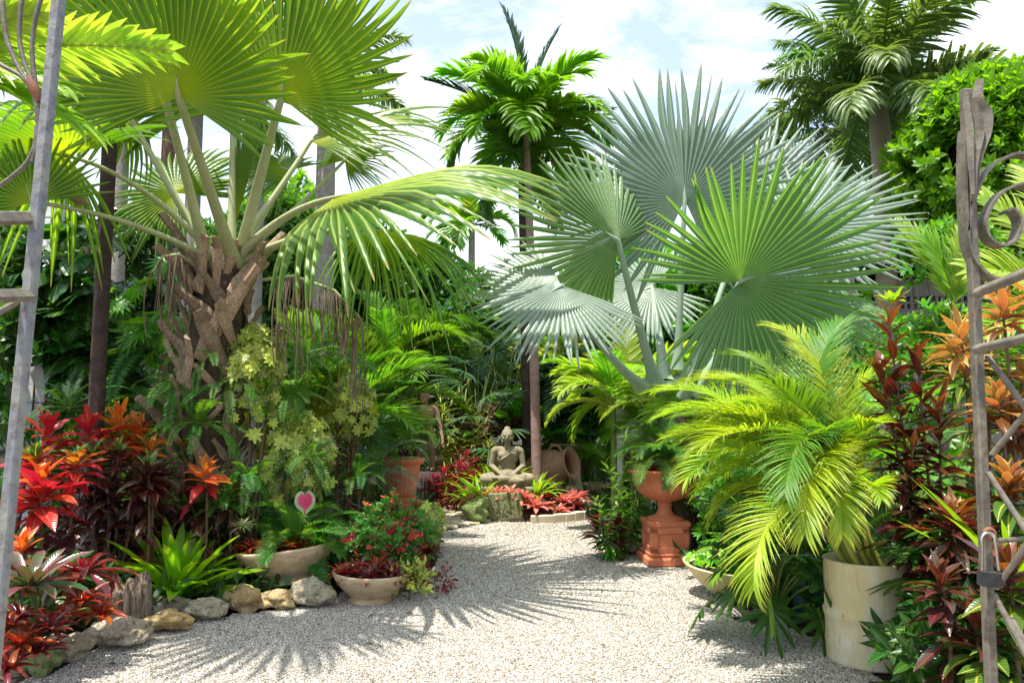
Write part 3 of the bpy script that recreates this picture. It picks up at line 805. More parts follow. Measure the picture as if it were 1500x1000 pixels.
def fern(label, base, n, s, mat='fern', seed=1, name='fern', group=None, e0=75, e1=0, tilt=None):
    fr = pin_set(mat, 'stem_green', 3, Ln=1.0, n=34, ll=.13, lw=.03, bend=1.3, droop=.2, v=.1, a0=85, a1=65, t0=.08, nl=2, rr=.005, lp=lance)
    rs = np.random.RandomState(seed); t = thing(name, label, 'fern', base, group)
    for k in range(n):
        q = (k + .5) / n
        put('frond', fr[k % 3], t, pose((0, 0, 0), 2.4 * k + seed + rs.normal(0, .2), R(e0 + (e1 - e0) * q) + rs.normal(0, .1), s * rs.uniform(.7, 1.15), rs.normal(0, .2)))
    return t

def lobed_leaf(mat, Ln=1, W=.8, n=2, **k):
    key = ('lob', mat, Ln, W, n, tuple(sorted(k.items())))
    if key not in _cache: _cache[key] = [radial(Ln, W, seed=i, **{**k, 'droop': k.get('droop', .35) * (.7 + .6 * i)}).mesh(mat + '_blade', MT[mat]) for i in range(n)]
    return _cache[key]

def aroid(name, label, base, n, h, s, meshes, seed=1, spread=.6, cat='plant', arc=(0, 6.2832), e0=35, e1=-35, group=None, pm='stem_green', pr=.009, leafname='leaf'):
    """long petioles from the base, each with one broad blade (leaf > petiole)"""
    rs = np.random.RandomState(seed); t = thing(name, label, cat, base, group)
    for k in range(n):
        q = (k + .5) / n
        az = arc[0] + (arc[1] - arc[0]) * ((k * .618) % 1) + rs.normal(0, .15); rr = spread * (.35 + .65 * q) * rs.uniform(.8, 1.15); hh = h * (1.05 - .65 * q) * rs.uniform(.85, 1.15)
        e = np.array([rr * math.cos(az), rr * math.sin(az), hh]); M = pose(e, az + rs.normal(0, .25), R(e0 + (e1 - e0) * q) + rs.normal(0, .2), s * rs.uniform(.75, 1.15), rs.normal(0, .3))
        o = put(leafname, meshes[rs.randint(len(meshes))], t, M)
        pm_ = MB(); add_tube(pm_, curve_pts((0, 0, 0), e, -.12 * hh, 7, (math.cos(az) * -.06, math.sin(az) * -.06, 0)), [pr * 1.5, pr * 1.3, pr * 1.2, pr, pr, pr * .9, pr * .7], 5)
        put('petiole', pm_.mesh('petiole', S[pm]), o, M.inverted())
    return t

def rock(name, label, px, pyb, wpx, hpx, mat, seed, cat='rock', depth=.8, group='limestone rocks edging the bed', rough=.16, sub=4, z=0.0):
    import bmesh
    p = G(px, pyb, z); Y = p[1]; w_ = wpx / FPX * Y; h = hpx / FPX * Y
    bm = bmesh.new(); bmesh.ops.create_icosphere(bm, subdivisions=sub, radius=1)
    off = Vector((seed * 7.3, seed * 3.1, seed))
    for v in bm.verts:
        d = v.co.normalized()
        q = 1 + .30 * mnoise.noise(d * 1.3 + off) * 2 + rough * mnoise.noise(d * 3.1 + off) * 1.6 + .13 * mnoise.noise(d * 7 + off) + .07 * mnoise.noise(d * 16 + off) - .06 * max(0, mnoise.noise(d * 11 - off) - .15)
        # chip it with flat facets
        for j in range(5):
            nn = mnoise.random_unit_vector() if False else Vector((math.sin(seed * 3 + j * 2.1), math.cos(seed * 5 + j * 1.7), math.sin(seed + j * 3.3))).normalized()
            dd = d.dot(nn) * q
            if dd > .74: q *= .74 / dd * .6 + .4
        v.co = Vector((d.x * q * w_ / 2 * 1.06, d.y * q * w_ / 2 * depth, d.z * q * h / 2 * .98))
    zmin = min(v.co.z for v in bm.verts)
    me = bpy.data.meshes.new(name); bm.to_mesh(me); bm.free()
    for f in me.polygons: f.use_smooth = True
    me.materials.append(S[mat])
    o = put(name, me); o.location = (p[0], p[1] + w_ * depth * .4, z + h * .5 - .012); o.rotation_euler = (0, 0, seed)
    o.rotation_euler = (0, 0, .3 * math.sin(seed))
    return tag(o, label, cat, group)
# ================================================================ buildings and walls at the back
def far_building():
    Y = 17.0
    c = P(1360, 430, Y)
    t = thing('outbuilding', 'weathered concrete outbuilding with a corrugated roof behind the red croton', 'building', (c[0], Y, 0))
    x0 = P(1285, 430, Y)[0] - c[0]; x1 = P(1470, 430, Y)[0] - c[0]; z1 = H(410, Y); zb0, zb1 = H(452, Y), H(434, Y)
    mb = MB()
    V, F = box(((x0 + x1) / 2, .1, zb0 / 2), (x1 - x0, .2, zb0)); mb.add(V, F, smooth=False)
    V, F = box(((x0 + x1) / 2, .1, (zb1 + z1) / 2), (x1 - x0, .2, z1 - zb1)); mb.add(V, F, smooth=False)
    mb.obj('wall', S['concrete'], t)
    mb = MB(); V, F = box(((x0 + x1) / 2, .26, (zb0 + zb1) / 2), (x1 - x0, .02, zb1 - zb0 + .1)); mb.add(V, F, smooth=False); mb.obj('interior_shade', S['opening_shade'], t)  # near-black sheet standing in for the unlit inside behind the fins
    n = 20; wv = (x1 - x0) / n
    V, F = box((0, 0, 0), (wv * .42, .18, zb1 - zb0 - .006)); fin = MB().add(V, F, smooth=False).mesh('block_fin', S['concrete'])
    for i in range(n): put('block_fin', fin, t, Matrix.Translation((x0 + wv * (i + .5), .1, (zb0 + zb1) / 2)))
    V, F = box(((x0 + x1) / 2, .1, (zb0 + zb1) / 2), (x1 - x0, .14, .06)); MB().add(V, F, smooth=False).obj('block_course', S['concrete'], t)
    # corrugated roof sheets
    zr = H(392, Y); nx = 120; X = np.linspace(x0 - .6, x1 + .4, nx); V = []
    for k, (yy, zz) in enumerate(((-.5, zr), (2.8, zr + .55))):
        for x in X: V.append((x, yy, zz + .022 * math.sin(x * 62)))
    for k, (yy, zz) in enumerate(((-.5, zr - .006), (2.8, zr + .544))):
        for x in X: V.append((x, yy, zz + .022 * math.sin(x * 62)))
    F = [(i, i + 1, nx + i + 1, nx + i) for i in range(nx - 1)] + [(2 * nx + i, 2 * nx + i + 1, i + 1, i) for i in range(nx - 1)]
    MB().add(V, F).obj('roof', S['roof_metal'], t)
    V, F = box(((x0 + x1) / 2, .5, (z1 + zr) / 2), (x1 - x0, .02, zr - z1 + .2)); MB().add(V, F, smooth=False).obj('eaves_shade', S['opening_shade'], t)  # solid near-black sheet painted in as the shade under the roof
far_building()
def far_roof():
    Y = 26.0; c = P(1360, 336, Y); t = thing('shed_roof', 'pale metal roof of a far shed just under the tree', 'roof', (c[0], Y, 0))
    z = c[2]; nx = 90; X = np.linspace(-2.2, 2.2, nx)
    V = [(x, 0, z + .03 * math.sin(x * 30)) for x in X] + [(x, 3, z + .7 + .03 * math.sin(x * 30)) for x in X]
    MB().add(V, [(i, i + 1, nx + i + 1, nx + i) for i in range(nx - 1)]).obj('roof_sheet', S['roof_metal'], t)
    V, F = box((0, .3, z / 2 - .05), (4.2, .2, z)); MB().add(V, F, smooth=False).obj('wall', S['concrete'], t)
far_roof()
def white_pillar():
    Y = 8.5; p = P(70, 400, Y); t = thing('garden_pillar', 'rough whitewashed square pillar behind the left gate post', 'pillar', (p[0], Y, 0))
    h = H(235, Y)
    for i, z0 in enumerate(np.arange(0, h, .42)):
        V, F = box((random.gauss(0, .004), 0, z0 + .208), (.2, .2, .412), .012, .003); MB().add(V, F, smooth=False).obj('block', S['whitewash'], t)
white_pillar()

# ================================================================ gates
def arc_pts(cx, cz, r0, r1, a0, a1, n=36, y=0.0):
    a = np.linspace(R(a0), R(a1), n); r = np.linspace(r0, r1, n)
    return np.c_[cx + r * np.cos(a), np.full(n, y), cz + r * np.sin(a)]
def flat_bar(pts, wdt, thk, mb, side=(0, 1, 0)):
    """flat iron: wide along side, thin across"""
    pts = np.asarray(pts, float); T = np.gradient(pts, axis=0); V = []; sd_ = nrm(side)
    for i in range(len(pts)):
        b = nrm(np.cross(T[i], sd_)); w_ = wdt[i] if np.ndim(wdt) else wdt
        for s_, q in ((-1, -1), (1, -1), (1, 1), (-1, 1)): V.append(pts[i] + sd_ * s_ * w_ / 2 + b * q * thk / 2)
    F = [(i * 4 + k, i * 4 + (k + 1) % 4, i * 4 + 4 + (k + 1) % 4, i * 4 + 4 + k) for i in range(len(pts) - 1) for k in range(4)]
    mb.add(V, F, smooth=False); mb.add(V[:4][::-1], [(0, 1, 2, 3)], smooth=False); mb.add(V[-4:], [(0, 1, 2, 3)], smooth=False)

def bar_between(a, b, w_, d_, mat, parent, base, name, up=(0, -1, 0), bev=.004):
    a = np.asarray(a, float) - base; b = np.asarray(b, float) - base
    Ln = np.linalg.norm(b - a); V, F = box((Ln / 2, 0, 0), (Ln, w_, d_), bev)
    put(name, MB().add(V, F, smooth=False).mesh(name, S[mat]), parent, mat4(frame(b - a, up, a)))

def right_gate():
    Y = 2.15; px = lambda x, y, Yd=Y: P(x, y, Yd)
    base = np.array([px(1440, 900)[0], Y, 0]); t = thing('iron_gate', 'weathered wrought iron gate with scrolls at the right edge', 'gate', base)
    top = px(1414, 132); bot = px(1452, 1000); d = (top - bot); foot = bot - d * ((bot[2] - .02) / d[2])
    bar_between(foot, top, .026, .03, 'iron_warm', t, base, 'gate_stile')
    k = Y / FPX
    # rails going off to the right, the gate leaf turned a little away
    for (ya, yb, nm) in ((432, 403, 'gate_rail'), (513, 497, 'gate_rail')):
        a = px(1420, ya); b = px(1560, 2 * yb - ya - 0, Y - .28); bar_between(a + [0, -.03, 0], b + [0, -.03, 0], .022, .034, 'iron_warm', t, base, nm)
    # diagonal bars
    for (a, b) in (((1436, 522), (1560, 690)), ((1443, 665), (1560, 520)), ((1437, 690), (1560, 880)), ((1448, 858), (1560, 700)), ((1445, 865), (1560, 1080)), ((1470, 900), (1560, 1060))):
        bar_between(px(*a) + [0, -.03, 0], px(b[0], b[1], Y - .2) + [0, -.03, 0], .014, .016, 'iron_warm', t, base, 'diagonal_bar')
    bar_between(px(1452, 789) + [0, -.03, 0], px(1560, 780, Y - .2) + [0, -.03, 0], .014, .012, 'iron_warm', t, base, 'cross_bar')
    # scroll: an outer hoop that starts at the stile and curls inwards
    mb = MB(); c = px(1492, 318) - base
    a = np.linspace(R(170), R(330), 30)
    pts = []
    ctrl = [(1414, 285), (1413, 340), (1419, 372), (1437, 400), (1462, 412), (1492, 405), (1520, 380), (1535, 330), (1530, 280), (1505, 240), (1478, 228), (1448, 240), (1428, 265), (1417, 300)]
    def spline(ctrl, n=8):
        q = [np.array(ctrl[0])] + [np.array(c_) for c_ in ctrl] + [np.array(ctrl[-1])]; o = []
        for i in range(1, len(q) - 2):
            for s_ in np.linspace(0, 1, n, endpoint=False):
                o.append(.5 * ((2 * q[i]) + (-q[i - 1] + q[i + 1]) * s_ + (2 * q[i - 1] - 5 * q[i] + 4 * q[i + 1] - q[i + 2]) * s_ ** 2 + (-q[i - 1] + 3 * q[i] - 3 * q[i + 1] + q[i + 2]) * s_ ** 3))
        return np.array(o + [np.array(ctrl[-1], float)])
    P3 = lambda L_, dy=0.0: np.array([px(x, y) - base + [0, dy, 0] for x, y in L_])
    flat_bar(P3(spline([(1411, 190), (1409, 250), (1411, 320), (1418, 370), (1440, 402), (1466, 410), (1500, 398), (1530, 365), (1540, 300)])), .045, .008, mb, (0, 1, 0)); mb.obj('scroll', S['iron_warm'], t)
    mb = MB(); flat_bar(P3(spline([(1413, 340), (1420, 300), (1440, 255), (1470, 232), (1500, 228), (1535, 240), (1550, 280)])), .045, .008, mb); mb.obj('scroll', S['iron_warm'], t)
    mb = MB(); flat_bar(P3(spline([(1530, 330), (1522, 290), (1495, 272), (1462, 285), (1441, 318), (1442, 345), (1460, 360), (1480, 356), (1490, 335), (1488, 318), (1478, 308), (1470, 312)])), .045, .007, mb); mb.obj('scroll', S['iron_warm'], t)
    # leaf shaped finial of three bent straps
    for i, (cs, wd) in enumerate((([(1418, 298), (1424, 240), (1436, 200), (1437, 170), (1425, 148), (1428, 122)], .03), ([(1416, 295), (1419, 240), (1426, 200), (1421, 170), (1412, 150)], .022), ([(1414, 290), (1411, 240), (1410, 200), (1405, 165), (1403, 140)], .018))):
        s_ = spline(cs, 6); mb = MB(); n_ = len(s_); wdt = wd * (.35 + .65 * np.sin(np.linspace(.15, 2.7, n_)))
        flat_bar(P3(s_, -.024 - .006 * i), wdt * 1.1, .005, mb, (0.9, -.45, 0)); mb.obj('leaf_strap', S['iron_warm'], t)
    # hasp ring and padlock
    mb = MB(); c = px(1438, 779) - base + [0, -.035, 0]; add_tube(mb, arc_pts(c[0], c[2], .014, .014, 0, 360, 20, c[1]), .006, 8); mb.obj('hasp', S['rust'], t)
    lk = px(1436, 842) + np.array([0, -.045, 0]); L_ = thing('padlock', 'black padlock hanging open from the right gate post', 'padlock', lk)
    V, F = box((0, 0, 0), (.062, .022, .042), .004); MB().add(V, F, smooth=False).obj('lock_body', S['lock_body'], L_, Matrix.Rotation(R(6), 4, 'Y'))
    mb = MB(); pts = np.vstack([[(-.022, 0, .02), (-.018, 0, .085)], arc_pts(0, .105, .018, .018, 175, 5, 10), [(.02, 0, .085), (.024, 0, .022)]]); add_tube(mb, pts, .0045, 8); mb.obj('shackle', S['steel'], L_)
right_gate()

def left_gate():
    Y = 1.85; px = lambda x, y, Yd=Y: P(x, y, Yd)
    base = np.array([px(0, 900)[0], Y, 0]); t = thing('iron_gate', 'blue grey rusted iron gate leaf crossing the left edge', 'gate', base)
    top = px(92, -60); bot = px(2, 850); d = top - bot; foot = bot - d * ((bot[2] - .02) / d[2])
    bar_between(foot, top, .026, .03, 'iron', t, base, 'gate_stile')
    for (ya, yb, th) in ((319, 322, .036), (432, 436, .034)):
        bar_between(px(45, ya), px(-90, yb, Y - .35), .022, th * .85, 'iron_warm', t, base, 'gate_rail')
    P3 = lambda L_: np.array([px(x, y, Y + .02) - base for x, y in L_])
    for cs in ([(4, -40), (4, 20), (10, 60), (22, 90), (36, 115), (50, 128)], [(40, -40), (30, 10), (28, 60), (36, 95), (50, 125)], [(68, -30), (52, 25), (46, 70), (50, 110), (54, 130)], [(-30, 75), (5, 98), (30, 110), (46, 128), (54, 150), (55, 180)], [(54, 185), (52, 215), (40, 240), (15, 262), (-20, 285)], [(54, 150), (57, 175), (54, 215), (47, 238)]):
        mb = MB(); n_ = 24; q = np.array(cs, float); tt = np.linspace(0, len(cs) - 1, n_)
        s_ = np.c_[np.interp(tt, range(len(cs)), q[:, 0]), np.interp(tt, range(len(cs)), q[:, 1])]
        for _ in range(3): s_[1:-1] = (s_[:-2] + 2 * s_[1:-1] + s_[2:]) / 4
        add_tube(mb, P3(s_), .0062, 7, caps=True); mb.obj('scroll_rod', S['iron_warm'], t)
    mb = MB(); add_tube(mb, P3([(42, 112), (48, 125), (53, 138), (56, 150)]), [.006, .014, .012, .006], 9); mb.obj('collar', S['rust'], t)
    bar_between(px(30, 440, Y + .01), px(-80, 500, Y - .3), .016, .016, 'iron_warm', t, base, 'diagonal_bar')
left_gate()

# ================================================================ the big green fan palm on the left
def left_palm():
    heart = P(326, 392, 6.90); base = B(318, 7.30)
    t = thing('fan_palm', 'big green fan palm leaning over the left bed with a thick boot covered trunk', 'palm', base)
    hb = heart - base
    mb = MB(); pts = curve_pts((0, 0, 0), hb + [0, 0, -.05], 0, 12, (-.06, 0, 0)); add_tube(mb, pts, np.linspace(.27, .22, 12), 20)
    add_tube(mb, [pts[-1], pts[-1] + [0, 0, .2]], [.22, .05], 20); mb.obj('trunk', S['fiber'], t)
    rs = np.random.RandomState(3)
    # criss-cross leaf bases
    boots = []
    for i in range(4):
        nl = 6; m = MB(); V = []
        for k in range(nl + 1):
            q = k / nl; wd = (.062 - .022 * q) * (1 + .25 * math.sin(i * 2 + q * 6)); x = q * (.44 + .06 * i); z = .02 + .13 * q ** 1.6 + .012 * math.sin(q * 11 + i)
            for yy, zz in ((-1, 0), (-.5, .02), (.5, .02), (1, 0)): V.append((x, yy * wd, z + zz))
            for yy, zz in ((1, -.015), (-1, -.015)): V.append((x, yy * wd, z + zz))
        F = [(k * 6 + j, k * 6 + (j + 1) % 6, k * 6 + 6 + (j + 1) % 6, k * 6 + 6 + j) for k in range(nl) for j in range(6)]
        m.add(V, F, smooth=False); m.add(V[-6:], [list(range(6))], smooth=False)
        boots.append(m.mesh('leaf_base', S['boot']))
    for k in range(120):
        q = (k + .5) / 120; z = q * hb[2] * .98; ctr = np.array([np.interp(z, pts[:, 2], pts[:, 0]), np.interp(z, pts[:, 2], pts[:, 1]), z])
        az = 2.39996 * k; rr = .25 - .03 * q
        nn = np.array([math.cos(az), math.sin(az), 0]); tang = np.array([-math.sin(az), math.cos(az), 0])
        if rs.rand() < .12: continue
        d = nrm(np.array([0, 0, 1]) * .85 + tang * ((1 if k % 2 else -1) * rs.uniform(.3, .85)) + nn * rs.uniform(.02, .16))
        put('leaf_base', boots[k % 4], t, mat4(frame(d, nn, ctr + nn * rr - d * .14, rs.uniform(.55, 1.3))))
    for k in range(22):       # sheaths that wrap the foot of the stalks
        az = 2.39996 * k; nn = np.array([math.cos(az), math.sin(az), 0]); q = k / 22
        d = nrm(np.array([0, 0, 1]) + nn * rs.uniform(.1, .5) + np.array([-nn[1], nn[0], 0]) * rs.uniform(-.4, .4))
        put('leaf_base', boots[k % 4], t, mat4(frame(d, nn, hb + [0, 0, -.22 + .1 * q] + nn * (.2 - .08 * q), rs.uniform(.55, .9))))
    up = lambda x, y, z: nrm((x, y, z))
    A = dict(nseg=46, fold=.12, pleat=.8)
    Lf = [  # hub, tip, normal, options
        (P(262, 142, 5.2), P(225, -150, 4.6), up(.05, .8, .6), dict(span=R(235), split=.66, droop=.25, shape=.42, seed=1, nseg=46, Rr=1.32, fold=.32)),
        (P(412, 143, 5.9), P(450, -130, 5.6), up(.1, .75, .6), dict(span=R(235), split=.64, droop=.25, shape=.36, seed=2, nseg=44, Rr=1.4, fold=.32)),
        (P(342, 125, 7.13), P(335, -90, 7.59), up(.0, -.8, .3), dict(span=R(230), split=.6, droop=.2, shape=.3, seed=3)),
        (P(173, 140, 6.79), P(10, 60, 6.55), up(-.2, .4, .9), dict(span=R(280), split=.55, droop=.5, shape=.2, seed=4)),
        (P(455, 207, 7.24), P(655, 128, 7.47), up(-.45, -.62, .6), dict(span=R(150), split=.5, droop=.35, shape=.5, seed=5, nseg=34)),
        (P(490, 290, 6.44), P(805, 205, 6.0), up(-.10, -.42, .90), dict(span=R(200), split=.6, droop=.2, shape=.22, seed=6, tipdroop=.2, nseg=42, Rr=1.93, cup=-.04)),
        (P(545, 338, 6.79), P(740, 365, 6.44), up(.15, -.42, .9), dict(span=R(210), split=.5, droop=.5, shape=.35, seed=7, tipdroop=.5, Rr=1.18, cup=-.18)),
        (P(258, 283, 8.16), P(165, 225, 8.51), up(.1, -.92, .3), dict(span=R(300), split=.6, droop=.2, shape=.2, seed=8, Rr=0.95)),
        (P(98, 228, 6.09), P(-60, 200, 5.63), up(-.2, .3, .9), dict(span=R(260), split=.5, droop=.5, seed=9, Rr=1.34)),
        (P(45, 296, 5.75), P(10, 150, 5.75), up(.0, -.9, .35), dict(span=R(190), split=.5, droop=.1, seed=10, nseg=26, Rr=0.69)),
        (P(425, 250, 7.70), P(330, 215, 7.70), up(.2, -.7, .6), dict(span=R(220), split=.5, droop=.4, seed=11, Rr=0.73)),
        (P(505, 235, 7.93), P(560, 180, 8.05), up(.2, -.6, .7), dict(span=R(260), split=.5, droop=.4, seed=12, Rr=0.56)),
    ]
    Lf.append((np.array([-2.9, 4.7, 5.6]), np.array([-2.5, 3.4, 5.8]), up(.1, .3, .95), dict(span=R(300), split=.6, droop=.2, shape=.2, seed=15, Rr=1.35)))  # extra leaf, unseen above the frame, added to cast shade on the gravel
    for i, (hub, tip, nn, o) in enumerate(Lf):
        o = {**A, **o}
        h2 = heart + np.array([rs.normal(0, .05), rs.normal(0, .04), rs.normal(0, .04)])
        if hub[0] < heart[0]: h2[0] -= .07
        else: h2[0] += .07
        sag = (.0, -.02, 0, .02, .05, -.12, -.12, .02, -.16, -.1, .03, .05, -.1)[i]
        fan_at(t, base, h2, hub, tip, nn, 'fan_green', 'petiole', sag=sag, pr=(.062, .030) if i < 7 else (.045, .022), **o)
    # hanging strips of the broken leaf
    hang = fan(1.0, 22, R(70), split=.3, droop=.1, fold=.7, seed=21, pleat=.8)
    hp = P(552, 338, 6.67)
    put('fan_leaf', hang.mesh('fan_green_fan', MT['fan_green']), t, mat4(frame((.05, -.05, -1), (0, -1, .1), hp - base, .92)))
    # young unopened spear
    mb = MB(); a = P(345, 330, 7.01) - base; b_ = P(372, 120, 7.13) - base
    put('spear_leaf', fan(np.linalg.norm(b_ - a), 14, R(16), split=.75, droop=0, fold=0, pleat=1.5, seed=31).mesh('fan_green_fan', MT['fan_green']), t, mat4(frame(b_ - a, (0, -1, 0), a)))
    # old fruit stalks hanging with brown strings
    for (x0, y0, pts_, n_, ln) in ((290, 392, [(262, 372), (238, 376), (222, 400)], 20, .62), (385, 410, [(430, 404), (490, 425), (530, 468)], 46, .85)):
        m = MB(); q = [P(x0, y0, 6.8)] + [P(a_, b_, 6.45) for a_, b_ in pts_]; q = np.array(q) - base
        tt = np.linspace(0, len(q) - 1, 16); cp = np.c_[[np.interp(tt, range(len(q)), q[:, j]) for j in range(3)]].T
        add_tube(m, cp, np.linspace(.018, .006, 16), 6); st = m.obj('flower_stalk', S['petiole'], t)
        for k in range(n_):
            f = .15 + .85 * rs.rand(); p = np.array([np.interp(f * (len(q) - 1), range(len(q)), q[:, j]) for j in range(3)])
            l_ = ln * rs.uniform(.45, 1.1); e = p + [rs.normal(0, .05), rs.normal(0, .05), -l_]
            s_ = MB(); add_tube(s_, curve_pts(p, e, -.02, 7, (rs.normal(0, .02), -.03, .03)), np.linspace(.0075, .005, 7), 5); s_.obj('string', S['flower_stalk'], st)
left_palm()

# ================================================================ the silver fan palm
def silver_palm():
    base = B(985, 8.3); heart = P(985, 575, 8.25)
    t = thing('silver_fan_palm', 'large silver blue fan palm with round pleated leaves right of the path', 'palm', base)
    mb = MB(); add_tube(mb, [(0, 0, 0), (0, 0, (heart - base)[2] - .25)], [.19, .15], 16); mb.obj('trunk', S['fiber'], t)
    up = lambda x, y, z: nrm((x, y, z))
    A = dict(nseg=46, fold=.08, pleat=.75, split=.6, droop=.04, jit=.035)
    Lf = [
        (P(1003, 293, 7.9), P(1000, 92, 7.8), up(0, -.9, .3), 'fan_silver', dict(span=R(310), shape=.2, seed=41, nseg=54), 0),
        (P(905, 352, 7.5), P(785, 270, 7.2), up(-.3, -.85, .3), 'fan_silvergreen', dict(span=R(255), shape=.12, seed=42, vfold=.5, Rr=1.15), .05),
        (P(822, 418, 7.3), P(745, 462, 7.0), up(-.42, -.88, .22), 'fan_silver', dict(span=R(235), shape=.1, seed=43, Rr=.98, droop=.05), .1),
        (P(1085, 412, 7.1), P(1300, 345, 6.9), up(.12, .9, .38), 'fan_silvergreen', dict(span=R(320), shape=.22, seed=44, nseg=54, vfold=.3), -.04),
        (P(1165, 335, 8.0), P(1345, 235, 8.1), up(-.2, -.75, .5), 'fan_silver', dict(span=R(215), shape=.3, seed=45, Rr=1.36), 0),
        (P(1098, 300, 8.7), P(1195, 180, 8.8), up(-.1, -.9, .4), 'fan_silver', dict(span=R(200), shape=.25, seed=46), 0),
        (P(955, 420, 8.9), P(900, 440, 9.0), up(-.4, -.7, .6), 'fan_silver', dict(span=R(280), shape=.2, seed=48, Rr=.95), 0),
        (P(1190, 440, 8.7), P(1330, 460, 8.8), up(.3, -.6, .7), 'fan_silvergreen', dict(span=R(250), shape=.3, seed=49, Rr=1.0, droop=.1), 0),
    ]
    hs = [(992, 520), (960, 540), (940, 545), (1005, 560), (1015, 560), (1010, 545), (975, 540), (965, 550), (1030, 560)]
    for (hub, tip, nn, mk, o, sag), hp in zip(Lf, hs):
        o = {**A, **o}; fan_at(t, base, P(hp[0], hp[1] + 20, 8.2), hub, tip, nn, mk, 'petiole_silver', sag=sag, pr=(.062, .032), **o)
silver_palm()

# ================================================================ centre island: mound, edging, stones, figure
isl = B(772, 11.95)
def island():
    n = 28; V = [(0, 0, .34)]; F3 = []; rr = [.45, .75, .95, 1.05]; zz = [.31, .22, .08, -.01]
    for r_, z_ in zip(rr, zz):
        for k in range(n):
            a = 6.2832 * k / n; V.append((r_ * math.cos(a) * (1 + .05 * math.sin(3 * a)), r_ * math.sin(a), z_ + .015 * math.sin(k * 2.3)))
    F3 = [(0, 1 + k, 1 + (k + 1) % n) for k in range(n)]
    mb = MB(); mb.add(V, F3)
    F4 = [(1 + i * n + k, 1 + (i + 1) * n + k, 1 + (i + 1) * n + (k + 1) % n, 1 + i * n + (k + 1) % n) for i in range(3) for k in range(n)]
    mb.F.append(np.array(F4)); mb.MI.append(np.zeros(len(F4), int)); mb.S.append(np.ones(len(F4), bool))
    o = mb.obj('planting_mound', S['soil']); o.location = tuple(isl); tag(o, kind='structure')
    t = thing('brick_edging', 'curved row of pale bricks edging the planting island around the seated statue', 'edging', isl)
    V, F = box((0, 0, 0), (.17, .10, .14), .01); bm_ = MB().add(V, F, smooth=False).mesh('brick', S['brick'])
    for a in np.arange(-84, 100, 8.6):
        q = R(a); put('brick', bm_, t, Matrix.Translation((1.1 * math.cos(q), 1.1 * math.sin(q), .055 + random.gauss(0, .008))) @ Matrix.Rotation(q + R(90) + random.gauss(0, .06), 4, 'Z'))
island()
rock('rock', 'squarish mossy green stone left of the coral block', 697, 768, 36, 40, 'moss_rock', 3.3, group='stones in front of the seated statue', depth=1, z=0)
def coral_block():
    import bmesh
    p = G(740, 764); w_ = 52 / FPX * p[1]; h = 41 / FPX * p[1]
    bm = bmesh.new(); bmesh.ops.create_cube(bm, size=1); bmesh.ops.subdivide_edges(bm, edges=bm.edges[:], cuts=14, use_grid_fill=True)
    for v in bm.verts:
        c = v.co.copy(); d = c.normalized(); r_ = .5 / max(abs(c.x), abs(c.y), abs(c.z)) if False else 1
        sph = d * .62; c = c * .8 + sph * .2
        q = mnoise.noise(Vector(c * 9)) * .028 + mnoise.noise(Vector(c * 22)) * .02
        c += d * q; v.co = Vector((c.x * w_, c.y * w_ * .8, c.z * h * 1.05))
    me = bpy.data.meshes.new('coral_stone_block'); bm.to_mesh(me); bm.free()
    for f in me.polygons: f.use_smooth = True
    me.materials.append(S['coral_green'])
    o = put('coral_stone_block', me); o.location = (p[0], p[1] + w_ * .4, h / 2 - .01); tag(o, 'large pitted coral stone block in front of the seated statue', 'stone block', 'stones in front of the seated statue')
coral_block()

def blobs(items, voxel, name, mat, parent, sm_=4, fac=.5):
    """ellipsoids and tapered limbs fused into one continuous surface"""
    mb = MB()
    def sph(c, r, rot=None):
        n, m = 14, 20; V = []
        for i in range(n + 1):
            th = math.pi * i / n
            for k in range(m):
                a = 6.2832 * k / m; V.append((math.sin(th) * math.cos(a), math.sin(th) * math.sin(a), math.cos(th)))
        V = np.array(V) * r
        if rot is not None: V = V @ np.array(Matrix.Rotation(rot[0], 3, rot[1])).T
        F = [(i * m + k, (i + 1) * m + k, (i + 1) * m + (k + 1) % m, i * m + (k + 1) % m) for i in range(n) for k in range(m)]
        mb.add(V + np.array(c), F)
    for it in items:
        if it[0] == 'e': sph(it[1], np.array(it[2]), it[3] if len(it) > 3 else None)
        else:
            _, a, b_, r0, r1 = it; a = np.array(a, float); b_ = np.array(b_, float); L_ = np.linalg.norm(b_ - a); n = max(3, int(L_ / (min(r0, r1) * .35)))
            V, F, U = tube(np.linspace(a, b_, n + 1), np.linspace(r0, r1, n + 1), 16)
            mb.add(V, F); sph(a, np.full(3, r0)); sph(b_, np.full(3, r1))
    o = mb.obj(name, S[mat], parent)
    md = o.modifiers.new('fuse', 'REMESH'); md.mode = 'VOXEL'; md.voxel_size = voxel; md.use_smooth_shade = True
    m2 = o.modifiers.new('soften', 'SMOOTH'); m2.iterations = sm_; m2.factor = fac
    return o

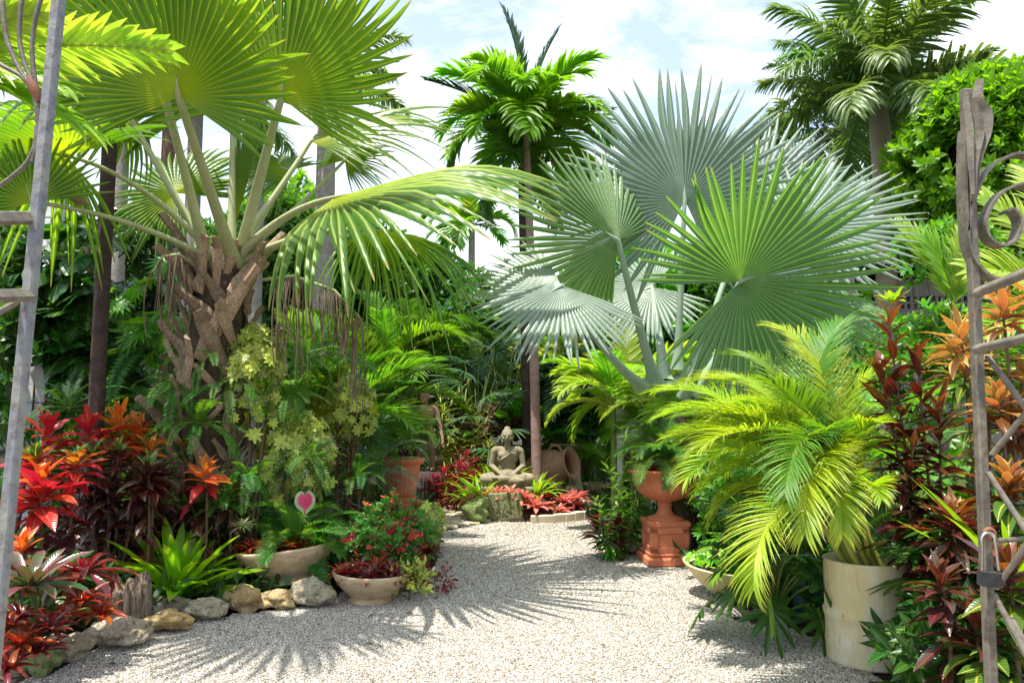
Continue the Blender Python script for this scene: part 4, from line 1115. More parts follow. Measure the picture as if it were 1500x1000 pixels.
def buddha():
    Y = 11.75; p = P(743, 712, Y); sc_ = (712 - 625) / FPX * Y / .915
    t = thing('seated_statue', 'weathered stone figure sitting cross legged with hands in its lap', 'statue', p)
    I = []
    E = lambda *a: I.append(('e',) + a); C = lambda *a: I.append(('c',) + a)
    E((0, 0, .035), (.40, .27, .05))
    for s_ in (-1, 1):
        C((.10 * s_, .06, .13), (.335 * s_, -.09, .125), .10, .082)
        E((.345 * s_, -.09, .12), (.075, .09, .075))
    C((-.33, -.13, .115), (.16, -.25, .10), .075, .058); C((.33, -.13, .12), (-.10, -.26, .135), .075, .052)
    E((-.16, -.26, .15), (.075, .04, .028)); E((.2, -.26, .11), (.06, .04, .03))
    E((0, .06, .17), (.20, .16, .12)); E((0, .05, .30), (.135, .105, .14)); E((0, .045, .42), (.165, .11, .12)); E((0, .045, .50), (.175, .10, .08))
    C((-.165, .045, .545), (.165, .045, .545), .058, .058); E((-.07, -.04, .465), (.075, .03, .05)); E((.07, -.04, .465), (.075, .03, .05))
    C((0, .035, .56), (0, .02, .66), .058, .05)
    # robe edge across the chest and over the left shoulder
    for k in range(10):
        q = k / 9; I.append(('c', (-.12 + .25 * q, -.065 - .015 * math.sin(3.1 * q), .40 + .17 * q ** 1.3), (-.12 + .25 * (q + .11), -.065 - .015 * math.sin(3.1 * q), .40 + .17 * (q + .11) ** 1.3), .011, .011))
    for s_ in (-1, 1):
        E((.19 * s_, .045, .53), (.058, .058, .06)); C((.205 * s_, .045, .52), (.245 * s_, .04, .31), .052, .043); C((.245 * s_, .04, .31), (.10 * s_, -.17, .205), .044, .030)
        E((.055 * s_, -.205, .19), (.06, .036, .022)); 
        for j in range(4): C((.03 * s_, -.19 - .017 * j, .195 + .012 * (s_ > 0)), (-.055 * s_, -.195 - .017 * j, .188 + .016 * (s_ > 0)), .0105, .0085)
        C((.055 * s_, -.2, .205), (.008 * s_, -.205, .232), .011, .009)
        # ear with a long lobe
        E((.087 * s_, .012, .745), (.013, .026, .034)); C((.086 * s_, .008, .73), (.080 * s_, -.002, .675), .011, .012)
        C((.018 * s_, -.092, .785), (.058 * s_, -.078, .783), .008, .006); E((.036 * s_, -.083, .765), (.022, .012, .0095)); E((.045 * s_, -.06, .725), (.03, .03, .03))
    E((0, -.004, .765), (.084, .094, .10)); E((0, -.018, .715), (.066, .075, .065)); E((0, -.07, .683), (.028, .024, .02))
    C((0, -.098, .78), (0, -.117, .738), .0085, .0135); E((.011, -.108, .735), (.009, .009, .007)); E((-.011, -.108, .735), (.009, .009, .007))
    E((0, -.093, .711), (.026, .012, .0065)); E((0, -.09, .701), (.021, .012, .006))
    E((0, .014, .787), (.089, .098, .086)); E((0, .02, .872), (.048, .048, .034))
    o = blobs(I, .0065, 'figure', 'statue', t, 3)
    o.scale = (sc_,) * 3
    V, F = box((0, .03, -.02), (.78, .52, .07), .02); b_ = MB().add(V, F, smooth=False).obj('plinth', S['statue'], t); b_.scale = (sc_,) * 3
    V, F = box((0, .05, -.2), (.60, .44, .32), .02); b_ = MB().add(V, F, smooth=False).obj('plinth', S['statue'], t); b_.scale = (sc_,) * 3
buddha()

def small_head():
    p = P(724, 650, 12.9); t = thing('garden_ornament', 'small round carved stone head on a post behind the seated statue', 'statue', (p[0], p[1], 0))
    I = [('e', (0, 0, p[2] - .0), (.1, .1, .11)), ('c', (0, 0, p[2] - .1), (0, 0, p[2] - .25), .05, .07), ('e', (0, -.09, p[2]), (.02, .03, .03)), ('e', (-.04, -.085, p[2] + .03), (.02, .02, .01)), ('e', (.04, -.085, p[2] + .03), (.02, .02, .01))]
    for k in range(16):
        a = 2.4 * k; z = .02 + .085 * (k / 16); I.append(('e', (.09 * math.cos(a) * (1 - k / 28), .09 * math.sin(a) * (1 - k / 28), p[2] + z), (.022, .022, .02)))
    blobs(I, .009, 'head', 'statue', t, 2)
    mb = MB(); add_tube(mb, [(0, 0, 0), (0, 0, p[2] - .2)], [.09, .07], 12); mb.obj('post', S['statue'], t)
small_head()

def wood_figure():
    Y = 12.4; p = P(622, 690, Y); h = (690 - 573) / FPX * Y; k = h / 1.3
    t = thing('carved_figure', 'carved brown wooden figure standing behind the terracotta pot with one arm held down', 'statue', (p[0], Y, 0))
    I = []; E = lambda *a: I.append(('e',) + a); C = lambda *a: I.append(('c',) + a)
    E((-.01, 0, 1.2), (.07, .085, .1)); E((-.01, -.075, 1.19), (.015, .02, .025)); E((-.01, -.05, 1.13), (.045, .05, .04)); C((0, 0, 1.12), (0, .01, 1.03), .04, .05)
    for s_ in (-1, 1): E((.03 * s_ - .01, -.07, 1.21), (.014, .012, .01)); E((.07 * s_ - .01, 0, 1.19), (.012, .02, .03))
    C((-.13, .01, 1.0), (.13, .01, 1.0), .06, .06); E((0, .0, .93), (.15, .10, .13)); E((0, .0, .78), (.115, .085, .12)); E((0, .01, .66), (.145, .10, .1))
    E((-.055, -.065, .95), (.055, .04, .045)); E((.055, -.065, .95), (.055, .04, .045))
    C((-.075, 0, .62), (-.10, -.02, .36), .09, .062); C((-.10, -.02, .36), (-.11, .03, .05), .058, .036); E((-.11, -.03, .03), (.04, .09, .03))
    C((.075, 0, .62), (.10, -.03, .34), .09, .060); C((.10, -.03, .34), (.13, .04, .05), .056, .036); E((.13, -.02, .03), (.04, .09, .03))
    C((.17, .01, 1.0), (.24, -.03, .74), .046, .036); C((.24, -.03, .74), (.30, -.13, .5), .035, .024); E((.305, -.15, .46), (.025, .02, .035))
    for j in range(4): C((.29 + .012 * j, -.15, .44), (.295 + .014 * j, -.165, .385), .008, .006)
    C((.285, -.155, .46), (.275, -.175, .42), .008, .006)
    C((-.17, .01, 1.0), (-.22, .03, .76), .046, .036); C((-.22, .03, .76), (-.14, -.11, .62), .034, .025); E((-.12, -.12, .6), (.035, .025, .025))
    o = blobs(I, .009, 'figure', 'wood_figure', t, 3); o.location = (0, 0, p[2]); o.scale = (k, k, k)
    V, F, U = lathe([(.0, p[2]), (.26, p[2]), (.3, p[2] * .6), (.34, 0)], 14); MB().add(V, F, U).obj('tree_stump', S['bark_dark'], t)
wood_figure()

def amphora():
    Y = 13.2; c = P(812, 684, Y); k = Y / FPX; t = thing('clay_jar', 'big pinkish clay jar tipped on its side with a dark open mouth', 'jar', (c[0], c[1], 0))
    prof = [(.0, -.62), (.14, -.60), (.27, -.48), (.34, -.28), (.345, -.08), (.30, .10), (.235, .22), (.215, .30), (.25, .345), (.29, .36), (.295, .385), (.26, .395), (.215, .36), (.18, .28), (.22, .18), (.28, .02), (.30, -.2), (.2, -.45), (0, -.55)]
    V, F, U = lathe(prof, 40); s_ = .95
    ax = nrm((.80, -.55, .24)); M = frame(np.cross((0, 0, 1), ax), ax, (0, 0, c[2])); Mz = np.eye(4); zc = ax; xc = nrm(np.cross((0, 1, 0), ax)); yc = np.cross(zc, xc)
    Mz[:3, 0] = xc * s_; Mz[:3, 1] = yc * s_; Mz[:3, 2] = zc * s_; Mz[:3, 3] = (0, 0, c[2])
    MB().add(V, F, U).obj('jar_body', S['terracotta_pale'], t, mat4(Mz))
    for sd_ in (-1, 1):
        mb = MB(); add_tube(mb, [(.22 * sd_, 0, .26), (.36 * sd_, 0, .22), (.40 * sd_, 0, .08), (.32 * sd_, 0, .0)], .025, 8); mb.obj('handle', S['terracotta_pale'], t, mat4(Mz))
    for dx in (-.2, .28):
        V, F = box((dx, -.05, (c[2] - .3) / 2), (.2, .4, max(.1, c[2] - .3)), .02); MB().add(V, F, smooth=False).obj('support_stone', S['limestone'], t)
amphora()

def bird_bath():
    Y = 14.0; p = P(842, 651, Y); z = p[2]; t = thing('bird_bath', 'stone bird bath on a pedestal filled with bright green water plants', 'bird bath', (p[0], Y, 0))
    V, F, U = lathe([(.0, z - .1), (.12, z - .12), (.14, z - .10), (.34, z - .05), (.43, z), (.46, z + .015), (.44, z + .03), (.40, z + .01), (.0, z - .03)], 36); MB().add(V, F, U).obj('basin', S['bowl_yellow'], t)
    V, F, U = lathe([(.22, 0), (.22, .08), (.15, .12), (.11, .3), (.10, z * .6), (.12, z - .16), (.15, z - .1)], 24); MB().add(V, F, U).obj('pedestal', S['bowl_yellow'], t)
    q = thing('water_lettuce', 'bright green floating plants filling the stone bird bath', 'water plant', (p[0], Y, z + .0))
    ms = LS('lettuce', obov, 1, .7, bend=-.3, fold=.15, nl=4)
    for k in range(60):
        a = 2.4 * k; r_ = .4 * math.sqrt((k + .5) / 60); put('leaf', ms[k % 3], q, pose((r_ * math.cos(a), r_ * math.sin(a), .0), a, R(random.uniform(15, 70)), .1 * random.uniform(.6, 1.1)))
bird_bath()

# ================================================================ pots
def lathe_pot(name, label, cat, base, prof, mat, ns=48, group=None, tilt=None, soil=None, part='bowl_body'):
    t = thing(name, label, cat, base, group)
    if tilt: t.rotation_euler = tilt
    V, F, U = lathe(prof, ns); MB().add(V, F, U).obj(part, S[mat], t)
    if soil:
        V, F, U = lathe([(soil[0], soil[1]), (soil[0] * .5, soil[1] + .02), (0.001, soil[1] + .03)], 24); MB().add(V, F, U).obj('potting_soil', S['soil'], t)
    return t
bA = G(412, 860, .10); rA = 72 / FPX * bA[1]
prof_bowl = lambda r, h: [(0, 0), (r * .52, 0), (r * .56, h * .08), (r * .50, h * .16), (r * .56, h * .24), (r * .78, h * .50), (r * .93, h * .75), (r * 1.0, h * .95), (r * .99, h), (r * .95, h), (r * .92, h * .9), (r * .7, h * .45), (0, h * .3)]
bA = bA + [0, rA * .5, 0]
hA = .31
lathe_pot('planter_bowl', 'wide tan stone bowl tilted on the rocks beside the big green bromeliad', 'planter', bA, prof_bowl(rA, hA), 'bowl', soil=(rA * .9, hA * .82), tilt=(R(-2), R(-6), 0))
bB = G(537, 888); rB = 57 / FPX * bB[1]; bB = bB + [0, rB * .5, 0]; hB = .255
lathe_pot('planter_bowl', 'smaller pale stone bowl standing on the gravel, packed with dark red bromeliads', 'planter', bB, prof_bowl(rB, hB), 'bowl', soil=(rB * .88, hB * .84), tilt=(0, R(2), 0))
bC = G(1062, 876); bC = bC + [0.02, .12, 0]; rC = .36; hC = .27
lathe_pot('planter_bowl', 'yellowish cone shaped bowl of water plants tipped beside the terracotta urn', 'planter', bC, [(0, 0), (rC * .22, 0), (rC * .3, .02), (rC * .62, hC * .4), (rC * .97, hC * .93), (rC, hC), (rC * .93, hC), (rC * .55, hC * .45), (0, hC * .3)], 'bowl_yellow', soil=(rC * .9, hC * .86), tilt=(R(4), R(3), 0))
q = thing('water_lettuce', 'bright green water lettuce filling the yellowish bowl by the urn', 'water plant', bC + [0, 0, hC])
_lt = LS('lettuce', obov, 1, .75, bend=-.3, fold=.15, nl=4)
for k in range(110):
    a = 2.4 * k; r_ = rC * .9 * math.sqrt((k + .5) / 110); put('leaf', _lt[k % 3], q, pose((r_ * math.cos(a), r_ * math.sin(a), .01), a * 3.7, R(random.uniform(5, 70)), .085 * random.uniform(.6, 1.1)))
lathe_pot('planter_bowl', 'shallow dark bowl standing behind the tipped yellowish bowl', 'planter', B(1062, 8.4), [(0, .4), (.2, .4), (.32, .5), (.42, .62), (.44, .64), (.4, .64), (.25, .52), (0, .5)], 'bowl', soil=(.38, .6))
lathe_pot('planter_bowl', 'small stone bowl in shade right of the clay jar', 'planter', B(872, 13.4), [(0, .12), (.10, .12), (.18, .2), (.25, .3), (.26, .32), (.22, .31), (.14, .22), (0, .2)], 'bowl', soil=(.21, .28))

def drum():
    p = G(1256, 982); r_ = 56 / FPX * (p[1] + .2) ; c = B(1256, p[1] + r_ * .8); h = H(826, c[1] - r_ * .7)
    prof = [(0, .005), (r_ * .98, .0), (r_, .012)]
    for z in np.linspace(.03, h - .02, 24):
        b_ = .034 * math.exp(-((z - h * .47) / .012) ** 2) + .004 * math.exp(-((z - h * .2) / .02) ** 2)
        prof.append((r_ + b_, z))
    prof += [(r_ * 1.01, h), (r_ * .98, h + .004), (r_ * .955, h - .01), (r_ * .95, h - .1), (0, h - .12)]
    t = lathe_pot('drum_planter', 'old cream painted steel drum holding the golden cane palm', 'planter', c, prof, 'drum', 64, soil=(r_ * .94, h - .09), part='drum_body')
    return c, r_, h
DR, DRr, DRh = drum()

def urn():
    p = G(975, 832); Y = p[1] + .28; k = Y / FPX; base = np.array([P(973, 700, Y)[0], Y, 0])
    t = thing('terracotta_urn', 'terracotta urn with a fluted bowl on a square panelled pedestal', 'urn', base, rz=R(5))
    z1 = .095; z2 = H(772, Y - .2)
    V, F = box((0, 0, z1 / 2), (.50, .50, z1), .02); MB().add(V, F, smooth=False).obj('pedestal_base', S['terracotta'], t)
    V, F = box((0, 0, z1 + .02), (.44, .44, .04), .015); MB().add(V, F, smooth=False).obj('pedestal_base', S['terracotta'], t)
    h = z2 - z1 - .04; zc = z1 + .04 + h / 2
    V, F = box((0, 0, zc), (.375, .375, h), .01); MB().add(V, F, smooth=False).obj('pedestal_block', S['terracotta'], t)
    for a in range(4):          # raised frame round a sunk panel on each face
        M = Matrix.Rotation(R(90 * a), 4, 'Z'); m = MB()
        for c, s_ in (((0, -.194, z1 + .04 + h - .035), (.375, .022, .066)), ((0, -.194, z1 + .04 + .03), (.375, .022, .056)), ((-.160, -.1945, zc), (.055, .021, h - .01)), ((.160, -.1945, zc), (.055, .021, h - .01))):
            V, F = box(c, s_, .006); m.add(V, F, smooth=False)
        m.obj('panel_frame', S['terracotta'], t, M)
    V, F = box((0, 0, z2 + .028), (.42, .42, .06), .012); MB().add(V, F, smooth=False).obj('pedestal_cap', S['terracotta'], t)
    z = z2 + .058; zt = H(686, Y)
    V, F, U = lathe([(.19, z), (.195, z + .01), (.17, z + .022), (.105, z + .045), (.075, z + .085), (.068, z + .13), (.08, z + .15), (.085, z + .165), (.07, z + .178), (.09, z + .19)], 40); MB().add(V, F, U).obj('urn_foot', S['terracotta'], t)
    z0 = z + .185; hh = zt - z0
    def fl(q, a): return np.where((q > .06) & (q < .52), .028 * np.abs(np.sin(a * 15)) ** .7, 0 * a)
    pr = [(.06, 0), (.12, .04), (.185, .14), (.235, .28), (.262, .44), (.272, .60), (.274, .66), (.262, .69), (.262, .80), (.285, .86), (.335, .92), (.35, .96), (.345, 1.0), (.30, .985), (.25, .9), (.2, .75), (0, .7)]
    V, F, U = lathe([(r_ * 1.12, z0 + q * hh) for r_, q in pr], 120, fl); MB().add(V, F, U).obj('urn_bowl', S['terracotta'], t)
    V, F, U = lathe([(.26, zt - .05), (.1, zt - .03), (.001, zt - .03)], 20); MB().add(V, F, U).obj('potting_soil', S['soil'], t)
    # egg and dart beads under the rim
    V, F, U = lathe([(0, -.014), (.009, -.008), (.011, 0), (.008, .009), (0, .013)], 8); bead = MB().add(V, F, U).mesh('bead', S['terracotta'])
    for a in range(48): q = R(a * 7.5); put('bead', bead, t, Matrix.Translation((.385 * math.cos(q), .385 * math.sin(q), z0 + .93 * hh)))
    return base, zt
UB, UZ = urn()

def left_pot():
    Y = 10.3; base = B(590, Y); zt = H(670, Y); zb = H(726, Y); t = thing('terracotta_pot', 'ribbed orange terracotta pot raised behind the red flowering bush', 'planter', base)
    h = zt - zb
    def fl(q, a): return np.where((q > .08) & (q < .42), .035 * (np.abs(np.sin(a * 12)) ** .5), 0 * a)
    pr = [(.0, 0), (.17, .0), (.185, .04), (.20, .2), (.215, .4), (.232, .6), (.238, .64), (.245, .72), (.25, .80), (.265, .83), (.30, .88), (.315, .93), (.315, .985), (.30, 1), (.26, .98), (.24, .9), (0, .86)]
    V, F, U = lathe([(r_, zb + q * h) for r_, q in pr], 96, fl); MB().add(V, F, U).obj('pot_body', S['terracotta'], t)
    V, F, U = lathe([(.25, zt - .03), (.001, zt - .01)], 20); MB().add(V, F, U).obj('potting_soil', S['soil'], t)
    V, F = box((0, 0, zb / 2), (.36, .36, zb), .015); MB().add(V, F, smooth=False).obj('stand', S['terracotta'], t)
    o = MB().add(*box((.1, -.2, .012), (.14, .05, .025), .006), smooth=False).obj('sponge', S['bowl_yellow'] ); o.location = (base[0], base[1], zt + .0); tag(o, 'small yellow block lying on the rim of the ribbed terracotta pot', 'block')
    return base, zt
LPB, LPZ = left_pot()

# ================================================================ sign, stump, husks, rocks, bird, wires
def sign():
    Y = 10.6; c = P(932, 620, Y); t = thing('garden_sign', 'white board sign with an arched top and a painted plant emblem behind the palms', 'sign', (c[0], Y, 0))
    k = Y / FPX; z0 = H(660, Y); z1 = H(575, Y); zt = H(567, Y)
    pts = [(-32, z0), (31, z0), (31, z1), (26, z1 + .06), (14, zt), (5, zt - .0), (-3, zt), (-9, z1 + .05), (-12, z1), (-24, z1), (-24, H(594, Y)), (-32, H(594, Y))]
    n = len(pts); V = [(x * k, 0, z) for x, z in pts] + [(x * k, .03, z) for x, z in pts]
    mb = MB(); mb.add(V, [list(range(n))], smooth=False); mb.add(V, [list(range(2 * n - 1, n - 1, -1))], smooth=False); mb.add(V, [(i, n + i, n + (i + 1) % n, (i + 1) % n) for i in range(n)], smooth=False)
    mb.obj('board', S['board_white'], t)
    def letters(s, cx, cy, size):
        cu = bpy.data.curves.new('lettering', 'FONT'); cu.body = s; cu.size = size; cu.align_x = 'LEFT'; cu.extrude = .001
        ob = bpy.data.objects.new('lettering_source', cu); COL.objects.link(ob); bpy.context.view_layer.update()
        me = bpy.data.meshes.new_from_object(ob.evaluated_get(bpy.context.evaluated_depsgraph_get())); bpy.data.objects.remove(ob)
        me.materials.clear(); me.materials.append(S['ink'])
        q = P(cx, cy, Y); put('lettering', me, t, Matrix.Translation((q[0] - c[0], -.004, q[2])) @ Matrix.Rotation(R(90), 4, 'X'))
    letters('HU', 915, 592, .055 * 1.35)
    for j in range(5): 
        q = P(925 + j, 598 + j * 4.5, Y); V, F = box((q[0] - c[0] + .12, -.003, q[2]), (.36 - .05 * (j % 2), .002, .009)); MB().add(V, F, smooth=False).obj('small_print', S['ink'], t)
    # emblem: brown bud over green leaves
    ec = P(931, 577, Y); m = MB()
    for a in (-50, -28, -9, 9, 28, 50):
        V, F, U = strip(.11, .026, lance, 4, 0, 0.05); m.add(V, F, U, 0, frame((math.sin(R(a)), 0, math.cos(R(a))), (0, -1, 0), (ec[0] - c[0], -.006, ec[2] - .06)))
    m.obj('emblem_bud', S['paint_brown'], t)
    m = MB()
    for a, dz in ((-62, -.06), (62, -.06), (-80, -.09), (80, -.09)):
        V, F, U = strip(.12, .04, lance, 4, 0, 0.05); m.add(V, F, U, 0, frame((math.sin(R(a)), 0, math.cos(R(a))), (0, -1, 0), (ec[0] - c[0], -.007, ec[2] + dz)))
    m.obj('emblem_leaves', S['paint_green'], t)
    for x in (-24, 24):
        V, F = box((x * k, .06, z0 / 2 + .1), (.06, .05, z0 + .2)); MB().add(V, F, smooth=False).obj('post', S['board_white'], t)
sign()

RK = [(84, 976, 64, 46, 'limestone', 'grey white rounded limestone rock below the small red bromeliads', 1.1),
      (160, 954, 84, 42, 'limestone', 'long olive tan rock in front of the split log', 2.4),
      (237, 929, 60, 34, 'limestone_ochre', 'bright ochre rock under the coconut husks', 3.7),
      (292, 911, 58, 33, 'limestone', 'lumpy yellow grey rock right of the coconut husks', 4.9),
      (348, 900, 56, 42, 'limestone_ochre', 'large rough cream rock under the left end of the tan bowl', 6.2),
      (403, 895, 52, 30, 'limestone_ochre', 'low brownish rock in the middle below the tan bowl', 7.5),
      (454, 893, 50, 42, 'limestone', 'angular cream rock between the two stone bowls', 8.8),
      (48, 992, 50, 40, 'moss_rock', 'small mossy rock in the bottom left corner', 9.6)]
for (x, y, w_, h_, m_, lb, sd_) in RK: rock('rock', lb, x, y, w_ * 1.08, h_ * .98, m_, sd_)
for (x, y, w_, h_, lb, sd_) in ((212, 914, 40, 26, 'left grey brown coconut husk lying on the rocks', 11.2), (222, 906, 30, 26, 'cracked coconut husk in the middle of the three', 12.4), (248, 905, 38, 24, 'rightmost coconut husk beside the big green bromeliad', 13.1)):
    o = rock('coconut_husk', lb, x, y, w_, h_, 'husk', sd_, cat='coconut husk', group='coconut husks on the rocks', rough=.03, depth=1.0, sub=3); o.location.z += .03
def log():
    p = G(158, 934); c = p + [0, .22, 0]; n = 60; Y = c[1]; h = H(858, Y); rs = np.random.RandomState(4)
    prof = [(.19, -.02), (.185, h * .3), (.18, h * .6), (.178, h * .92), (.165, h), (.10, h * .985), (0.001, h * .97)]
    j = rs.normal(0, .09, n); j2 = rs.normal(0, .05, n)
    V = []; 
    for r_, z in prof:
        for k in range(n):
            a = 6.2832 * k / n; q = 1 + j[k] * .8 - (.22 if k % 15 == 3 else 0); V.append((r_ * q * math.cos(a), r_ * q * math.sin(a), z + (j2[k] * .8 if z > h * .8 and r_ > .05 else 0)))
    F = [(i * n + k, i * n + (k + 1) % n, (i + 1) * n + (k + 1) % n, (i + 1) * n + k) for i in range(len(prof) - 1) for k in range(n)]
    o = MB().add(V, F).obj('log_stump', S['driftwood']); o.location = tuple(c); tag(o, 'upright grey split log at the corner of the left bed', 'log')
log()

def dove():
    p = P(114, 292, 6.0); t = thing('dove', 'small brown dove perched on a long leaf stalk of the fan palm, facing left', 'bird', p); k = 6.0 / FPX / .0048 * 1.0
    I = [('e', (.0, 0, .0), (.062, .034, .036), (R(28), 'Y')), ('e', (-.03, 0, .022), (.036, .03, .034)), ('c', (-.035, 0, .035), (-.056, 0, .068), .022, .014), ('e', (-.062, 0, .078), (.017, .0145, .0155)), ('c', (.04, 0, -.015), (.075, 0, -.038), .02, .010)]
    b = blobs(I, .0035, 'body', 'feather', t, 3); 
    m = MB(); V, F, U = strip(.085, .028, strapp, 4, .1, .25); m.add(V, F, U, 0, frame((.8, 0, -.55), (0.3, 0, 1), (.05, 0, -.018))); m.obj('tail', S['feather_dark'], t)
    for s_ in (-1, 1):
        m = MB(); V, F, U = strip(.10, .045, ovate, 6, .25, .3); m.add(V, F, U, 0, frame((.85, .02 * s_, -.45), (.25, s_, .5), (-.025, .028 * s_, .022))); m.obj('wing', S['feather'], t)
        m = MB(); V, F, U = lathe([(0, -.0024), (.0024, 0), (0, .0024)], 8); m.add(V, F, U); m.obj('eye', S['lock_body'], t, Matrix.Translation((-.067, .0135 * s_, .081)))
        m = MB(); add_tube(m, [(0, .008 * s_, -.03), (.002, .008 * s_, -.05)], .0022, 5); m.obj('leg', S['skin_pink'], t)
    m = MB(); add_tube(m, [(-.074, 0, .077), (-.092, 0, .071)], [.004, .0008], 6); m.obj('beak', S['lock_body'], t)
    for ch in t.children: ch.scale = (k, k, k); ch.location = ch.location * k
dove()

for i, (a, b_, lb) in enumerate((((560, 330), (1100, 190), 'upper thin black utility wire crossing the sky behind the central palm'), ((560, 355), (1100, 215), 'lower thin black utility wire crossing the sky behind the central palm'), ((440, 184), (760, 184), 'thin level utility wire crossing the sky behind the green fan palm'))):
    m = MB(); p0 = P(*a, 30.0); p1 = P(*b_, 30.0); add_tube(m, curve_pts(p0, p1, .25, 14), .012, 5); tag(m.obj('utility_wire', S['wire']), lb, 'wire')
# ================================================================ leaf kits
CR = dict(bend=.55, fold=.35, wave=.012, wf=2, nl=7)
def croton(mat, W=.34, prof=lance): return LS(mat, prof, 1.0, W, **CR)
BR = dict(bend=.75, fold=.45, nl=7)
def bromel(mat, W=.16, prof=strapp, **k): return LS(mat, prof, 1.0, W, **{**BR, **k})
STR = lambda mat, W=.06, bend=1.3: LS(mat, blade, 1.0, W, bend=bend, fold=.3, nl=7)
WING = lambda mat, W=.3: LS(mat, ovate, 1.0, W, bend=.6, fold=.2, wave=.01, nl=6)

# ================================================================ central twin palm
FR_XMAS = pin_set('palm_bright', 'stem_green', 3, Ln=1.0, n=30, ll=.36, lw=.055, bend=1.5, droop=.8, v=.45, a0=60, a1=30, t0=.12, rr=.012, nl=5)
pc = B(787, 12.4)
tp = P(770, 185, 12.4)
cp_ = palm('christmas_palm', 'slender central palm with a ringed purple brown trunk and drooping bright green crown', pc, tp[2], .088, FR_XMAS, 28, 1.6, e0=84, e1=-8, trunk='bark_ring', lean=(tp[0] - pc[0], 0), seed=5, ring=.05, topr=.62)
FR_SPEAR = pin_set('palm_dark', 'stem_green', 2, Ln=1.0, n=34, ll=.22, lw=.03, bend=.5, droop=.4, v=.6, a0=40, a1=20, t0=.2, rr=.012)
for az, el, s_ in ((2.6, 87, 2.25), (.3, 80, 1.9), (3.1, 35, 1.9), (.0, 20, 1.5)): put('frond', FR_SPEAR[0], cp_, pose((tp[0] - pc[0], 0, tp[2]), az, R(el), s_))
m = MB(); q0 = np.array([tp[0] - pc[0], -.08, tp[2] - .15])
palm('christmas_palm', 'second slender palm trunk standing just behind the central palm', B(772, 13.4), H(250, 13.4), .085, pin_set('palm_green', 'stem_green', 3, Ln=1.0, n=30, ll=.3, lw=.045, bend=1.6, droop=.8, v=.4, a0=60, a1=30, t0=.12, rr=.012, nl=4), 9, 1.5, e0=60, e1=-20, trunk='bark_dark', lean=(-.1, 0), seed=6, ring=.05)

# ================================================================ royal palms upper right
FR_ROY = pin_set('royal', 'stem_green', 4, Ln=1.0, n=66, ll=.25, lw=.026, bend=.85, droop=1.0, v=.15, plum=.6, a0=72, a1=35, t0=.12, rr=.011, nl=4, hang=.15)
Yr = 17.0; rb = np.array([P(1288, 170, Yr)[0], Yr, 0]); zt = H(215, Yr)
palm('royal_palm', 'tall royal palm with a smooth olive crownshaft above the right hand trees', rb, zt, .26, FR_ROY, 30, 3.3, e0=80, e1=2, trunk='bark_royal', shaft=(1.35, .2, 'bark_royal'), seed=11, topr=.8, az0=.4)
palm('royal_palm', 'smaller darker royal palm crown behind the tall one', B(1245, 23), H(235, 23), .3, pin_set('palm_dark', 'stem_green', 3, Ln=1.0, n=56, ll=.22, lw=.026, bend=1.1, droop=1, v=.1, plum=.6, a0=70, a1=35, t0=.1, rr=.01, nl=3), 18, 3.0, e0=80, e1=-25, trunk='bark_grey', shaft=(1.2, .2, 'bark_royal'), seed=12)
palm('royal_palm', 'royal palm crown half hidden behind the round green tree', B(1390, 24), H(195, 24), .3, FR_ROY, 16, 3.2, e0=75, e1=-20, trunk='bark_grey', seed=14)

# ================================================================ trunks and palms behind the left fan palm
palm('palm', 'dark brown straight palm trunk on the left behind the crotons', B(143, 7.0), H(130, 7.0), .072, pin_set('palm_green', 'stem_green', 3, Ln=1.0, n=36, ll=.25, lw=.03, bend=1.3, droop=.7, v=.3, rr=.01, nl=4), 9, 1.5, trunk='bark_dark', seed=21, ring=.03, topr=.9, e0=80, e1=10)
for (px_, Y_, top, r_, lb, sd_) in ((470, 15, 120, .25, 'tall pale grey palm trunk in the gap right of the big green fans', 22), (366, 14, 60, .2, 'grey palm trunk behind the stalks of the green fan palm', 23), (272, 15, 80, .19, 'thin grey palm trunk left of the green fan palm stalks', 24), (162, 13, 90, .17, 'grey palm trunk just behind the dark brown one', 25), (690, 26, 330, .16, 'far thin palm left of the central palm', 26), (232, 11, 120, .13, 'brownish palm trunk between the dark trunk and the green fans', 27)):
    palm('palm', lb, B(px_, Y_), H(top, Y_), r_, FR_ROY if sd_ != 26 else FR_XMAS, 8 if sd_ != 26 else 12, 2.2 if sd_ != 26 else 2.0, trunk='bark_grey' if sd_ != 27 else 'stem_brown', seed=sd_, e0=80, e1=5)

# ================================================================ broad green tree on the right
sp_tree = sprigs('tree_leaf', obov, .17, .085, 9, 3, whorl=False, tw=.1, nl=2)
rb = B(1492, 14.5); t_ = None
bush('broadleaf_tree', 'dense bright green broadleaf tree with a round crown behind the right gate', 'tree', rb, 2.15, 2.0, H(350, 14.5), H(95, 14.5), sp_tree, 3000, 1.25, seed=31, stem_mat='branch', nst=8, joined=True, shell=.35, r=.09)
bush('broadleaf_tree', 'lower part of the green thicket hanging over the outbuilding roof', 'tree', B(1420, 16), 1.6, 1.3, H(375, 16), H(215, 16), sp_tree, 1300, 1.2, seed=33, stem_mat='branch', nst=6, joined=True, shell=.4, r=.06)
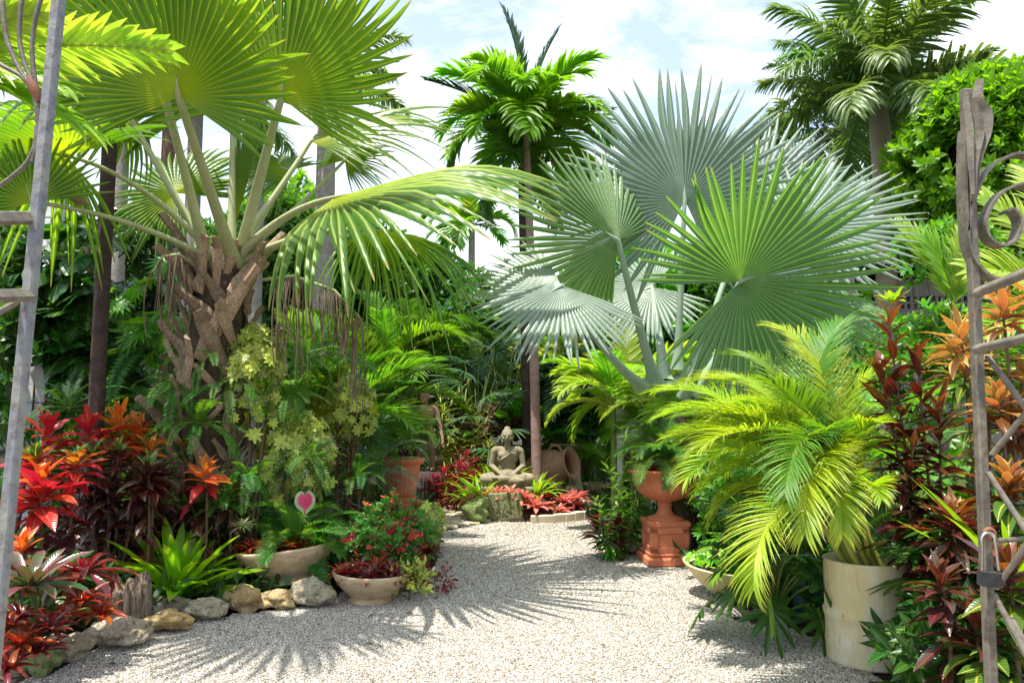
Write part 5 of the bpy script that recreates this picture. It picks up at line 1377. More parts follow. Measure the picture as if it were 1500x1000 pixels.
# ================================================================ far woods and middle thickets
sp_bush = sprigs('bush_leaf', ovate, .15, .07, 8, 3, nl=2)
sp_bright = sprigs('broad_bright', ovate, .16, .06, 8, 3)
sp_tree2 = sp_tree
far = [  # px, Y, half width m, top px, bottom px, kit, label, n
    (40, 20, 3.0, 300, 640, sp_bush, 'dark leafy tree far left behind the white pillar', 1600),
    (150, 22, 2.6, 330, 640, sp_tree2, 'bright leafy tree far behind the brown palm trunk', 1200),
    (235, 18, 2.4, 320, 640, sp_bush, 'dark leafy tree behind the fan palm trunk', 1600),
    (430, 18, 2.6, 300, 640, sp_bush, 'dark tree behind the right side of the fan palm', 1800),
    (395, 24, 2.2, 265, 560, sp_tree2, 'sunny tree top glimpsed between the fan stalks', 1000),
    (560, 19, 2.4, 345, 640, sp_bush, 'dark thicket behind the hanging fan leaf', 1600),
    (660, 21, 2.2, 385, 640, sp_bush, 'dark thicket left of the central palm', 1400),
    (745, 24, 2.2, 410, 640, sp_tree2, 'yellow green tree far behind the central palm', 900),
    (838, 19, 1.7, 440, 640, sp_bush, 'dark thicket right of the central palm', 1200),
    (925, 22, 2.4, 375, 640, sp_tree2, 'green tree far behind the left silver fans', 1100),
    (1060, 22, 2.8, 395, 640, sp_bush, 'dark tree far behind the silver palm stalks', 1500),
    (1180, 24, 3.0, 410, 640, sp_tree2, 'light green tree far behind the right silver fans', 1200),
    (1290, 26, 2.6, 345, 620, sp_bush, 'dark tree behind the far shed roof', 1200),
    (1480, 20, 2.6, 330, 640, sp_bush, 'dark tree low behind the right gate', 1200)]
for i, (px_, Y_, hw, yt, yb, kit, lb, n_) in enumerate(far):
    bush('tree', lb, 'tree', B(px_, Y_), hw, 1.5, max(.1, H(yb, Y_)), H(yt, Y_), kit, int(n_ * .8), 1.9, seed=100 + i, joined=True, group='leafy trees at the back of the garden', nst=4, stem_mat='branch', shell=.3, r=.08)
mid = [
    (35, 8.2, 1.0, 370, 690, sprigs('broad', ovate, .2, .1, 7, 3), 'dark broad leaved shrub at the left edge behind the gate post', 260, 1.0),
    (105, 9.5, 1.0, 420, 660, sp_bush, 'dark shrub between the white pillar and the brown trunk', 290, 1.2),
    (845, 14, .85, 520, 640, sprigs('broad', ovate, .07, .045, 12, 3), 'rounded dark small leaved shrub right of the central palm', 290, 2.0),
    (812, 16.5, 1.1, 455, 600, sprigs('croton_yellow', ovate, .14, .05, 8, 3), 'yellow speckled shrub behind the central palm', 260, 1.3),
    (700, 17, 1.4, 430, 560, sp_bush, 'dark shrub behind the small fan palms', 290, 1.4),
    (905, 15, 1.0, 500, 640, sp_bright, 'mid green shrub behind the white sign', 260, 1.2),
    (1180, 12, 1.3, 470, 640, sp_bush, 'dark shrub behind the golden cane palm', 290, 1.4),
    (1385, 13, .9, 330, 420, sp_bright, 'light green shrub above the outbuilding wall', 200, 1.2),
    (1290, 10.5, .9, 480, 700, sp_bright, 'bright shrub behind the maroon croton stems', 260, 1.1),
    (1395, 9.5, .9, 450, 650, sp_bright, 'leafy shrub between the red croton and the right gate', 260, 1.0),
]
for i, (px_, Y_, hw, yt, yb, kit, lb, n_, s_) in enumerate(mid):
    bush('shrub', lb, 'shrub', B(px_, Y_), hw, hw * .7, max(.05, H(yb, Y_)), H(yt, Y_), kit, n_, s_, seed=200 + i, nst=4)
# a wall of foliage that reads as one mass behind everything
def backdrop():
    rs = np.random.RandomState(8); mb = MB(); raw = [(np.array([v.co[:] for v in m_.vertices]), [tuple(p.vertices) for p in m_.polygons], _uvs(m_)) for m_ in sp_bush]
    for k in range(5200):
        x = rs.uniform(-26, 26); y = 29 + rs.uniform(-1.5, 3) ; top = 5.6 + 1.1 * math.sin(x * .6) + .6 * math.sin(x * 1.7 + 1); z = top * rs.rand() ** .8
        V, F, U = raw[k % 3]; mb.add(V, F, U, 0, np.array(pose((x, y - .35 * (top - z), z), rs.uniform(0, 6.3), rs.uniform(-.3, 1), 3.2 * rs.uniform(.7, 1.2), rs.uniform(-1, 1))))
    tag(mb.obj('woodland', MT['bush_leaf']), kind='stuff', label='dense dark wood closing the view behind the garden')
backdrop()

# ================================================================ feather palms behind the left bed and in the middle
FR_AR = pin_set('palm_bright', 'stem_yellow', 3, Ln=1.0, n=44, ll=.27, lw=.026, bend=1.3, droop=.6, v=.5, a0=62, a1=30, t0=.14, rr=.008)
FR_ARG = pin_set('palm_green', 'stem_green', 3, Ln=1.0, n=44, ll=.27, lw=.028, bend=1.3, droop=.6, v=.45, a0=62, a1=30, t0=.14, rr=.008)
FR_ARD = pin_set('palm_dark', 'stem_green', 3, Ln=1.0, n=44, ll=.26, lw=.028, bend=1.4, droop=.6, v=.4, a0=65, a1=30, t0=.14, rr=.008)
FR_PYG = pin_set('pygmy', 'stem_green', 3, Ln=1.0, n=52, ll=.25, lw=.019, bend=1.5, droop=.5, v=.4, a0=72, a1=32, t0=.12, rr=.006, nl=3)
def clump(lb, px_, Y_, z, L_, n_, fr, sd_, e0=85, e1=-5, name='feather_palm', h=0, r=.05, arc=None, cat='palm', x=None):
    b_ = B(px_, Y_, z)
    return palm(name, lb, b_, h, r, fr, n_, L_, e0=e0, e1=e1, seed=sd_, cat=cat, trunk='stem_green', arc=arc)
clump('feathery green palm right behind the fan palm trunk', 470, 9.4, 0, 1.8, 14, FR_AR, 301, e1=30, h=1.1)
clump('dark feathery palm under the hanging fan leaf', 545, 10.4, 0, 1.5, 14, FR_ARG, 302, e1=25, h=1.5)
clump('arching cane palm above the wooden figure', 605, 14.5, 0, 1.7, 14, FR_ARG, 303, e1=15, h=2.6)
clump('cane palm with yellow lit fronds left of the small fan palms', 566, 13.5, 0, 1.8, 13, FR_AR, 304, e1=20, h=2.3)
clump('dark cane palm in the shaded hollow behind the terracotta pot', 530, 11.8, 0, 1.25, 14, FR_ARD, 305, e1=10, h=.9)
clump('dark feather palm behind the left crotons', 210, 9.6, 0, 1.8, 14, FR_ARD, 306, e1=0, h=.5)
clump('feather palm behind the small bird on the left', 120, 12.0, 0, 2.4, 14, FR_AR, 307, e1=20, h=1.0)
clump('feather palm deep between the fan palm and the central palm', 690, 17.5, 0, 2.2, 14, FR_ARG, 308, e1=20, h=2.6)
clump('palm with yellowish fronds right of the central palm', 868, 15, 0, 1.5, 10, FR_AR, 309, e1=20, h=2.2)
clump('dark feather palm behind the silver palm stalks', 905, 13.5, 0, 1.8, 14, FR_ARD, 310, e1=10, h=2.0)
clump('green feather palm behind the lower silver fan', 1150, 10.8, 0, 1.9, 14, FR_AR, 311, e1=10, h=1.0)
clump('fine feather palm between the central palm and the bird bath', 812, 14.4, 0, .75, 12, FR_PYG, 313, e1=10, h=.1)

# small fan palms in the middle distance
FANK = [fan(1.0, 14, R(230), split=.25, fold=.1, droop=.35, pleat=.6, seed=i, nl=6).mesh('palm_dark_fan', MT['palm_dark']) for i in range(3)]
def rhapis(lb, px_, Y_, h, n_, s_, sd_, rad=.5):
    rs = np.random.RandomState(sd_); b_ = B(px_, Y_); t = thing('lady_palm', lb, 'palm', b_, 'small fan palms in the middle distance')
    for k in range(n_):
        q = (k + .5) / n_; az = 2.4 * k; e = np.array([rad * math.cos(az) * (.4 + .7 * q) * rs.uniform(.7, 1.2), rad * math.sin(az) * (.4 + .7 * q), h * (1 - .7 * q) * rs.uniform(.9, 1.1)])
        M = pose(e, az, R(40 - 60 * q) + rs.normal(0, .2), s_ * rs.uniform(.8, 1.15), rs.normal(0, .3)); o = put('fan_leaf', FANK[k % 3], t, M)
        m = MB(); add_tube(m, curve_pts((0, 0, e[2] * .5), e, 0, 4), .008, 4); put('petiole', m.mesh('petiole', S['stem_green']), o, M.inverted())
rhapis('glossy small fan palm in front of the dark thicket, left of the central trunk', 700, 13.2, 2.6, 26, .55, 1, .8)
rhapis('taller small fan palm behind the glossy one', 735, 15.0, 3.2, 22, .6, 2, .8)
rhapis('small fan palm at the left of the dark thicket', 660, 14.5, 3.0, 20, .55, 3, .7)

# ================================================================ climbing monstera on the left and big leaves
MON = lobed_leaf('monstera', 1, .85, 2, lob=17, depth=.5, sharp=1.2, cut=.6, nph=96)
MONG = lobed_leaf('broad_bright', 1, .8, 2, lob=15, depth=.5, sharp=1.0, cut=.5, nph=90)
PHI = lobed_leaf('broad', 1, .85, 2, lob=13, depth=.52, sharp=1.6, cut=.6, nph=104)
HEART = lobed_leaf('broad', 1, .75, 2, cut=.45, nph=40, nr=3)
HEARTB = lobed_leaf('broad_bright', 1, .72, 2, cut=.45, nph=40, nr=3)
def climber(lb, px_, Y_, hw, yt, yb, ms, n_, s_, sd_, cat='climbing plant', name='climbing_monstera'):
    rs = np.random.RandomState(sd_); b_ = B(px_, Y_); t = thing(name, lb, cat, b_); z0, z1 = max(.1, H(yb, Y_)), H(yt, Y_)
    m = MB(); add_tube(m, curve_pts((0, .2, 0), (0, .2, z1 - .2), 0, 6, (.1, 0, 0)), .05, 7); m.obj('stem', S['branch'], t)
    for k in range(n_):
        z = z0 + (z1 - z0) * rs.rand(); a = rs.uniform(-2.9, -.2); r_ = hw * rs.uniform(.25, 1) * math.sin(math.pi * min(1, (z1 - z) / (z1 - z0) + .12)) ** .5
        put('leaf', ms[rs.randint(len(ms))], t, pose((r_ * math.cos(a), .5 * r_ * math.sin(a), z), a + rs.normal(0, .5), rs.uniform(-1.1, .1), s_ * rs.uniform(.7, 1.2), rs.normal(0, .3)))
climber('dark split leaved climber covering a tree right of the white pillar', 190, 8.9, .95, 305, 560, MON, 110, .52, 1)
climber('dark broad leaved climber left of the brown palm trunk', 100, 8.0, .6, 330, 560, HEART, 90, .30, 2, name='climbing_vine')
climber('split leaved climber low behind the fan palm trunk', 230, 7.7, .5, 380, 520, MONG, 30, .36, 3)
# big paddle leaves behind the seated statue
PAD = LS('broad_bright', paddle, 1.0, .27, bend=.7, fold=.2, wave=.02, wf=4, nl=12)
PADG = LS('strap_green', paddle, 1.0, .22, bend=.7, fold=.2, wave=.022, wf=5, nl=12)
rosette('birds nest plant with large wavy leaves left of the central trunk', B(738, 13.9, 1.0), 22, 1.6, PADG, cat='birds nest plant', e0=80, e1=15, name='birds_nest_plant')
rosette('birds nest plant with broad shiny leaves right of the central trunk', B(832, 15.2, .9), 18, 1.65, PAD, cat='birds nest plant', e0=88, e1=30, name='birds_nest_plant')
aroid('broad_leaved_plant', 'large heart leaved plant between the central trunk and the bird bath', B(815, 14.2), 24, 1.6, .62, HEARTB, 3, .8)
aroid('broad_leaved_plant', 'heart leaved plant in shade above the bird bath', B(858, 14.6), 24, 1.7, .55, HEARTB, 4, .7)
aroid('broad_leaved_plant', 'low broad leaves behind the seated statue to the left', B(715, 14.0), 20, 1.0, .5, HEARTB, 5, .8)
# yellow striped dracaenas, cordylines behind the statue
ST = [(0, 0, 1.8), (.3, .1, 1.5), (-.35, .1, 1.6), (.1, .3, 2.1), (-.15, -.25, 1.2), (.45, -.15, 1.1), (-.5, .3, 1.95), (.6, .2, 1.7)]
stemmed('dracaena', 'yellow edged strap leaved bush left behind the seated statue', 'shrub', B(678, 12.6), ST, STR('dracaena', .075, 1.0), 36, .36, seed=3, t0=.2)
stemmed('dracaena', 'yellow edged strap leaved bush further left behind the statue', 'shrub', B(648, 13.6), ST, STR('dracaena', .075, 1.0), 34, .4, seed=4, t0=.2)
stemmed('cordyline', 'dark red cordyline to the left of the seated statue', 'shrub', B(675, 12.0), [(0, 0, .75), (.3, .1, .6), (-.3, 0, .65), (.1, .2, .9), (-.45, .2, .5)], croton('cordyline', .2), 30, .3, seed=5, t0=.25)
stemmed('cordyline', 'row of dark red cordylines just behind the seated statue', 'shrub', B(712, 12.6), [(x_, 0, .55) for x_ in (-.5, -.25, 0, .25, .5)], croton('cordyline', .2), 26, .26, seed=6, t0=.25)
bush('shrub', 'dry brown and maroon shrub between the dracaena and the central trunk', 'shrub', B(715, 13.6), .6, .5, .7, 1.7, sprigs('dry_leaf', ovate, .12, .06, 8, 3), 170, 1.1, seed=44)
stemmed('croton', 'speckled orange croton low behind the statue', 'shrub', B(690, 12.9), [(0, 0, 1.0), (.3, 0, .8), (-.3, .1, .9)], croton('croton_bronze', .25), 28, .28, seed=8, t0=.3)
# green strap ground cover
def straps(lb, px_, Y_, n_, L_, mat, sd_, W=.09, z=0, name='lily_clump', e1=25):
    return rosette(lb, B(px_, Y_, z), n_, L_, STR(mat, W, 1.0), cat='lily clump', e0=88, e1=e1, name=name, rs=np.random.RandomState(sd_))
for i, (px_, Y_, lb) in enumerate(((632, 14.8, 'green strap leaved clump at the back edge of the brick paving, left end'), (650, 15.4, 'green strap leaved clump at the back edge of the brick paving, second from left'), (668, 15.1, 'green strap leaved clump at the back edge of the brick paving, right end'), (618, 13.4, 'green strap leaved clump beside the terracotta pot'), (640, 16.2, 'green strap leaved clump behind the paving in shade'))):
    straps(lb, px_, Y_, 60, .62, 'strap_green', 60 + i)
straps('bright lily clump left of the seated statue', 706, 11.5, 64, .62, 'strap_yellow', 71, z=.2, W=.12)
straps('bright lily clump close behind the left knee of the seated statue', 722, 12.15, 56, .66, 'strap_yellow', 72, z=.3, W=.12)
straps('bright lily clump between the statue and the central trunk', 783, 11.7, 44, .6, 'strap_yellow', 73, z=.25, W=.12)
straps('bright lily clump at the left end of the planting island', 690, 11.9, 60, .6, 'strap_yellow', 75, z=.15, W=.12)
straps('bright lily clump right behind the seated statue', 742, 12.5, 50, .7, 'strap_yellow', 76, z=.3, W=.12)
straps('low green strap clump at the foot of the clay jar', 872, 15.5, 50, .5, 'strap_green', 74)
# pink and red bromeliads of the island
for i, (px_, py_, Y_, s_, mt, lb) in enumerate((
    (700, 742, 11.1, .20, 'brom_pink', 'pink bromeliad above the mossy stone'), (688, 733, 11.3, .2, 'brom_pink', 'pink bromeliad at the left end of the island'),
    (713, 729, 11.35, .2, 'brom_pink', 'pink bromeliad left of the coral block top'), (730, 722, 11.15, .2, 'brom_pink', 'pink bromeliad on the left of the coral block'),
    (748, 722, 11.15, .2, 'brom_pink', 'pink bromeliad on the middle of the coral block'), (765, 726, 11.1, .19, 'brom_pink', 'pink bromeliad on the right of the coral block'),
    (785, 740, 11.1, .26, 'brom_pink', 'large pink bromeliad right of the coral block'), (800, 729, 11.5, .2, 'brom_dark', 'dark bromeliad at the foot of the central trunk'),
    (815, 748, 11.25, .24, 'brom_pink', 'coral pink bromeliad by the brick edging'), (825, 732, 11.5, .22, 'brom_pink', 'coral bromeliad in the middle right of the island'),
    (840, 740, 11.55, .22, 'brom_dark', 'maroon bromeliad near the right brick edging'), (842, 727, 11.9, .22, 'brom_pink', 'pink bromeliad at the back right of the island'),
    (806, 715, 11.9, .2, 'brom_purplegreen', 'purple green bromeliad behind the pink ones on the island'))):
    p = P(px_, py_, Y_); rosette(lb, (p[0], p[1], max(.05, p[2] - .04)), 28, s_ * 1.25, bromel(mt, .22), e0=78, e1=2, group='bromeliads on the island')
for i, (x_, y_, lb) in enumerate(((690, 752, 'small dark stone left of the mossy one'), (802, 757, 'flat pale stone right of the coral block'), (835, 748, 'grey flat stone on the right of the island'))):
    rock('rock', lb, x_, y_, 34, 16, 'limestone', 21.3 + i, group='stones in front of the seated statue', sub=3)

# ================================================================ left bed
def BP(px, py, Y): return P(px, py, Y)
def croton_at(lb, px_, py_, Y_, mats, n_, s_, sd_, W=.34, heads=((0, 0, 0),), name='croton', cat='croton', skirt=14, prof=lance):
    top = P(px_, py_, Y_); b_ = np.array([top[0], top[1] + .08, 0]); rs = np.random.RandomState(sd_)
    t = thing(name, lb, cat, b_)
    for (dx, dy, dz) in heads:
        e = np.array([dx, dy, top[2] + dz]); m = MB(); add_tube(m, curve_pts((dx * .2, dy * .2, 0), e, 0, 6, (.03, 0, 0)), np.linspace(.016, .008, 6), 6); m.obj('stem', S['stem_brown'], t)
        a0 = rs.uniform(0, 6)
        for k in range(n_):
            q = (k + .5) / n_; az = a0 + 2.39996 * k; el = R(72 - 95 * q) + rs.normal(0, .24)
            ms = croton(mats[min(len(mats) - 1, int(q * len(mats)))], W, prof)
            sc_ = s_ * (.55 + .45 * min(1, q * 2.2)) * rs.uniform(.7, 1.2)
            put('leaf', ms[rs.randint(3)], t, pose(e + [0, 0, -.26 * s_ * 3 * q * .9], az + rs.normal(0, .1), el, sc_, rs.normal(0, .2)))
        ms = croton(mats[-1] if mats[-1] != 'croton_red' else 'croton_dark', W, prof)
        for k in range(skirt):
            q = (k + .5) / skirt; z = (e[2] - .6 * s_) * (1 - q * .8); f_ = z / e[2]
            put('leaf', ms[rs.randint(3)], t, pose((e[0] * (.2 + .8 * f_), e[1] * (.2 + .8 * f_), z), 2.4 * k + a0, rs.normal(-.1, .3), s_ * rs.uniform(.7, 1.05), rs.normal(0, .3)))
    return t
croton_at('bright orange croton head in front of the brown palm trunk', 168, 612, 6.67, ('croton_orange', 'croton_orange', 'croton_orange', 'croton_red'), 30, .32, 1, W=.36, heads=((0, 0, 0), (.13, .1, -.08)), prof=lobed)
croton_at('crimson croton between the gate post and the orange croton', 80, 625, 6.44, ('croton_red',), 26, .33, 2, W=.36, heads=((-.1, 0, 0), (.16, .15, 0)), prof=lobed)
croton_at('red croton with green and yellow new leaves beside the left gate post', 70, 665, 5.65, ('croton_green', 'croton_amber', 'croton_red', 'croton_red'), 30, .26, 3, heads=((-.14, 0, 0), (.12, .1, -.02)))
croton_at('large scarlet croton head low beside the left gate post', 50, 705, 5.42, ('croton_orange', 'croton_red', 'croton_red', 'croton_red'), 34, .34, 4, W=.36, heads=((0, 0, 0),))
croton_at('dark glossy croton with a yellow green heart in the middle of the left bed', 210, 685, 6.10, ('croton_green', 'croton_dark', 'croton_dark', 'croton_maroon'), 48, .27, 5, W=.26, heads=((0, 0, 0), (-.06, .2, -.02)))
croton_at('orange red croton with a yellow centre right of the dark croton', 295, 686, 6.33, ('croton_amber', 'croton_orange', 'croton_orange', 'croton_red'), 24, .27, 6, W=.34)
croton_at('dull green croton between the crimson and the dark crotons', 130, 665, 6.21, ('croton_green', 'croton_dark', 'croton_dark'), 32, .25, 7, W=.28, heads=((0, 0, 0), (.15, .1, .03)))
croton_at('very dark purple croton under the orange one', 150, 715, 6.2, ('croton_bronze', 'croton_dark', 'croton_dark', 'croton_dark'), 40, .25, 8, W=.3, heads=((0, 0, 0), (-.2, .05, 0), (.2, .1, .02)))
croton_at('blackish purple croton behind the big green bromeliad', 190, 765, 6.7, ('croton_dark', 'croton_dark'), 40, .26, 9, W=.34, heads=((0, .1, 0), (.22, .1, .02), (-.25, .1, 0)))
croton_at('small orange tipped croton at the fan palm foot', 262, 655, 6.78, ('croton_orange', 'croton_green', 'croton_green'), 22, .17, 10, W=.26)
croton_at('amber croton leaves at the edge of the orange croton', 215, 650, 6.44, ('croton_amber', 'croton_orange'), 16, .2, 11, W=.34)
croton_at('low red orange croton at the far left edge', 20, 800, 5.08, ('croton_orange', 'croton_bronze'), 26, .24, 12, W=.3)
croton_at('dark leafy croton beside the orange red one', 330, 720, 6.55, ('croton_dark', 'croton_green', 'croton_dark'), 36, .22, 13, W=.3, heads=((0, 0, 0), (-.2, .1, -.04), (-.4, .1, -.06)))
croton_at('crimson croton low in the shade under the scarlet head', 95, 752, 5.76, ('croton_red', 'croton_maroon', 'croton_maroon'), 24, .22, 14, W=.3)
# bromeliads at the near left
def brom_at(lb, px_, py_, Y_, n_, s_, mt, W=.17, e0=80, e1=5, sd_=1, group=None, prof=strapp, bend=.75):
    p = P(px_, py_, Y_); return rosette(lb, p, n_, s_, bromel(mt, W, prof, bend=bend), e0=e0, e1=e1, rs=np.random.RandomState(sd_), group=group)
gb = G(250, 893)
rosette('big bright lime green bromeliad behind the rocks', (gb[0], gb[1] + .1, .06), 66, .74, bromel('brom_green', .125, bend=.65), e0=86, e1=24, rs=np.random.RandomState(3), s0=.75)
brom_at('dark wine red bromeliad above the split log', 122, 838, 4.95, 24, .36, 'brom_dark', .17, 70, -15, 2, bend=1.0)
brom_at('green and purple bromeliad by the left gate post', 45, 858, 4.55, 26, .36, 'brom_purplegreen', .2, 70, 0, 3)
brom_at('small red bromeliad with an orange heart in front of the split log', 122, 882, 4.75, 26, .17, 'brom_redorange', .2, 75, 5, 4)
brom_at('small magenta hearted bromeliad above the grey rock', 70, 922, 4.55, 30, .17, 'brom_dark', .2, 75, 0, 5)
for i, (x_, y_, Y_, lb) in enumerate(((30, 945, 4.4, 'dark red bromeliad low at the bottom left corner'), (55, 955, 4.5, 'small maroon bromeliad next to the corner rock'), (12, 920, 4.5, 'maroon bromeliad behind the left gate post foot'), (30, 905, 4.7, 'dark red bromeliad under the green and purple one'), (95, 905, 4.85, 'maroon bromeliad left of the red one with the orange heart'), (10, 980, 4.3, 'lowest dark red bromeliad at the left edge'), (148, 900, 4.85, 'small maroon bromeliad on the split log side'))):
    brom_at(lb, x_, y_, Y_, 26, .18, 'brom_dark' if i % 2 else 'brom_redorange', .19, 75, 0, 30 + i, group='small red bromeliads in the left corner')
aroid('broad_leaved_plant', 'low dark green leaves in shade above the split log', B(75, 5.4), 24, .55, .16, HEART, 9, .4)
# tillandsia ball
p = P(320, 862, 6.35); rosette('spiky pale green air plant ball beside the tan bowl', (p[0], p[1], p[2]), 90, .14, LS('tilland', blade, 1.0, .09, bend=1.0, fold=.3, nl=4), cat='air plant', e0=90, e1=-60, name='air_plant')
p = P(215, 780, 5.9); rosette('small silver spiky plant behind the green bromeliad', P(355, 770, 5.9), 60, .11, LS('tilland', blade, 1.0, .09, bend=.6, fold=.3, nl=4), cat='air plant', e0=90, e1=-20, name='air_plant')
# bowl A: red bromeliads, pygmy palm and grassy strap plant, caladium
BAx = bA
for k in range(11):
    q = k / 10; x_ = BAx[0] - rA * .82 + q * rA * 1.18; y_ = BAx[1] - rA * .42 * math.sin(math.pi * (q * .75 + .12)) + .03 * (k % 2)
    rosette(('copper red bromeliad in the tan bowl, number %s from its left rim' % ('first', 'second', 'third', 'fourth', 'fifth', 'sixth', 'seventh', 'eighth', 'ninth', 'tenth', 'eleventh')[k]).replace('number ', 'the ').replace(' from its', ' one from its'), (x_, y_ - .05, BAx[2] + hA * .90 + .03), 20, .145 + .02 * (k % 3), bromel('brom_redorange' if k % 3 else 'brom_dark', .2), e0=85, e1=-15, rs=np.random.RandomState(40 + k), group='red bromeliads in the tan bowl')
pA = BAx + [.06, .12, hA * .9]
palm('pygmy_date_palm', 'fine leaved green dwarf palm growing in the tan bowl', BAx + [0, .12, hA * .85], .02, .03, FR_PYG, 26, .62, seed=51, e0=85, e1=5)
palm('pygmy_date_palm', 'second fine leaved dwarf palm behind the tan bowl', BAx + [-.25, .45, .2], .02, .03, FR_PYG, 22, .65, seed=52, e0=80, e1=5)
rosette('grassy green clump at the right rim of the tan bowl', BAx + [rA * .55, -.02, hA * .95], 90, .42, STR('strap_green', .035, 1.3), cat='lily clump', e0=85, e1=5, name='lily_clump')
def caladium():
    p = P(447, 722, 5.95); b_ = BAx + [.12, .05, hA * .85]; t = thing('caladium', 'single pink heart shaped caladium leaf with a pale green edge above the tan bowl', 'caladium', b_)
    me = radial(.17, .145, cut=.62, nph=48, nr=8, cup=.35, droop=.5, ring=True).mesh('caladium_leaf', MT['caladium'])
    M = mat4(frame((.05, -.25, -1), (0, -1, .35), p - b_)); o = put('leaf', me, t, M)
    m = MB(); add_tube(m, curve_pts((0, 0, 0), p - b_, 0, 6, (-.05, .03, 0)), .004, 5); put('petiole', m.mesh('petiole', S['stem_green']), o, M.inverted())
caladium()
# bowl B
for k in range(12):
    a = 2.4 * k + .6; r_ = rB * .78 * math.sqrt((k + .5) / 12); x_, y_ = r_ * math.cos(a), r_ * math.sin(a)
    rosette('glossy dark red bromeliad %s' % ('at the centre of the smaller pale bowl', 'just left of the centre of the smaller pale bowl', 'just behind the centre of the smaller pale bowl', 'right of the centre of the smaller pale bowl', 'front left inside the smaller pale bowl', 'at the back left of the smaller pale bowl', 'at the back right of the smaller pale bowl', 'at the front right of the smaller pale bowl', 'hanging over the left rim of the smaller pale bowl', 'at the back rim of the smaller pale bowl', 'spilling over the right rim of the smaller pale bowl', 'hanging over the front rim of the smaller pale bowl')[k], (bB[0] + x_, bB[1] + y_, hB * .88 + .05 * (1 - r_ / rB)), 22, .17, bromel('brom_dark' if k % 3 else 'brom_redorange', .2), e0=84, e1=-20, rs=np.random.RandomState(60 + k), group='dark red bromeliads in the smaller bowl')
# crown of thorns with red flowers
def crown_of_thorns():
    c = G(556, 872); b_ = np.array([c[0], c[1] + .35, 0]); Y = b_[1]
    sp = sprigs('crown_leaf', obov, .06, .03, 8, 3, tw=.09, bend=.2)
    fl = []
    for i in range(3):
        rs = np.random.RandomState(i); m = MB()
        for k in range(5):
            c_ = rs.normal(0, .014, 3) * [1, 1, .4]
            for j in range(2):
                V, F, U = strip(.018, .024, ovate, 3, -.3, .1); m.add(V, F, U, 0, frame((math.cos(j * 3.14 + k), math.sin(j * 3.14 + k), .3), (0, 0, 1), c_ + [0, 0, .02]))
        add_tube(m, [(0, 0, -.02), (0, 0, .015)], .0025, 3, 1); fl.append(m.mesh('flower', [MT['petal_red'], S['stem_green']]))
    t = bush('crown_of_thorns', 'bush with small round leaves and many small red flowers beside the pale bowl', 'flowering bush', b_, .36, .34, .12, H(750, Y), sp, 268, 1.0, seed=9, nst=14, extra=(fl, 125, 1.25, 'flower'), r=.012, shell=.6)
    rs = np.random.RandomState(10)
    for k in range(10):
        x_, z_ = rs.uniform(-.2, .3), rs.uniform(.68, .88); m = MB(); add_tube(m, [(x_ * .5, 0, .3), (x_, -.05, z_ - .1)], [.008, .004], 5); m.obj('stem', S['stem_brown'], t)
        for j in range(3): put('leaf_sprig', sp[j], t, pose((x_, -.05, z_ - .12 + .03 * j), rs.uniform(0, 6), rs.uniform(0, 1.2), 1))
        put('flower', fl[k % 3], t, pose((x_, -.07, z_ - .03), 0, 0, 1.3))
crown_of_thorns()
p = G(622, 850); rosette('spiky maroon bromeliad at the path edge right of the flowering bush', (p[0], p[1] + .2, .22), 60, .22, bromel('brom_dark', .11), e0=88, e1=-5, rs=np.random.RandomState(5))
bush('shrub', 'small pale green creeper spilling onto the gravel right of the pale bowl', 'creeper', G(600, 886) + [0, .15, 0], .12, .12, .0, .28, sprigs('scheff', ovate, .055, .03, 6, 3), 40, 1.0, seed=12, nst=3, r=.005)
bush('shrub', 'reddish trailing creeper on the gravel below the flowering bush', 'creeper', G(636, 872) + [0, .12, 0], .14, .12, .0, .16, sprigs('cordyline', ovate, .035, .02, 6, 3), 40, 1.0, seed=13, nst=3, r=.004)
# variegated schefflera
SCH = sprigs('scheff', obov, .095, .034, 8, 3, whorl=True, tw=.07, bend=.5)
bush('schefflera', 'tall yellow and green umbrella bush in front of the fan palm trunk', 'shrub', B(377, 6.95), .24, .2, H(640, 6.95), H(470, 6.95), SCH, 270, .76, seed=14, el=(-.1, .8), shell=.5)
bush('schefflera', 'broad yellow and green umbrella bush above the dwarf palm', 'shrub', B(432, 7.25), .42, .28, H(748, 7.25), H(600, 7.25), SCH, 296, .84, seed=15, el=(-.1, .8), shell=.5)
bush('schefflera', 'yellow green umbrella bush top right of the ferns', 'shrub', B(512, 8.10), .26, .22, H(650, 8.10), H(550, 8.10), SCH, 170, .82, seed=16, el=(-.1, .8), shell=.5)
bush('schefflera', 'yellow flecked umbrella bush behind the others', 'shrub', B(470, 8.50), .26, .22, H(640, 8.50), H(565, 8.50), sprigs('croton_yellow', obov, .12, .05, 7, 3, whorl=True, tw=.09), 90, 1.05, seed=17, el=(-.1, .8), shell=.5)
bush('schefflera', 'pale green umbrella bush beside the flowering bush at the path', 'shrub', B(628, 8.00), .16, .14, H(795, 8.00), H(742, 8.00), SCH, 50, .9, seed=18, el=(-.1, .8), shell=.5)
# maroon croton column
stemmed('croton', 'narrow dark red croton behind the umbrella bushes', 'croton', B(497, 7.90), [(0, 0, H(618, 7.90)), (.1, .05, H(650, 7.90)), (-.1, .05, H(670, 7.90))], croton('croton_maroon', .22), 60, .17, seed=9, t0=.2)
stemmed('croton', 'bronze croton low right of the narrow dark red one', 'croton', B(520, 8.20), [(0, 0, .75), (.12, .05, .6)], croton('croton_bronze', .25), 36, .18, seed=10, t0=.2)
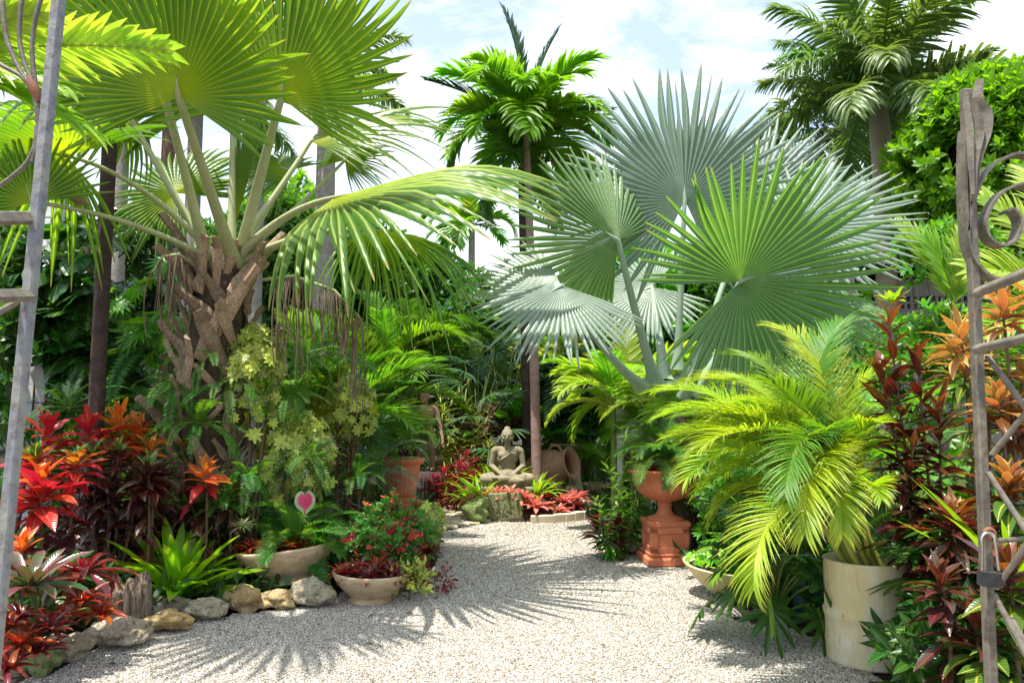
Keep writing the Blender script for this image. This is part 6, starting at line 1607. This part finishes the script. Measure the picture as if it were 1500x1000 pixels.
# ferns on and around the fan palm trunk
fern('bright green fern hanging on the left of the fan palm trunk', P(262, 560, 6.90), 14, .5, seed=1, e0=40, e1=-50)
fern('bright green fern on the right of the fan palm trunk', P(300, 520, 6.80), 10, .42, seed=2, e0=50, e1=-40)
fern('fern hanging down the middle of the fan palm trunk', P(335, 560, 6.85), 12, .5, seed=15, e0=30, e1=-50)
fern('soft fern hiding the stems of the tall umbrella bush', P(362, 700, 6.75), 20, .42, seed=17, e0=65, e1=-20)
fern('soft fern left of the dwarf palm under the umbrella bushes', P(330, 740, 6.6), 18, .36, seed=18, e0=65, e1=-10)
fern('fern at the foot of the fan palm trunk', P(290, 620, 6.7), 20, .55, seed=16, e0=60, e1=-20)
fern('big bright fern spreading over the umbrella bush', P(425, 575, 7.00), 20, .46, seed=3, e0=60, e1=-30)
fern('bright fern just right of the tall umbrella bush', P(448, 525, 7.40), 18, .42, seed=4, e0=70, e1=-20)
fern('fern frond clump above the caladium', P(455, 668, 6.85), 10, .42, seed=5, e0=50, e1=-20)
fern('fern behind the orange croton', P(225, 600, 7.70), 22, .6, seed=6, e0=70, e1=-10)
fern('fern left of the fan palm trunk at mid height', P(215, 510, 7.90), 24, .8, seed=7, e0=80, e1=-10)
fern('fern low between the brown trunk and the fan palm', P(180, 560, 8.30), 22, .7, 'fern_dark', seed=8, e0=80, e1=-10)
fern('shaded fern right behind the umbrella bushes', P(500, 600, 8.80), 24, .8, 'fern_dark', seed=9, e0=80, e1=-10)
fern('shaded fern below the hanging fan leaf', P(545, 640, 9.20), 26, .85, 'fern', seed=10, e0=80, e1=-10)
fern('small fern beside the maroon croton', P(520, 700, 7.90), 16, .45, 'fern', seed=11, e0=70, e1=0)
fern('tall fern under the brown fruit strings', P(470, 520, 8.10), 22, .8, 'fern', seed=12, e0=70, e1=-20)
stemmed('ginger', 'broad bladed ginger leaves at the foot of the fan palm', 'leafy plant', B(300, 7.00), [(x_, y_, h_) for x_, y_, h_ in ((0, 0, .95), (-.2, .05, .85), (.2, .05, .8), (-.35, .1, 1.05), (.1, .2, 1.1), (.33, -.05, .7))], WING('broad', .2), 16, .27, seed=21, t0=.35, e_lo=0, e_hi=50, stem_mat='stem_green')
stemmed('ginger', 'green bladed plant between the ferns left of the fan palm', 'leafy plant', B(225, 7.50), [(0, 0, 1.2), (-.3, .05, 1.0), (.25, .05, 1.3), (-.1, .3, 1.5)], WING('broad_bright', .2), 18, .26, seed=22, t0=.3, e_lo=0, e_hi=55, stem_mat='stem_green')
for i, (px_, Y_, z_, lb) in enumerate(((115, 8.5, 1.0, 'spiky pale green leaves right of the white pillar'), (175, 9.1, 1.25, 'spiky green rosette left of the fan palm ferns'), (60, 8.1, .8, 'spiky leaves behind the crimson croton'), (130, 9.9, 1.5, 'spiky leaves higher behind the brown trunk'))):
    t = rosette(lb, B(px_, Y_, z_), 50, .6, STR('strap_green', .07, .8), cat='spiky plant', e0=88, e1=0, name='yucca', rs=np.random.RandomState(80 + i))
    m = MB(); add_tube(m, [(0, 0, -z_), (0, 0, 0)], .05, 7); m.obj('stem', S['branch'], t)
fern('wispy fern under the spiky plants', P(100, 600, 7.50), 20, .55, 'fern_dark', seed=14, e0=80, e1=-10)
aroid('broad_leaved_plant', 'shaded low leaves under the ferns at the fan palm foot', B(350, 7.20), 30, .6, .2, HEART, 10, .6)
aroid('broad_leaved_plant', 'dark leaves filling the gap behind the dwarf palm', B(470, 7.70), 30, .6, .2, HEART, 11, .5)

# pot palm
palm('pygmy_date_palm', 'soft feathery dwarf palm in the ribbed terracotta pot', LPB + [0, 0, LPZ], .12, .05, FR_PYG, 20, .66, seed=61, e0=85, e1=38)
rosette('dark red bromeliads at the foot of the dwarf palm in the ribbed pot', LPB + [.05, -.1, LPZ], 30, .24, bromel('brom_dark', .15), e0=85, e1=5)
palm('pygmy_date_palm', 'blue grey feathery palm left of the ribbed terracotta pot', B(548, 9.3, .7), .1, .05, pin_set('fan_silver', 'stem_green', 2, Ln=1.0, n=36, ll=.22, lw=.014, bend=1.3, droop=.5, v=.3, a0=60, a1=30, rr=.006), 14, .8, seed=62)

# ================================================================ right side plants around the urn
palm('pygmy_date_palm', 'dwarf date palm growing in the terracotta urn', UB + [0, 0, UZ], .10, .05, FR_PYG, 36, .60, seed=71, e0=88, e1=-10)
rosette('red bromeliad tucked in the left of the terracotta urn', UB + [-.16, -.1, UZ - .03], 26, .2, bromel('brom_redorange', .17), e0=80, e1=0)
rosette('red bromeliad tucked in the right of the terracotta urn', UB + [.12, -.16, UZ - .03], 24, .16, bromel('brom_dark', .17), e0=80, e1=0)
FR_LIME = pin_set('lime_palm', 'stem_yellow', 3, Ln=1.0, n=22, ll=.34, lw=.075, bend=1.3, droop=.6, v=.4, a0=62, a1=30, t0=.2, rr=.012, nl=5)
clump('lime green palm with broad leaflets in front of the white sign, left', 898, 10.0, 0, .9, 11, FR_LIME, 401, e1=15, h=1.65, name='lime_palm')
clump('lime green palm with broad leaflets below the silver fans', 945, 10.2, 0, 1.15, 12, FR_LIME, 402, e1=5, h=1.7, name='lime_palm')
clump('tall yellow green cane palm behind the silver palm heart', 925, 11.6, 0, 1.5, 14, pin_set('lime_palm', 'stem_yellow', 3, Ln=1.0, n=34, ll=.27, lw=.03, bend=1.2, droop=.6, v=.4, rr=.01), 403, e1=15, h=1.7)
clump('yellow green cane palm hiding the foot of the silver palm', 1003, 9.0, 0, 1.05, 14, pin_set('lime_palm', 'stem_yellow', 3, Ln=1.0, n=34, ll=.27, lw=.03, bend=1.2, droop=.6, v=.4, rr=.01), 405, e1=0, h=1.6)
clump('green cane palm behind the right silver fans', 1040, 10.6, 0, 1.7, 14, FR_AR, 404, e1=20, h=1.0)
LEAFY = WING('broad_bright', .2)
stemmed('leafy_shrub', 'lance leaved light green shrub left of the terracotta urn', 'shrub', B(915, 8.6), [(0, 0, 1.25), (-.25, 0, 1.0), (.25, .1, 1.1), (-.1, -.2, .8), (-.05, -.25, .65), (-.35, -.1, .6), (.0, .3, 1.4)], WING('areca_green', .2), 28, .2, seed=31, t0=.15, e_lo=-25, e_hi=55, stem_mat='stem_green')
stemmed('leafy_shrub', 'darker lance leaved shrub at the path edge left of the urn', 'shrub', B(905, 8.2), [(0, 0, .6), (-.2, .05, .5), (.05, .1, .7), (-.1, -.1, .45)], LEAFY, 26, .2, seed=32, t0=.1, e_lo=-25, e_hi=55, stem_mat='stem_green')
croton_at('low dark red croton beside the urn pedestal', 905, 765, 8.2, ('cordyline', 'croton_maroon', 'croton_dark'), 34, .26, 15, W=.26, heads=((0, 0, 0), (-.2, .1, -.05)))
croton_at('dark red croton behind the urn pedestal on the right', 1030, 735, 8.5, ('cordyline', 'croton_maroon'), 34, .28, 16, W=.24, heads=((0, 0, 0), (.3, .1, .02)))
rock('rock', 'dark mossy rock at the foot of the shrub left of the urn', 898, 800, 26, 22, 'moss_rock', 31.3, group='small rocks near the urn', sub=3)
rock('rock', 'pale small rock beside the urn pedestal', 930, 812, 20, 18, 'limestone', 32.7, group='small rocks near the urn', sub=3)
m = MB(); q = [P(905, 800, 7.85), P(888, 795, 7.8), P(876, 782, 7.8), P(880, 765, 7.85), P(896, 760, 7.95)]; add_tube(m, np.array(q), .012, 8); tag(m.obj('hose_loop', S['wire']), 'dark curved pipe loop sticking out beside the shrub left of the urn', 'hose')
aroid('broad_leaved_plant', 'small broad leaves at the right foot of the urn pedestal', B(1050, 7.7), 14, .5, .2, HEART, 21, .16)
bush('shrub', 'small leaved green shrub right of the urn bowl', 'shrub', B(1050, 8.3), .4, .3, .6, 1.2, sprigs('broad_bright', ovate, .08, .03, 9, 3), 180, 1.0, seed=51)
# the drum palm: golden cane fronds spelled out
def drum_palm():
    b_ = DR + [0, 0, DRh - .1]; t = thing('golden_cane_palm', 'golden yellow cane palm arching out of the cream steel drum', 'palm', b_)
    rs = np.random.RandomState(9); k = dict(n=64, ll=.34, lw=.0165, droop=.65, v=.45, a0=60, a1=26, rr=.009, nl=4)
    dests = [(1000, 610, 5.0, 1.0), (1008, 700, 4.7, 1.5), (1105, 862, 4.35, 2.0), (1180, 780, 4.2, 2.0), (1235, 470, 5.4, .9), (1130, 480, 5.6, 1.2), (985, 640, 5.5, 1.1), (1060, 560, 5.8, 1.2), (1205, 640, 4.5, 1.5), (1290, 730, 4.4, 2.1), (1300, 540, 5.2, 1.1), (1045, 760, 5.1, 1.7), (1150, 720, 4.2, 1.8), (1200, 560, 5.9, 1.0), (1010, 560, 6.2, 1.0), (1330, 660, 5.0, 1.6), (1085, 640, 4.7, 1.3), (1180, 500, 6.1, 1.0), (1120, 790, 4.9, 2.1), (1030, 655, 4.6, 1.4), (1075, 520, 6.0, 1.0), (1150, 600, 5.4, 1.2), (1220, 700, 4.3, 1.9), (1255, 610, 5.6, 1.2), (1075, 780, 5.3, 1.8), (960, 575, 5.9, .9), (1010, 640, 5.6, 1.2), (1090, 590, 5.1, 1.2), (1130, 560, 4.8, 1.1), (1025, 720, 5.2, 1.6), (1290, 620, 4.7, 1.4), (1210, 520, 5.6, 1.0), (1160, 660, 4.4, 1.5), (1050, 610, 4.9, 1.3), (1000, 690, 5.5, 1.5), (970, 610, 5.3, 1.1), (1150, 760, 4.5, 2.0), (1235, 780, 4.35, 2.3), (1065, 690, 5.7, 1.6)]
    canes = []
    for j in range(9):
        a = 2.4 * j; r_ = DRr * .6 * math.sqrt((j + .5) / 9); q = np.array([r_ * math.cos(a), r_ * math.sin(a), 0.0]); e = q + [-.12 - rs.rand() * .14, rs.normal(0, .05), .32 + rs.rand() * .28]
        m = MB(); add_tube(m, curve_pts(q, e, 0, 5), np.linspace(.02, .013, 5), 7); m.obj('cane', S['stem_yellow'], t); canes.append(e)
    for i, (x_, y_, Y_, bd) in enumerate(dests):
        e = P(x_, y_, Y_); st = b_ + canes[i % 9]
        d = e - st; L_ = np.linalg.norm(d)
        frond_to(t, st, e, 'areca' if i % 4 else 'areca_green', 'stem_yellow', bend=bd * .9 + .25, up=(0, 0, 1), base=b_, seed=90 + i, **{**k, 'll': .30 * min(1.15, L_ / 1.05 + .2)})
drum_palm()
# lobed philodendrons around the drum
aroid('philodendron', 'deeply lobed philodendron hanging over the gravel left of the drum', B(1125, 5.6), 15, .75, .52, PHI, 41, .45, arc=(-2.9, -.3), e0=20, e1=-50)
aroid('philodendron', 'dark lobed philodendron in the bottom right corner, left part', B(1392, 4.75), 34, .95, .38, PHI, 42, .34, arc=(-3.3, .4), e0=30, e1=-40)
aroid('philodendron', 'dark lobed philodendron in the bottom right corner behind the gate post', B(1430, 4.5), 24, .75, .38, PHI, 43, .45, e0=30, e1=-40)
aroid('philodendron', 'large bright split leaves behind the drum', B(1290, 6.4), 22, 1.6, .62, MONG, 44, .6, e0=30, e1=-30)
aroid('philodendron', 'large bright split leaves above the drum on the right', B(1330, 5.8), 16, 1.35, .52, MONG, 45, .5, e0=30, e1=-30)
aroid('broad_leaved_plant', 'striped arrowhead leaves over the yellowish bowl', B(1090, 6.6), 16, .75, .26, MONG, 46, .35, arc=(-3.4, -.8))
bush('shrub', 'green filler shrub behind the yellowish bowl', 'shrub', B(1090, 7.6), .5, .3, .2, 1.0, sprigs('broad_bright', ovate, .12, .04, 8, 3), 220, 1.0, seed=55)
bush('shrub', 'dark filler shrub between the philodendron and the drum', 'shrub', B(1175, 6.2), .4, .3, .05, .8, sp_bush, 150, .8, seed=56)
bush('shrub', 'low leafy ground plant at the bottom right', 'shrub', B(1400, 4.3), .4, .3, .0, .4, sprigs('broad', lance, .16, .05, 6, 3), 110, 1.0, seed=57)
o = lathe_pot('glazed_pot', 'dark blue green glazed pot in shade between the philodendron and the drum', 'planter', B(1178, 6.0), [(0, 0), (.1, 0), (.15, .1), (.17, .22), (.15, .3), (.16, .32), (.14, .32), (0, .28)], 'blue_pot')
# tall dark croton
t1 = H(452, 4.7)
stemmed('croton', 'tall dark maroon croton with glossy leaves between the drum and the right gate', 'croton', B(1375, 4.75), [(-.25, .1, t1), (-.3, .15, t1 - .35), (-.1, .05, t1 - .28), (.0, 0, t1 - .6), (-.2, -.05, t1 - .85)], croton('croton_maroon', .25), 58, .28, seed=41, t0=.28, e_lo=-20, e_hi=62, topmesh=croton('croton_bronze', .25), top=.08, r=.016, curve=.04)
p = P(1318, 440, 4.8); rosette('small lime green plant showing through the top of the tall maroon croton', (p[0], p[1] + .1, p[2]), 14, .15, WING('strap_yellow', .3), cat='leafy plant', name='leafy_plant', e0=85, e1=20)
croton_at('red and bronze croton with a grey white leaf in front of the gate post', 1405, 755, 4.3, ('croton_bronze', 'croton_maroon', 'croton_dark'), 34, .25, 17, W=.27, heads=((0, 0, 0), (.05, .1, -.25)))
croton_at('lower dark croton with bronze edges beside the padlock', 1392, 850, 3.9, ('croton_maroon', 'croton_dark'), 26, .24, 18, W=.3)
croton_at('coral pink and yellow croton behind the right gate rails', 1480, 440, 4.6, ('croton_coral',), 34, .27, 19, W=.22, heads=((0, 0, 0), (-.16, .2, -.15), (.2, 0, .08)))
croton_at('coral and orange croton in the middle of the right gate', 1475, 575, 4.6, ('croton_coral', 'croton_coral', 'croton_bronze'), 40, .27, 20, W=.24, heads=((0, 0, 0), (.2, .1, -.1)))
croton_at('bronze green croton low behind the right gate', 1490, 700, 4.3, ('croton_coral', 'croton_bronze', 'croton_green'), 38, .3, 21, W=.28, heads=((0, 0, 0), (-.2, .2, -.25)))
croton_at('pinkish green croton filling the gap between the gate rails and the maroon croton', 1420, 520, 5.4, ('croton_coral', 'croton_coral', 'croton_green'), 40, .32, 23, W=.22, heads=((0, 0, 0), (.25, .1, .1), (.5, .1, -.1)))
croton_at('dark croton at the bottom behind the right gate', 1490, 830, 3.7, ('croton_bronze', 'croton_dark', 'croton_green'), 34, .3, 22, W=.3, heads=((0, 0, 0), (-.1, .1, -.3)))
rosette('tall striped strap leaved plant behind the right gate', B(1475, 4.3, .55), 26, .8, STR('strap_yellow', .10, .5), cat='spiky plant', name='dracaena', e0=88, e1=40)
# yellow green palm leaf behind the gate scroll and one left of the post
def side_fronds():
    b_ = B(1560, 6.0); t = thing('lime_palm', 'yellow green palm reaching in behind the gate scrolls', 'palm', b_)
    h = P(1560, 470, 6.0); m = MB(); add_tube(m, [(0, 0, 0), h - b_], [.06, .05], 8); m.obj('trunk', S['stem_green'], t)
    for (x_, y_, Y_, bd) in ((1440, 290, 5.9, .8), (1420, 395, 5.6, 1.0), (1500, 250, 6.4, .8), (1440, 480, 5.5, 1.2)):
        frond_to(t, h, P(x_, y_, Y_), 'lime_palm', 'stem_yellow', bend=bd, base=b_, n=26, ll=.36, lw=.05, droop=.5, v=.25, a0=62, a1=30, rr=.01, up=(0, -.8, .6), seed=int(x_))
    b_ = B(1400, 9.0); t = thing('lime_palm', 'thin yellow green palm in front of the outbuilding', 'palm', b_); h = P(1395, 455, 9.0); m = MB(); add_tube(m, [(0, 0, 0), h - b_], [.05, .04], 8); m.obj('trunk', S['stem_green'], t)
    for (x_, y_, Y_, bd) in ((1318, 328, 9.0, .5), (1355, 350, 8.8, .6), (1410, 350, 8.8, .6)):
        frond_to(t, h, P(x_, y_, Y_), 'lime_palm', 'stem_yellow', bend=bd, base=b_, n=20, ll=.42, lw=.06, droop=.5, v=.3, a0=40, a1=20, rr=.012, up=(0, -.8, .6), seed=int(x_) + 1)
    # yellow leaves hanging in at the upper left
    b_ = B(-330, 3.2); t = thing('fishtail_palm', 'bright yellow green palm hanging in at the upper left behind the gate', 'palm', b_); h = P(-330, 120, 3.2); m = MB(); add_tube(m, [(0, 0, 0), h - b_], [.08, .07], 8); m.obj('trunk', S['bark_grey'], t)
    for (x_, y_, Y_, bd, u_) in ((245, 75, 3.7, .7, (0, .6, .8)), (140, 200, 3.6, .9, (0, -.5, .9)), (90, 130, 3.4, .7, (.2, -.5, .8)), (60, 20, 3.4, .4, (.1, .6, .8))):
        frond_to(t, h, P(x_, y_, Y_), 'lime_palm', 'stem_yellow', bend=bd, base=b_, n=32, ll=.30, lw=.06, droop=.5, v=.2, a0=55, a1=25, rr=.01, up=u_, seed=int(x_) + 7, nl=5)
side_fronds()
def off_palm():
    """fan palms standing over the entrance, outside the frame above: their shade falls on the gravel"""
    pass
# ground cover and litter
def litter():
    rs = np.random.RandomState(2); lv = LS('dead_red', lance, .07, .03, bend=.8, fold=.5, nl=4) + LS('dry_leaf', ovate, .08, .04, bend=.8, fold=.4, nl=4)
    for i, (x_, y_, lb) in enumerate(((168, 976, 'curled dry leaf lying on the gravel in front of the long olive rock'), (535, 945, 'scattered reddish leaf on the gravel near the fan shadow'), (548, 903, 'dark red fallen leaf below the pale bowl'), (605, 900, 'reddish fallen leaf on the gravel right of the pale bowl'), (642, 878, 'red fallen leaf on the gravel beside the flowering bush'))):
        p = G(x_, y_); o = put('fallen_leaf', lv[i % len(lv)]); o.location = (p[0], p[1], .016); o.rotation_euler = (0, 0, rs.uniform(0, 6)); tag(o, lb, 'fallen leaf', 'fallen leaves on the gravel')
    mb = MB(); raw = lv
    for k in range(700):
        side = k % 2; y = rs.uniform(4.2, 9); x = (-rs.uniform(.9, 3.2) - (9 - y) * .05) if side else rs.uniform(1.4, 3.6)
        if inpoly(x, y, path_poly): continue
        m_ = raw[k % len(raw)]; V = np.array([v.co[:] for v in m_.vertices]); F = [tuple(p.vertices) for p in m_.polygons]
        mb.add(V, F, _uvs(m_), 0, np.array(pose((x, y, .01), rs.uniform(0, 6), rs.uniform(-.3, .3), rs.uniform(.8, 1.5))))
    for k in range(130):
        y = 4.2 + 5 * rs.rand() ** 1.5; x = rs.uniform(-2.6, 2.2)
        if not inpoly(x, y, path_poly): continue
        m_ = raw[k % len(raw)]; V = np.array([v.co[:] for v in m_.vertices]); mb.add(V, [tuple(p.vertices) for p in m_.polygons], _uvs(m_), 0, np.array(pose((x, y, .016), rs.uniform(0, 6), rs.uniform(-.2, .2), rs.uniform(.2, .55))))
    tag(mb.obj('leaf_litter', MT['dry_leaf']), kind='stuff', label='brown leaf litter on the soil of the beds')
litter()
def groundcover():
    rs = np.random.RandomState(6); sp = sprigs('fern_dark', ovate, .07, .035, 6, 3, nl=2); raw = [(np.array([v.co[:] for v in m_.vertices]), [tuple(p.vertices) for p in m_.polygons], _uvs(m_)) for m_ in sp]
    mb = MB()
    for k in range(7000):
        y = rs.uniform(5.5, 19); x = rs.uniform(-.75, .75) * y
        if inpoly(x, y, path_poly) or inpoly(x, y, brick_left) or inpoly(x, y, brick_right) or math.hypot(x - isl[0], y - isl[1]) < 1.25: continue
        if min(abs(x - q_[0]) + abs(y - q_[1]) for q_ in path_poly) < .3: continue
        V, F, U = raw[k % 3]; mb.add(V, F, U, 0, np.array(pose((x, y, rs.uniform(0, .12)), rs.uniform(0, 6.3), rs.uniform(.2, 1.3), rs.uniform(1.2, 2.6), rs.uniform(-1, 1))))
    tag(mb.obj('ground_cover', MT['fern_dark']), kind='stuff', label='low dark green ground cover filling the beds')
groundcover()
